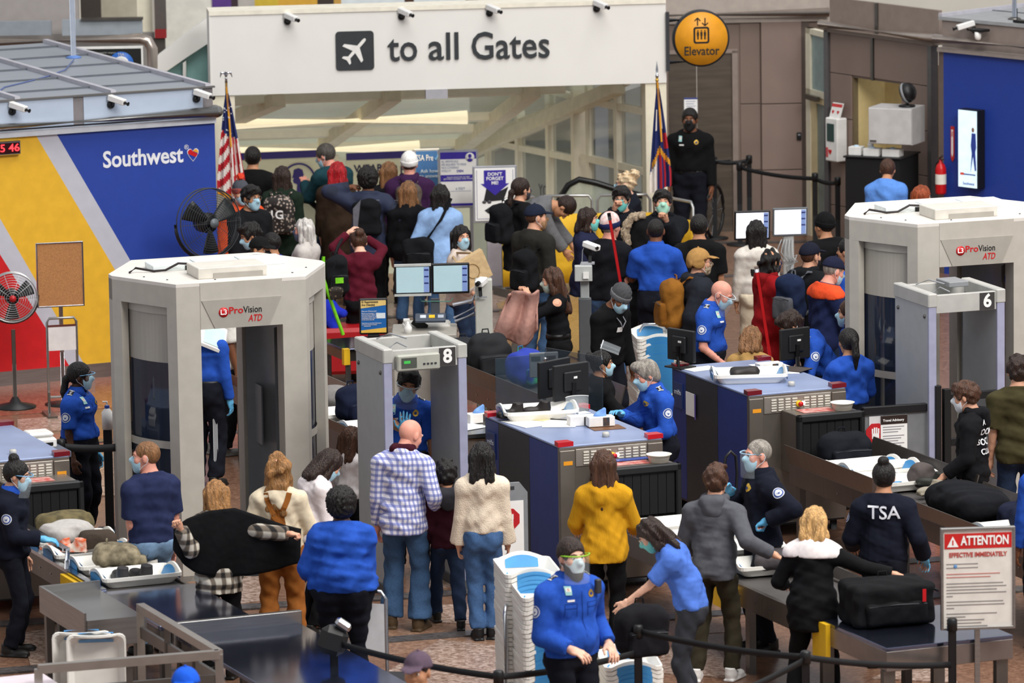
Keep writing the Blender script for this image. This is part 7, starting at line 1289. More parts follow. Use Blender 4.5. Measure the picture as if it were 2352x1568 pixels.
# ================================================================ BAGS, TRAYS, CLUTTER
def bag(label, loc, rz, dm, mat, name='backpack', cat='bag', mat2=None, tilt=0, straps=True, pocket=True, lying=False, handle=True, seed=1, rad=.4):
    w_, d_, h_ = dm; t = thing(name, label, cat, loc, rz); t.rotation_euler = (math.radians(tilt), 0, math.radians(rz)); m = min(dm) * rad; F = Fld((-w_ / 2 - .03, -d_ / 2 - .03, -.03), (w_ / 2 + .03, d_ / 2 + .03, h_ + .03), .0145)
    F.box((0, 0, h_ * .46), (w_ / 2, d_ / 2, h_ * .46), m).ell((0, 0, h_ * .82), (w_ * .42, d_ * .42, h_ * .18), .04); F.wave(.004, 35, seed); sdfobj('main_body', F, mat, t)
    if pocket: F = Fld((-w_ / 2, -d_ / 2 - .09, 0), (w_ / 2, 0, h_), .0145); F.box((0, -d_ / 2 - .005, h_ * .3), (w_ * .38, .045, h_ * .24), .03); F.wave(.003, 40, seed + 1); pk_ = sdfobj('front_pocket', F, mat2 or mat, t); MB().tube([(-w_ * .36, -d_ / 2 - .048, h_ * .5), (0, -d_ / 2 - .055, h_ * .53), (w_ * .36, -d_ / 2 - .048, h_ * .5)], .004, 5).build('zip', DGREY, pk_)
    if handle: MB().tube([(-.04, d_ * .2, h_ * .93), (-.03, d_ * .2, h_ + .03), (.03, d_ * .2, h_ + .03), (.04, d_ * .2, h_ * .93)], .008, 6).build('handle', mat2 or mat, t)
    if straps:
        for s in (-1, 1): MB().tube([(s * w_ * .22, d_ / 2 - .01, h_ * .9), (s * w_ * .32, d_ / 2 + .05, h_ * 1.02), (s * w_ * .4, d_ / 2 + .17, h_ * .98), (s * w_ * .45, d_ / 2 + .2, h_ * .6), (s * w_ * .42, d_ / 2 + .08, h_ * .3), (s * w_ * .36, d_ / 2 - .01, h_ * .15)], .016, 6).build('strap', mat2 or mat, t)
    return t
def worn(P, label, dm, mat, low=.36, yaw=0, **k):
    c = P['chs'] + P['R1'] @ np.array([k.pop('dx', 0.), -(.115 * P['gr'] + .04 + dm[1] / 2), -low]); return bag(label, b2w(P, c), math.degrees(P['root'].rotation_euler.z) + yaw, dm, mat, **k)
BKN = cloth('#16171a'); worn(p37, 'navy and grey backpack on the man in the black coat', (.34, .2, .5), cloth('#1c2742'), .34, mat2=cloth('#55575c')); worn(p40, 'tan brown canvas backpack on the puffer coat man', (.33, .22, .52), cloth('#8a5a20'), .36, mat2=cloth('#7d4f1a')); worn(p51, 'black backpack on the ponytailed woman', (.33, .2, .46), BKN, .3); worn(p50, 'black backpack hanging low on the olive jacket man', (.3, .18, .46), BKN, .46, dx=.08); worn(p55, 'grey backpack on the purple hoodie man', (.3, .14, .42), cloth('#5a5048'), .3, mat2=cloth('#6e6258')); worn(p72, 'black backpack seen through the scanner portal', (.34, .22, .52), BKN, .4)
lb = worn(p60, 'animal print backpack with white letters', (.36, .2, .46), spotted('#a8988c', '#231d1b', 26, .32), .34, mat2=spotted('#b5a698', '#2a2320', 30, .3)); text(lb, '1G', .14, WHITEP, (0, -.165, .25), bold=.02)
t = worn(p57, 'black and grey drawstring bag on the raised arms man', (.32, .12, .42), BKN, .3, pocket=False, straps=False, handle=False); MB().prism([(-.15, .32), (-.06, .42), (-.1, .1), (-.15, .12)], 'y', -.075, -.04).build('grey_panel', cloth('#6a6a72'), t)
for q, nm in ((-1, 'L'), (1, 'R')): a = p57['chs'] + np.array([0, -.17, .1]); b = p57['arms'][q][1]; MB().tube([b2w(p57, a) - np.array(t.location), b2w(p57, b) - np.array(t.location)], .005, 5).build('cord', M('#c8c8cc', .6), t)
def wpt(P, x, y, z): return b2w(P, P['chs'] + np.array([x, y, z]))
c = wpt(p53, -.25, -.16, -.5); t = bag('black shoulder bag on the light blue blouse woman', c, 0, (.36, .18, .36), BKN, 'shoulder_bag', straps=False, handle=False); MB().tube([(.1, .0, .33), (.26, -.02, .55), (.38, .06, .78)], .018, 6).build('strap', BKN, t)
c = D(1098, 648, 60.1); t = thing('straw_tote', 'pale straw tote bag with round printed mark', 'bag', c, 25); t.rotation_euler = (0, math.radians(-28), math.radians(15)); STW = cloth('#cdb186'); fixn(MB().prism([(-.17, 0), (.17, 0), (.2, .3), (-.2, .3)], 'y', -.06, .06).build('main_body', STW, t).data); MB().tube([(.07 * math.cos(a), -.064, .15 + .08 * math.sin(a)) for a in np.linspace(0, 6.28, 20, endpoint=False)], .004, 4, closed=True).build('printed_ring', M('#8a6a3c', .7), t); Ri = np.array(t.rotation_euler.to_matrix()).T; sp = Ri @ (b2w(p52, p52['sh'][1] + np.array([0, 0, .07])) - np.array(t.location)); MB().tube([(-.1, -.05, .3), sp + [-.03, -.03, 0], sp + [.02, .04, 0], (.1, .05, .3)], .012, 6).build('handle', STW, t)
c = D(772, 655, 59.5); t = bag('black backpack with lime green straps hanging by the maroon top woman', c - np.array([0, 0, .1]), 20, (.26, .16, .42), BKN, mat2=BKN, straps=False); LIM = cloth('#7ad02a'); MB().tube([(-.14, -.02, .42), (-.16, -.05, .2), (-.1, -.06, .0), (-.02, -.08, -.25), (.04, -.08, -.42)], .02, 6).build('lime_strap', LIM, t); MB().bb(-.05, .04, -.135, -.13, .14, .2).build('green_logo', LIM, t); lw = b2w(p68, p68['arms'][-1][1] * .6 + p68['arms'][-1][0] * .4) - np.array(t.location); lr = np.array(Matrix.Rotation(math.radians(-20), 3, 'Z')) @ lw; MB().tube([(.0, .02, .42), lr * .5 + np.array([0, .02, .22]), lr], .018, 6).build('hanging_strap', BKN, t)
t = bag('small animal print purse below the lime strap backpack', D(772, 690, 59.2), 20, (.14, .06, .14), spotted('#6a5a44', '#241c16', 30, .3), 'purse', straps=False, pocket=False, handle=False); MB().tube([(-.05, 0, .12), (-.03, .03, .3), (.03, .05, .42)], .008, 5).build('strap', BKN, t)
# jackets and coats held
def drape(name, label, fn, mat, nu=26, nv=18, cat='jacket', th=.012):
    B = MB(); B.grid(fn, nu, nv); V = np.array(B.v); c = V.mean(0); c[2] = V[:, 2].min(); B.v = [tuple(v - c) for v in V]; t = thing(name, label, cat, c); o = B.build('fabric', mat, t); o.modifiers.new('s', 'SOLIDIFY').thickness = th; return t
JT = [(398, 1215), (432, 1190), (480, 1172), (540, 1166), (600, 1186), (650, 1204), (692, 1214)]; JB = [(400, 1262), (418, 1292), (452, 1316), (505, 1326), (570, 1321), (640, 1306), (690, 1291)]; JY = b2w(p4, p4['chs'])[1] - .16
def lerpl(P, u): f = u * (len(P) - 1); i = min(int(f), len(P) - 2); f -= i; return P[i][0] + (P[i + 1][0] - P[i][0]) * f, P[i][1] + (P[i + 1][1] - P[i][1]) * f
def jk(u, v): a, b = lerpl(JT, u), lerpl(JB, u); return D(a[0] + (b[0] - a[0]) * v, a[1] + (b[1] - a[1]) * v, JY + .025 * math.sin(u * 21 + v * 3) * (.4 + v) - .03 * math.sin(3.1 * v))
drape('black_jacket', 'black jacket stretched open behind the plaid sleeved woman', jk, BLK)
h0 = D(1208, 672, 57.2)
def pk(u, v): return h0 + np.array([-.18 + .3 * u - .14 * v * (1 - u), -.06 + .05 * math.sin(u * 13 + v * 3) + .03 * math.sin(v * 7), .02 - .52 * v * (.75 + .3 * math.sin(u * 3)) - .02 * math.cos(u * 9)])
drape('pink_coat', 'dusty pink coat held up by the black top woman', pk, cloth('#b0857a'), 24, 20, 'coat', .02)
bj = D(752, 728, 60.4); bj[2] = .77; F = Fld((-.2, -.15, 0), (.25, .15, .35), .015); F.ell((0, 0, .15), (.13, .09, .15), .03).cone((.02, -.02, .22), (.17, -.04, .14), .06, .05, .03).cone((.0, -.02, .1), (.08, -.05, -.0), .06, .05, .03); F.wave(.006, 40, 3); t = thing('blue_jacket', 'royal blue jacket dropped on the red bench', 'jacket', bj - np.array([0, 0, .15])); sdfobj('fabric', F, cloth('#1f2fae'), t)
fz = D(1463, 532, 60.9); t = thing('fur_trim_coat', 'black coat with cream fur hood trim carried beside the broad officer', 'coat', fz - np.array([0, 0, .3])); F = Fld((-.2, -.12, .1), (.2, .12, .5), .014); A = [(.06, 0, .48), (-.04, 0, .46), (-.11, 0, .38), (-.13, 0, .28), (-.1, 0, .18)]
for i in range(4): F.cone(A[i], A[i + 1], .04, .042, .02)
F.wave(.006, 130, 3); sdfobj('fur_trim', F, M('#b9a58c', .95, nz=.3, ns=50, bump=.8, bs=120), t); F = Fld((-.12, -.14, 0), (.24, .14, .48), .018); F.ell((.06, .02, .25), (.14, .08, .2), .02).ell((.04, .02, .02), (.12, .07, .2), .05); F.wave(.006, 30, 5); sdfobj('fabric', F, BLK, t)
# overall straps on the back
def deco(P, pts, w_, mat, name):  # strip wrapped on the back following 2d points
    V = []; F = []
    for i in range(len(pts)): p = np.array(pts[i]); d = unit(np.array(pts[min(i + 1, len(pts) - 1)]) - np.array(pts[max(i - 1, 0)])); n = np.array([-d[1], d[0]]); V += [tuple(p - n * w_[i] / 2), tuple(p), tuple(p + n * w_[i] / 2)]
    for i in range(len(pts) - 1): F += [(3 * i, 3 * i + 3, 3 * i + 4, 3 * i + 1), (3 * i + 1, 3 * i + 4, 3 * i + 5, 3 * i + 2)]
    return decal(P, [(V, F, 0)], P['chs'] + np.array([0, -.1, 0]), np.array([0, 1., 0]), (0, 0, 1), [mat], name, .008)
for q in (-1, 1): deco(p5, [(q * .1, .12), (q * .085, .06), (q * .06, 0), (q * .03, -.06)], [.045] * 4, OV, 'overall_strap')
deco(p5, [(0, -.02), (0, -.08), (0, -.14), (0, -.2), (0, -.26), (0, -.31)], [.06, .11, .13, .15, .17, .2], OV, 'overall_bib')
# red poles and brush pan
def pole(name, label, p, q, Y, r, mat, tip):
    a, b = D(*p, Y), D(*q, Y); b = a + (b - a) * ((a[2] - .03) / (a[2] - b[2])); t = thing(name, label, 'pole', b); MB().tube([a - b, (0, 0, 0)], r, 10).build('shaft', mat, t); MB().tube([a - b, (a - b) * 1.04], r * 1.2, 10).build('grip', tip, t); MB().bb(-.14, .14, -.06, .06, -.03, .04, .01).build('foot_pan', BLACK, t); return t
RP = M('#b31218', .4); pole('broom_handle', 'red broom handle held by the stocky hat wearing man', (1401, 505), (1429, 672), 59.3, .016, RP, BLACK); pole('dustpan_handle', 'red dustpan handle in front of the red coat woman', (1739, 625), (1768, 815), 57.6, .018, RP, CHROME)
# trays with things
def ltray(o, x, y, z, rz, label, grp='trays on conveyors'): return tray(lane(o, x, y, z), LANE + rz, label, grp, txt=(-89 if 'right lane' in label else 0))
ltray(O1, .2, -.95, .735, 90, 'tray with white and orange shoes next to the camouflage bag'); ltray(O1, .16, -1.5, .735, 90, 'tray under the grey sleeve near the blue glove'); ltray(O1, .2, -2.05, .735, 90, 'tray holding the camouflage backpack'); ltray(O1, .22, -2.62, .735, 90, 'tray holding a pair of dark shoes nearest the steel table')
CAM = M('#9c9076', .9, col2='#6d6450', ns=16, bump=.3, bs=15); bag('sand camouflage backpack lying in a tray', lane(O1, .2, -2.2, .79), LANE + 70, (.3, .42, .2), CAM, straps=False, seed=4, rad=.45); bag('olive camouflage jacket heap at the scanner mouth', lane(O1, .2, -.75, .8), LANE, (.5, .32, .2), M('#6e6342', .9, col2='#4e4630', ns=14), 'clothes_heap', 'clothes', straps=False, pocket=False, handle=False, rad=.49); bag('grey white jacket heap in a tray', lane(O1, .12, -1.05, .8), LANE + 20, (.42, .34, .17), cloth('#b4b0ac'), 'clothes_heap', 'clothes', straps=False, pocket=False, handle=False, rad=.49, seed=8); bag('dark brown bag below the white jacket heap', lane(O1, .32, -1.3, .78), LANE, (.3, .2, .14), cloth('#463c34'), 'bag', straps=False, pocket=False, handle=False)
def shoe(loc, rz, mat, label): t = thing('shoe', label, 'shoe', loc, rz); v, q = shoe_mesh(); obj('upper', npmesh('upper', [(v, q, 0)], mat), t); MB().bb(-.045, .045, -.08, .17, -.002, .014, .006).build('sole', BLACK, t)
for i, (x, lb_) in enumerate(((.1, 'dark shoe at the left of the front tray'), (.3, 'dark shoe at the right of the front tray'))): shoe(lane(O1, x, -2.62, .755), LANE + 20 * i, M('#2e2c2e', .6), lb_)
for i, (x, y, lb_) in enumerate(((.02, -1.2, 'orange and white running shoe nearest the officer glove'), (.12, -1.34, 'orange and white running shoe beside the brown bag'))): shoe(lane(O1, x, y, .76), LANE + 60, M('#e6d8c8', .5, col2='#e0602a', ns=18), lb_)
t = tray(lane(O2, -.1, 1.45, 1.352), LANE + 80, 'tray with black boots on the centre machine'); 
for i, (dx, r, lb_) in enumerate(((-.22, 100, 'black boot upright in the tray on the centre machine'), (.04, 80, 'black boot lying in the tray on the centre machine'))): shoe(lane(O2, -.1 + dx, 1.45, 1.375), LANE + r, M('#1a1413', .5), lb_)
tray(lane(O3, -.16, .72, 1.352), LANE + 72, 'tray with dark pouch on the right machine'); bag('dark leather pouch in the tray on the right machine', lane(O3, -.2, .74, 1.37), LANE, (.26, .13, .1), M('#221d1c', .5), 'pouch', straps=False, pocket=False, handle=False)
for (o, x, y, z, rz, lb_) in ((O3, .1, -1.15, .77, 90, 'tray in the right lane nearest the scanner mouth'), (O3, .12, -1.5, .8, 86, 'tray overlapping in the right lane below the mouth tray'), (O3, .1, -1.95, .77, 90, 'tray in the right lane behind the bun haired officer'), (O3, .05, -4.3, .76, 90, 'tray in the right lane above the attention sign'), (O3, .08, -4.85, .76, 90, 'tray in the right lane touching the right edge officer'), (O2, .1, -1.1, .74, 90, 'tray on the centre conveyor beside the yellow sweater'), (O2, .12, -1.7, .74, 90, 'tray on the centre conveyor left of the grey hoodie'), (O2, .15, -3.0, .74, 88, 'tray holding the grey laptop backpack'), (O2, .2, -2.3, .74, 90, 'tray on the centre conveyor behind the blonde woman'), (np.array([-1.75, 53.7]), .25, -.6, .76, 90, 'tray left of the number eight arch'), (np.array([-1.75, 53.7]), .25, .2, .76, 90, 'tray further back behind the number eight arch')): ltray(o, x, y, z, rz, lb_)
tt = bpy.data.objects['security_tray']
bag('grey laptop backpack lying in the centre lane tray', lane(O2, .2, -3.15, .79), LANE + 60, (.34, .46, .14), cloth('#4d484a'), straps=False, seed=5, rad=.45); bag('black rolling suitcase on the steel end table', lane(O2, .0, -5.55, .812), LANE - 4, (.68, .42, .36), cloth('#141416'), 'suitcase', 'suitcase', straps=False, seed=6, rad=.12); sc_ = bpy.data.objects['suitcase']; MB().bb(.2, .23, -.275, -.27, .2, .3).build('red_tag', REDP, sc_); MB().tube([(.34, -.1, .28), (.4, -.1, .24), (.4, .1, .24), (.34, .1, .28)], .012, 6).build('side_handle', BLACK, sc_)
bag('black travel bag inside the right machine mouth', lane(O3, .14, -.72, .77), LANE, (.5, .3, .3), cloth('#17191f'), 'travel_bag', straps=False, seed=7); bag('black coat heap on the right lane conveyor', lane(O3, .1, -3.3, .76), LANE + 90, (.9, .5, .26), cloth('#15161a'), 'clothes_heap', 'clothes', straps=False, pocket=False, handle=False, rad=.49, seed=9); bag('grey cap and scarf heap on the right lane', lane(O3, .25, -2.1, .78), LANE, (.26, .2, .22), cloth('#57504e'), 'clothes_heap', 'clothes', straps=False, pocket=False, handle=False, rad=.49); bag('navy bag under the coats on the right lane', lane(O3, .3, -4.0, .76), LANE, (.42, .4, .2), cloth('#171b2e'), 'travel_bag', straps=False, pocket=False); shoe(lane(O3, .2, -2.45, .79), LANE + 100, M('#8c8474', .7), 'grey boot lying on the right lane conveyor'); shoe(lane(O3, .3, -2.3, .83), LANE + 60, M('#24251f', .6), 'black boot lying on the right lane conveyor')
bag('black backpack the bending woman is opening', D(1475, 1500, 43.4) - np.array([.0, 0, .02]), 20, (.42, .26, .42), cloth('#17161a'), straps=False, seed=11)
# rear conveyor bags
bag('black bag with tan zips on the rear conveyor', lane(O2, 1.55, 6.75, .8), LANE, (.45, .4, .42), M('#16171a', .8), 'travel_bag', straps=False, seed=3); bag('blue and green backpack on the rear conveyor', lane(O2, 1.68, 6.1, .8), LANE + 30, (.42, .3, .34), M('#2238a4', .8, col2='#263a9c', ns=5), straps=False, mat2=M('#36b06a', .7, col2='#24349a', ns=9), seed=2); bag('dark duffel near the white column workstation', lane(O2, 1.5, 7.25, .8), LANE, (.5, .36, .3), M('#15171c', .7), 'duffel_bag', straps=False, pocket=False, seed=5); bag('navy bag on the conveyor left of the arch', lane(np.array([-1.75, 53.7]), .2, -.1, .8), LANE + 15, (.36, .26, .34), cloth('#151b30'), 'tote_bag', straps=False, seed=6); bag('grey jacket bundle on the conveyor beyond the arch', lane(np.array([-1.75, 53.7]), .3, .7, .78), LANE, (.36, .3, .22), cloth('#7e7a78'), 'clothes_heap', 'clothes', straps=False, pocket=False, handle=False, rad=.49)
# ---- tray stacks and carts
stack(G(1212, 1312, 1.2) - np.array([0, -.1, 1.12]), 8, 30, .0365, 'white tray, %s, in the tall stack behind the bearded officer', 'tall tray stack', .004)
stack(G(1250, 1342, 1.12) + np.array([.0, -.32, -1.04]), 8, 28, .0365, 'white tray, %s, in the nearer tall stack touching the bearded officer', 'near tall tray stack', .004)
stack(G(1445, 1530, .5) - np.array([0, 0, .42]), 6, 12, .0365, 'white and blue tray, %s, in the low stack under the black backpack', 'low tray stack', .004)
s0 = G(1502, 762, .95); stack(np.array([s0[0], s0[1], .08]), 8, 22, .0365, 'white and blue tray, %s, in the stack behind the operator monitors', 'rear tray stack', .006)
def cart(loc, rz, h_, label):
    t = thing('tray_cart', label, 'cart', loc, rz); MB().tube([(-.14, 0, .06), (-.14, 0, h_ - .06), (-.1, 0, h_), (.1, 0, h_), (.14, 0, h_ - .06), (.14, 0, .06)], .016, 8).build('handle_frame', CHROME, t); MB().bb(-.25, .25, -.1, .8, .06, .08, .006).build('deck', STEEL2, t); MB().bb(-.125, .125, -.012, -.006, h_ * .45, h_ - .1).build('sign_plate', M('#d8dade', .5), t)
    for x in (-.2, .2):
        for y in (-.05, .7): MB().lathe([(0, -.015), (.03, -.015), (.03, .015), (0, .015)], 12, (x, y, .03), rotm(y=90)).build('wheel', BLACK, t)
cart(G(1152, 1395, .95) * np.array([1, 1, 0]) + np.array([.05, .0, 0]), 80, .98, 'tray cart with white sign plate under the tall tray stack'); cart(G(846, 1378, .9) * np.array([1, 1, 0]) + np.array([0, .25, 0]), -12, .92, 'chrome tray cart beside the large blue shirted officer'); cart(np.array([s0[0], s0[1] + .3, 0]), 5, .98, 'tray cart under the rear tray stack')
# ---- operator station: monitors, glass screens, papers
def opmon(loc, rz, w_, h_, label, post=.3, tilt=0):
    t = thing('computer_monitor', label, 'monitor', loc, rz); MB().bb(-w_ / 2, w_ / 2, -.02, .02, post, post + h_, .006).bb(-w_ / 4, w_ / 4, .02, .045, post + h_ * .25, post + h_ * .8, .01).build('casing', M('#1d1e20', .4), t); MB().bb(-w_ / 2 + .015, w_ / 2 - .015, -.024, -.02, post + .02, post + h_ - .015).build('screen', M('#2a3038', .2), t); MB().tube([(0, .05, .01), (0, .05, post + h_ / 2)], .022, 8).build('stand_post', BLACK, t); MB().bb(-.12, .12, -.08, .12, 0, .015, .005).build('stand_foot', BLACK, t); MB().bb(-.04, .0, .046, .05, post + h_ * .6, post + h_ * .66).build('label', WHITE, t)
opmon(lane(O2, .3, 1.62, 1.352), LANE + 196, .4, .33, 'black monitor seen from behind on the centre machine', .1); opmon(lane(O2, .5, 2.5, .0), LANE + 205, .42, .34, 'black monitor seen from behind above the seated officer', 1.33); opmon(lane(O3, -.42, 1.68, 1.352), LANE + 110, .36, .3, 'black monitor seen edge on at the right machine corner', .06); opmon(lane(O3, .86, 1.9, 1.195), LANE + 190, .34, .3, 'black monitor seen from behind by the ponytailed officer', .1)
gs = thing('glass_screen', 'tinted glass partition behind the centre machine', 'partition', (0, 0, 0)); GTI = M('#3d4d5a', .06, nz=.1, alpha=.34, spec=.6); ga, gb, gc = lane(O2, .42, 3.75), lane(O2, .95, 3.8), lane(O2, 1.22, 3.05); gs.location = ga
for p, q, z0_, z1_ in ((ga, gb, .7, 1.5), (gb, gc, .7, 1.56)): B = MB(); bar(B, p - ga + [0, 0, (z0_ + z1_) / 2], q - ga + [0, 0, (z0_ + z1_) / 2], .012, z1_ - z0_); B.build('pane', GTI, gs)
for p in (ga, gb, gc): MB().tube([p - ga, p - ga + np.array([0, 0, .8])], .02, 8).build('post', STEEL2, gs)
for z in (.95, 1.45): MB().ball(gb - ga + np.array([.0, -.02, z]), .02).build('clamp', CHROME, gs)
gbx = thing('grey_sign_back', 'grey plastic board with three dark squares behind the glass', 'board', D(1250, 866, 53.5), 12); MB().bb(-.14, .14, 0, .02, 0, .24, .006).build('board', M('#6d747a', .5), gbx)
for x, z in ((-.08, .18), (.07, .18), (.0, .05)): MB().bb(x - .045, x + .045, -.004, 0, z - .02, z + .025).build('dark_square', DGREY, gbx)
MB().tube([(0, .01, 0), (0, .01, -D(1250, 866, 53.5)[2])], .015, 6).build('post', STEEL2, gbx)
def sheet(o, x, y, z, rz, w_, h_, label, mat=WHITEP): t = thing('paper_sheet', label, 'paper', lane(o, x, y, z), LANE + rz); MB().bb(-w_ / 2, w_ / 2, -h_ / 2, h_ / 2, 0, .003).build('sheet', mat, t); return t
def gbox(loc, rz, label, col='#ece8e2', tuft=True): t = thing('glove_box', label, 'box', loc, rz); MB().bb(-.12, .12, -.06, .06, 0, .085, .003).build('carton', M(col, .5), t); MB().bb(.01, .07, -.062, -.06, .005, .08).build('printed_panel', M('#5a3f2c', .5, col2='#2e3a44', ns=30), t); F = Fld((-.09, -.05, .06), (.09, .05, .17), .01); F.ell((0, 0, .09), (.06, .035, .035), 0).ell((.02, 0, .115), (.03, .02, .035), .02); F.wave(.006, 80, 3); sdfobj('glove_tuft', F, M('#6f9ad8', .6), t) if tuft else None
sheet(O2, -.3, 1.2, 1.352, 10, .3, .42, 'large white paper at the back edge of the centre machine'); sheet(O2, -.05, 1.05, 1.353, -25, .3, .4, 'white paper overlapping near the middle of the centre machine'); sheet(O2, .25, 1.5, 1.352, 5, .3, .2, 'white paper under the monitor cables'); sheet(O2, -.1, 1.3, 1.357, 40, .2, .12, 'small yellow edged note beside the knob', M('#e6dca8', .6))
gbox(lane(O2, .22, .75, 1.36), LANE - 8, 'white glove box with blue gloves on the centre machine'); gbox(lane(O2, .1, .9, 1.352), LANE - 8, 'white glove box tucked behind the blue gloves box', tuft=False); sheet(O2, .24, .66, 1.352, -4, .3, .22, 'brown clipboard under the glove box', M('#6e4a30', .5)); gbox(lane(O2, -.25, 2.5, 1.15), LANE + 5, 'white carton behind the boots tray'); sheet(O2, -.5, 2.3, 1.15, 20, .4, .3, 'pile of plastic sleeves behind the centre machine', M('#dfe2ea', .3))
rs = thing('side_shelf', 'steel shelf at the back of the centre machine', 'shelf', lane(O2, 0, 0), LANE); MB().bb(-.75, .0, 1.95, 2.8, 1.11, 1.145).build('top', STEEL, rs)
for x in (-.7, -.05):
    for y in (2.0, 2.75): MB().tube([(x, y, 0), (x, y, 1.11)], .02, 8).build('leg', STEEL2, rs)
sh_ = thing('face_shield', 'clear face shield lying on the centre machine', 'face shield', lane(O2, .18, 1.15, 1.355), LANE); B = MB(); B.grid(lambda u, v: (.12 * math.sin((u - .5) * 2.4), .1 * math.cos((u - .5) * 2.4), .02 + .2 * v * .9), 10, 2); B.build('visor', M('#dfe6e6', .05, alpha=.35, spec=.7), sh_); MB().tube([(.12 * math.sin((u - .5) * 2.4), .1 * math.cos((u - .5) * 2.4), .2) for u in np.linspace(0, 1, 8)], .004, 5).build('frame', WHITE, sh_)
cl = [lane(O2, .3, 1.6, 1.4), lane(O2, .1, 1.5, 1.36), lane(O2, -.05, 1.25, 1.358), lane(O2, .1, 1.1, 1.358)]; tag(MB().tube([c - cl[0] for c in cl], .008, 6).build('cable', BLACK, None, loc=cl[0]), 'black monitor cable trailing over the centre machine top', 'cable')
sheet(O3, .35, 1.35, 1.352, 0, .32, .3, 'white paper at the back of the right machine'); sheet(O3, .65, 1.5, 1.192, 15, .3, .34, 'white papers on the right machine console'); sheet(O3, .3, .95, 1.352, -20, .3, .14, 'white paper under the small carton on the right machine'); gbox(lane(O3, .2, 1.05, 1.356), LANE, 'small white carton on the right machine', tuft=False); cbd = sheet(O3, .45, 1.05, 1.36, 35, .24, .3, 'dark clipboard with papers on the right machine', M('#40342c', .4)); MB().bb(-.05, .05, .1, .14, .003, .02).build('clip', CHROME, cbd); sheet(O3, -.3, 1.5, 1.352, 10, .3, .2, 'white tissue sheets behind the monitor cables of the right machine')
def bowl(loc, label): t = thing('bowl', label, 'bowl', loc); MB().lathe([(0, 0), (.085, 0), (.1, .06), (.115, .07), (.108, .07), (.08, .01), (0, .01)], 24).build('body', M('#ece7da', .4), t)
bowl(lane(O3, .33, -.28, 1.192), 'white round bowl on the right machine hood'); bowl(lane(O2, .34, -.28, 1.192), 'white round bowl on the centre machine hood')
sheet(O3, .1, -.2, 1.192, 0, .34, .2, 'red printed card on the right machine hood', M('#c9a49c', .4, col2='#b8483e', ns=12)); sheet(O2, .1, -.2, 1.192, 0, .34, .2, 'red printed card on the centre machine hood', M('#c9a49c', .4, col2='#b8483e', ns=12)); sheet(O1, .1, -.2, 1.192, 0, .34, .2, 'red printed card on the left machine hood', M('#c9a49c', .4, col2='#b8483e', ns=12)); sheet(O2, .15, -.1, 1.2, 0, .32, .1, 'blue folder on the centre machine hood', M('#24408e', .4))
notice = sheet(O3, 0, 0, 0, 0, .01, .01, 'tmp'); [bpy.data.objects.remove(c) for c in list(notice.children)]; bpy.data.objects.remove(notice)
nx = thing('taped_notice', 'white notice taped on the side of the right machine', 'notice', lane(O3, -.503, 1.3, 1.05), LANE); MB().bb(-.004, 0, -.1, .1, -.1, .12).build('sheet', WHITEP, nx); MB().bb(-.005, 0, -.12, -.1, -.12, .12).build('purple_edge', M('#6a5aa8', .5), nx)
# ---- stop boards
OCT = [(math.cos(math.radians(22.5 + 45 * i)), math.sin(math.radians(22.5 + 45 * i))) for i in range(8)]
def stopsign(t, cx, y, cz, r):
    fixn(MB().prism([(cx + r * a, cz + r * b) for a, b in OCT], 'y', y - .004, y).build('stop_octagon', M('#c01f26', .5), t).data); MB().bb(cx - r * .35, cx + r * .35, y - .007, y - .004, cz - r * .5, cz).build('palm', WHITEP, t)
    for i in range(4): x = cx - r * .3 + i * r * .2; MB().bb(x - r * .07, x + r * .07, y - .007, y - .004, cz, cz + r * (.45 + .1 * (i in (1, 2)))).build('finger', WHITEP, t)
sb1 = G(1170, 1180, .5); s1 = thing('stop_board', 'grey plastic stop board standing left of the centre machine', 'sign', (*D(1168, 1100, 48.55)[:2], 0), 16); GPL = M('#84878b', .5); o = MB().prism([(-.17, .35), (.17, .35), (.17, 1.05), (.1, 1.14), (-.1, 1.14), (-.17, 1.05)], 'y', 0, .03).build('board', GPL, s1); fixn(o.data); MB().bb(-.05, .05, -.004, 0, 1.08, 1.11).build('hand_slot', DGREY, s1); MB().bb(-.13, .13, -.005, 0, .45, .98).build('paper', WHITEP, s1); stopsign(s1, 0, -.005, .82, .1); MB().bb(-.2, .2, -.1, .12, 0, .35, .02).build('base', GPL, s1)
fp = lane(O3, .55, -.25); fr_ = thing('black_frame_barrier', 'black framed panel with Travel Advisory notice beside the right machine', 'barrier', fp, LANE - 6); MB().bb(0, .75, -.03, .03, 1.12, 1.19, .004).bb(.68, .75, -.03, .03, 0, 1.12, .004).build('frame', BLACK, fr_); MB().bb(.02, .68, .0, .012, .35, 1.12).build('panel', M('#77797c', .4), fr_)
MB().bb(.17, .43, -.02, -.012, .74, 1.1).build('notice_sheet', WHITEP, fr_); MB().bb(.17, .43, -.024, -.02, 1.02, 1.1).build('notice_header', M('#2b1d18', .5), fr_); text(fr_, 'Travel Advisory', .032, WHITEP, (.19, -.026, 1.055), align='LEFT', bold=.02)
for i in range(9): MB().bb(.19, .4 - .03 * (i % 3), -.022, -.02, .99 - i * .024 - (.012 if i > 2 else 0), .997 - i * .024 - (.012 if i > 2 else 0)).build('printed_line', M('#8d8a90', .5), fr_)
MB().bb(.06, .2, -.011, -.002, .72, 1.1).build('stop_backing', M('#d8d6d6', .5), fr_); stopsign(fr_, .12, -.011, .94, .1); text(fr_, 'WAIT HERE', .03, M('#c01f26', .5), (.12, -.013, .8))
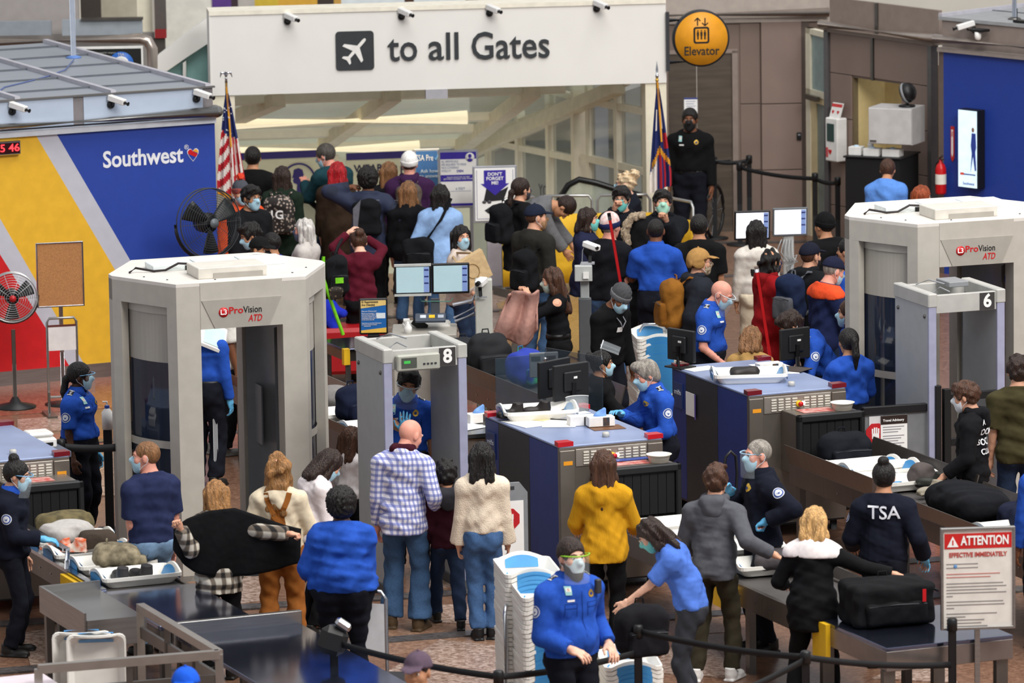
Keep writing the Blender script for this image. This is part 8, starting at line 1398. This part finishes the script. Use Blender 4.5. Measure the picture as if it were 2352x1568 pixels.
# black double posts right of gate 6
dp = D(2160, 1100, 51.9); db = thing('black_rail_frame', 'black rail frame standing right of the number six arch', 'barrier', (dp[0], 51.9, 0), LANE); MB().bb(-.06, .0, -.03, .03, 0, 1.35).bb(.03, .1, -.03, .03, 0, 1.3).build('posts', BLACK, db) if 0 else [MB().bb(a, b, -.03, .03, 0, c_, .004).build('post', BLACK, db) for a, b, c_ in ((-.06, .0, 1.36), (.03, .1, 1.32))]; MB().bb(.1, .75, -.02, .02, 1.2, 1.28, .004).bb(.1, .75, -.02, .02, .78, .84, .004).build('rails', BLACK, db) if 0 else [MB().bb(.1, .75, -.02, .02, a, a + .07, .004).build('rail', BLACK, db) for a in (1.2, .78)]
# ---- attention sign
AY = 43.4; a, b = D(2246, 1215, AY), D(2246, 1440, AY); at = thing('attention_sign', 'framed white ATTENTION sign with red banner in the right foreground', 'sign', (a[0], AY, 0), 5); hh = a[2] - b[2]; ww = (D(2328, 1300, AY) - D(2164, 1300, AY))[0]; z1_ = a[2]; z0_ = b[2]; h2 = ww / 2
MB().bb(-h2, h2, 0, .02, z0_, z1_).build('sheet', M('#ddd8d0', .6), at)
for q in ((-h2 - .015, -h2 + .006, z0_, z1_), (h2 - .006, h2 + .015, z0_, z1_), (-h2 - .015, h2 + .015, z1_ - .006, z1_ + .016), (-h2 - .015, h2 + .015, z0_ - .016, z0_ + .006)): MB().bb(q[0], q[1], -.015, .03, q[2], q[3], .003).build('frame_bar', STEEL, at)
MB().bb(-h2 + .015, h2 - .012, -.003, 0, z1_ - .15, z1_ - .03).build('red_banner', M('#c41f1c', .5), at); text(at, 'ATTENTION', .1, WHITEP, (.055, -.006, z1_ - .09), bold=.03, w=ww * .68); fixn(MB().prism([(-h2 + .035, z1_ - .135), (-h2 + .125, z1_ - .135), (-h2 + .08, z1_ - .05)], 'y', -.006, -.003).build('warning_triangle', WHITEP, at).data); MB().bb(-h2 + .075, -h2 + .085, -.008, -.006, z1_ - .12, z1_ - .08).build('exclamation', M('#c41f1c', .5), at)
text(at, 'EFFECTIVE IMMEDIATELY', .05, M('#b8443c', .5), (0, -.003, z1_ - .2), bold=.025, w=ww * .82); MB().ball((-h2 + .1, -.004, z1_ - .29), (.014, .003, .016)).build('seal', M('#5f92c8', .5), at)
PR_ = M('#8f8b88', .6); PR2 = M('#c08078', .6); z = z1_ - .27
for i, (w0, m_, dz) in enumerate(((.5, PR_, .03), (.5, PR_, .05), (.85, PR2, .025), (.7, PR2, .05), (.9, PR_, .025), (.95, PR_, .025), (.8, PR_, .025), (.95, PR_, .025), (.1, PR_, .045), (.9, PR_, .025), (.92, PR_, .025), (.12, PR_, .045), (.8, PR_, .025), (.3, PR_, .025), (.6, PR_, .025), (.55, PR_, .025), (.65, PR_, .03))): MB().bb(-h2 + .03, -h2 + .03 + (ww - .06) * w0, -.003, 0, z - .004, z + .003).build('printed_line', m_, at); z -= dz
MB().bb(-.02, .02, .03, .06, 0, z0_).build('post', STEEL, at); MB().bb(-.25, .25, -.2, .2, 0, .03, .008).build('base', STEEL2, at)
# ---- foreground belts
posts = {}
for nm, px, py, lb_ in (('a', 766, 1440, 'belt post with chrome topped head in front of the large officer'), ('b', 1145, 1545, 'belt post at the bottom edge below the tray cart'), ('c', 1465, 1440, 'belt post between the bearded officer and bending woman'), ('d', 1850, 1500, 'belt post in front of the blonde woman legs'), ('e', 2187, 1425, 'thick belt post overlapping the attention sign')):
    q = G(px, py, 1.0); posts[nm] = q; t = post((q[0], q[1], 0), .98, lb_)
    if nm == 'a': MB().bb(-.11, .11, -.06, .06, -.13, .1, .05, rotm(y=18), (0, -.05, .92)).build('belt_cassette', M('#20201f', .5), t); MB().bb(-.06, .07, -.045, .045, -.03, .04, .02, rotm(y=35), (.07, -.06, 1.03)).build('chrome_cap', CHROME, t)
belt(posts['a'] + [0, 0, -.12], posts['b'] + [0, 0, -.03], 'black belt crossing the floor below the plaid shirt man'); belt(posts['b'] + [0, 0, -.03], posts['c'] + [0, 0, -.2], 'black belt crossing in front of the bearded officer'); belt(posts['c'] + [0, 0, -.03], posts['d'] + [0, 0, -.03], 'black belt crossing in front of the grey hoodie man'); belt(posts['d'] + [0, 0, -.03], posts['e'] + [0, 0, -.35], 'black belt crossing in front of the steel end table'); belt(G(1560, 1640, .95), posts['d'] + [0, 0, -.05], 'slanting belt at the bottom edge right of the low tray stack')
bl0, bl1 = G(140, 1026, 1.15), G(330, 1018, 1.15); belt(bl0, bl1, 'black belt between left machine and scanner', .07); [post((q[0], q[1], 0), 1.18, lb_) for q, lb_ in ((bl0, 'belt post hidden beside the left machine'), (bl1, 'belt post in front of the left scanner'))]
# ---- foreground railing
rl = thing('steel_railing', 'brushed steel corner railing in the lower left foreground', 'railing', (0, 0, 0)); RZ = 1.02; A_, B_, C_ = G(88, 1536, RZ), G(503, 1502, RZ), G(322, 1394, RZ); rl.location = (A_[0], A_[1], 0); L0 = np.array([A_[0], A_[1], 0]); RS = M('#a39d96', .3, .75)
for p, q in ((A_, B_), (B_, C_)): 
    B = MB(); bar(B, p - L0, q - L0, .065, .065); B.build('top_rail', RS, rl); B = MB(); bar(B, p - L0 - [0, 0, .2], q - L0 - [0, 0, .2], .03, .09); B.build('lower_rail', STEEL2, rl)
for p in (A_, B_, C_): B = MB(); bar(B, np.array([*(p - L0)[:2], 0]), p - L0, .06, .06, (0, 1, 0)); B.build('post', RS, rl)
for f_ in (.3, .65): p = B_ + (C_ - B_) * f_; B = MB(); bar(B, p - L0 - [0, 0, .85], p - L0, .05, .03, (0, 1, 0)); B.build('baluster', STEEL2, rl)
p = A_ + (B_ - A_) * .5; B = MB(); bar(B, p - L0 - [0, 0, .95], p - L0, .05, .03, (0, 1, 0)); B.build('baluster', STEEL2, rl)
tp_ = G(40, 1560, .9); sl_ = thing('white_counter', 'pale counter top at the lower left corner', 'counter', (tp_[0], tp_[1], 0), LANE); MB().bb(-.8, .25, -.4, .15, .84, .9, .01).build('top', M('#d8ccd2', .4), sl_); MB().bb(-.75, .2, -.35, .1, 0, .84).build('body', STEEL2, sl_)
for i, (px, lb_) in enumerate(((150, 'upright white tray leaning behind the railing, left one'), (185, 'upright white tray leaning behind the railing, right one'))): q = G(px + 35, 1560, .0); t = tray((q[0], q[1] + .35 * 0 + 1.2, .42), 5, lb_, 'trays behind the railing', 90); t.location = (D(px + 40, 1560, 43.3)[0], 43.3 - .1 * i, D(px + 40, 1545, 43.3)[2])
# ---- left machine clutter
pr_ = thing('label_printer', 'white label printer behind the left machine', 'printer', lane(O1, .62, 1.3, 1.192), LANE); MB().bb(-.14, .14, -.12, .14, 0, .1, .02).build('case', WHITE, pr_); MB().bb(-.12, .12, -.1, .12, .1, .15, .02).build('lid', M('#e4e2de', .4), pr_); MB().bb(-.1, .1, -.125, -.12, .03, .06).build('slot', BLACK, pr_)
sz = D(247, 985, 52.4); st_ = thing('sanitizer_stand', 'black post with white sanitizer bottle left of the scanner', 'dispenser', (sz[0], 52.4, 0)); MB().bb(-.04, .04, -.04, .04, 0, sz[2], .006).build('post', BLACK, st_); MB().bb(-.12, .12, -.12, .12, 0, .03, .006).build('base', BLACK, st_); MB().lathe([(0, 0), (.05, 0), (.052, .16), (.02, .2), (.02, .22), (0, .22)], 14, (0, 0, sz[2])).build('bottle_body', WHITE, st_); MB().tube([(0, 0, sz[2] + .22), (0, 0, sz[2] + .26), (-.04, 0, sz[2] + .26)], .008, 6).build('pump', WHITE, st_); MB().lathe([(.022, .195), (.024, .21), (.022, .225)], 12, (0, 0, sz[2])).build('blue_ring', M('#2a4a9a', .5), st_)
fs = thing('face_shield', 'clear face shield with green frame standing on the left machine', 'face shield', lane(O1, .1, 1.45, 1.352), LANE); B = MB(); B.grid(lambda u, v: (.1 * math.sin((u - .5) * 2.4), -.1 * math.cos((u - .5) * 2.4), .01 + .2 * v), 10, 2); B.build('visor', M('#dfe6e6', .05, alpha=.35, spec=.7), fs); MB().tube([(.1 * math.sin((u - .5) * 2.4), -.1 * math.cos((u - .5) * 2.4), .012) for u in np.linspace(0, 1, 8)], .005, 5).build('frame', LGRN, fs)
hz = lane(O2, 1.02, -.15); ho = thing('black_hose_stand', 'black curved hose handle beside the centre machine hood', 'stand', hz, LANE); MB().tube([(0, 0, .02), (0, 0, 1.0), (.02, 0, 1.15), (.07, 0, 1.2), (.12, 0, 1.15), (.13, 0, 1.0), (.1, -.03, .7)], .014, 8).build('hose', BLACK, ho); MB().bb(-.15, .15, -.15, .15, 0, .03, .008).build('base', BLACK, ho); MB().bb(-.05, .08, -.05, .05, .6, .75, .02).build('holder', BLACK, ho)
dm_ = D(492, 775, 54.5); kd = thing('touch_display', 'white angled touch display seen through the scanner', 'display', (dm_[0], 54.5, 0), 25); MB().bb(-.16, .14, -.02, .02, -.14, .14, .02, rotm(x=-30, y=25), (0, 0, dm_[2])).build('casing', WHITE, kd); MB().bb(-.12, .1, -.026, -.02, -.1, .1, 0, rotm(x=-30, y=25), (0, 0, dm_[2])).build('screen', M('#bcd8d0', .3, emit=.2), kd); MB().tube([(0, .03, 0), (0, .03, dm_[2])], .025, 8).build('post', GREY, kd)
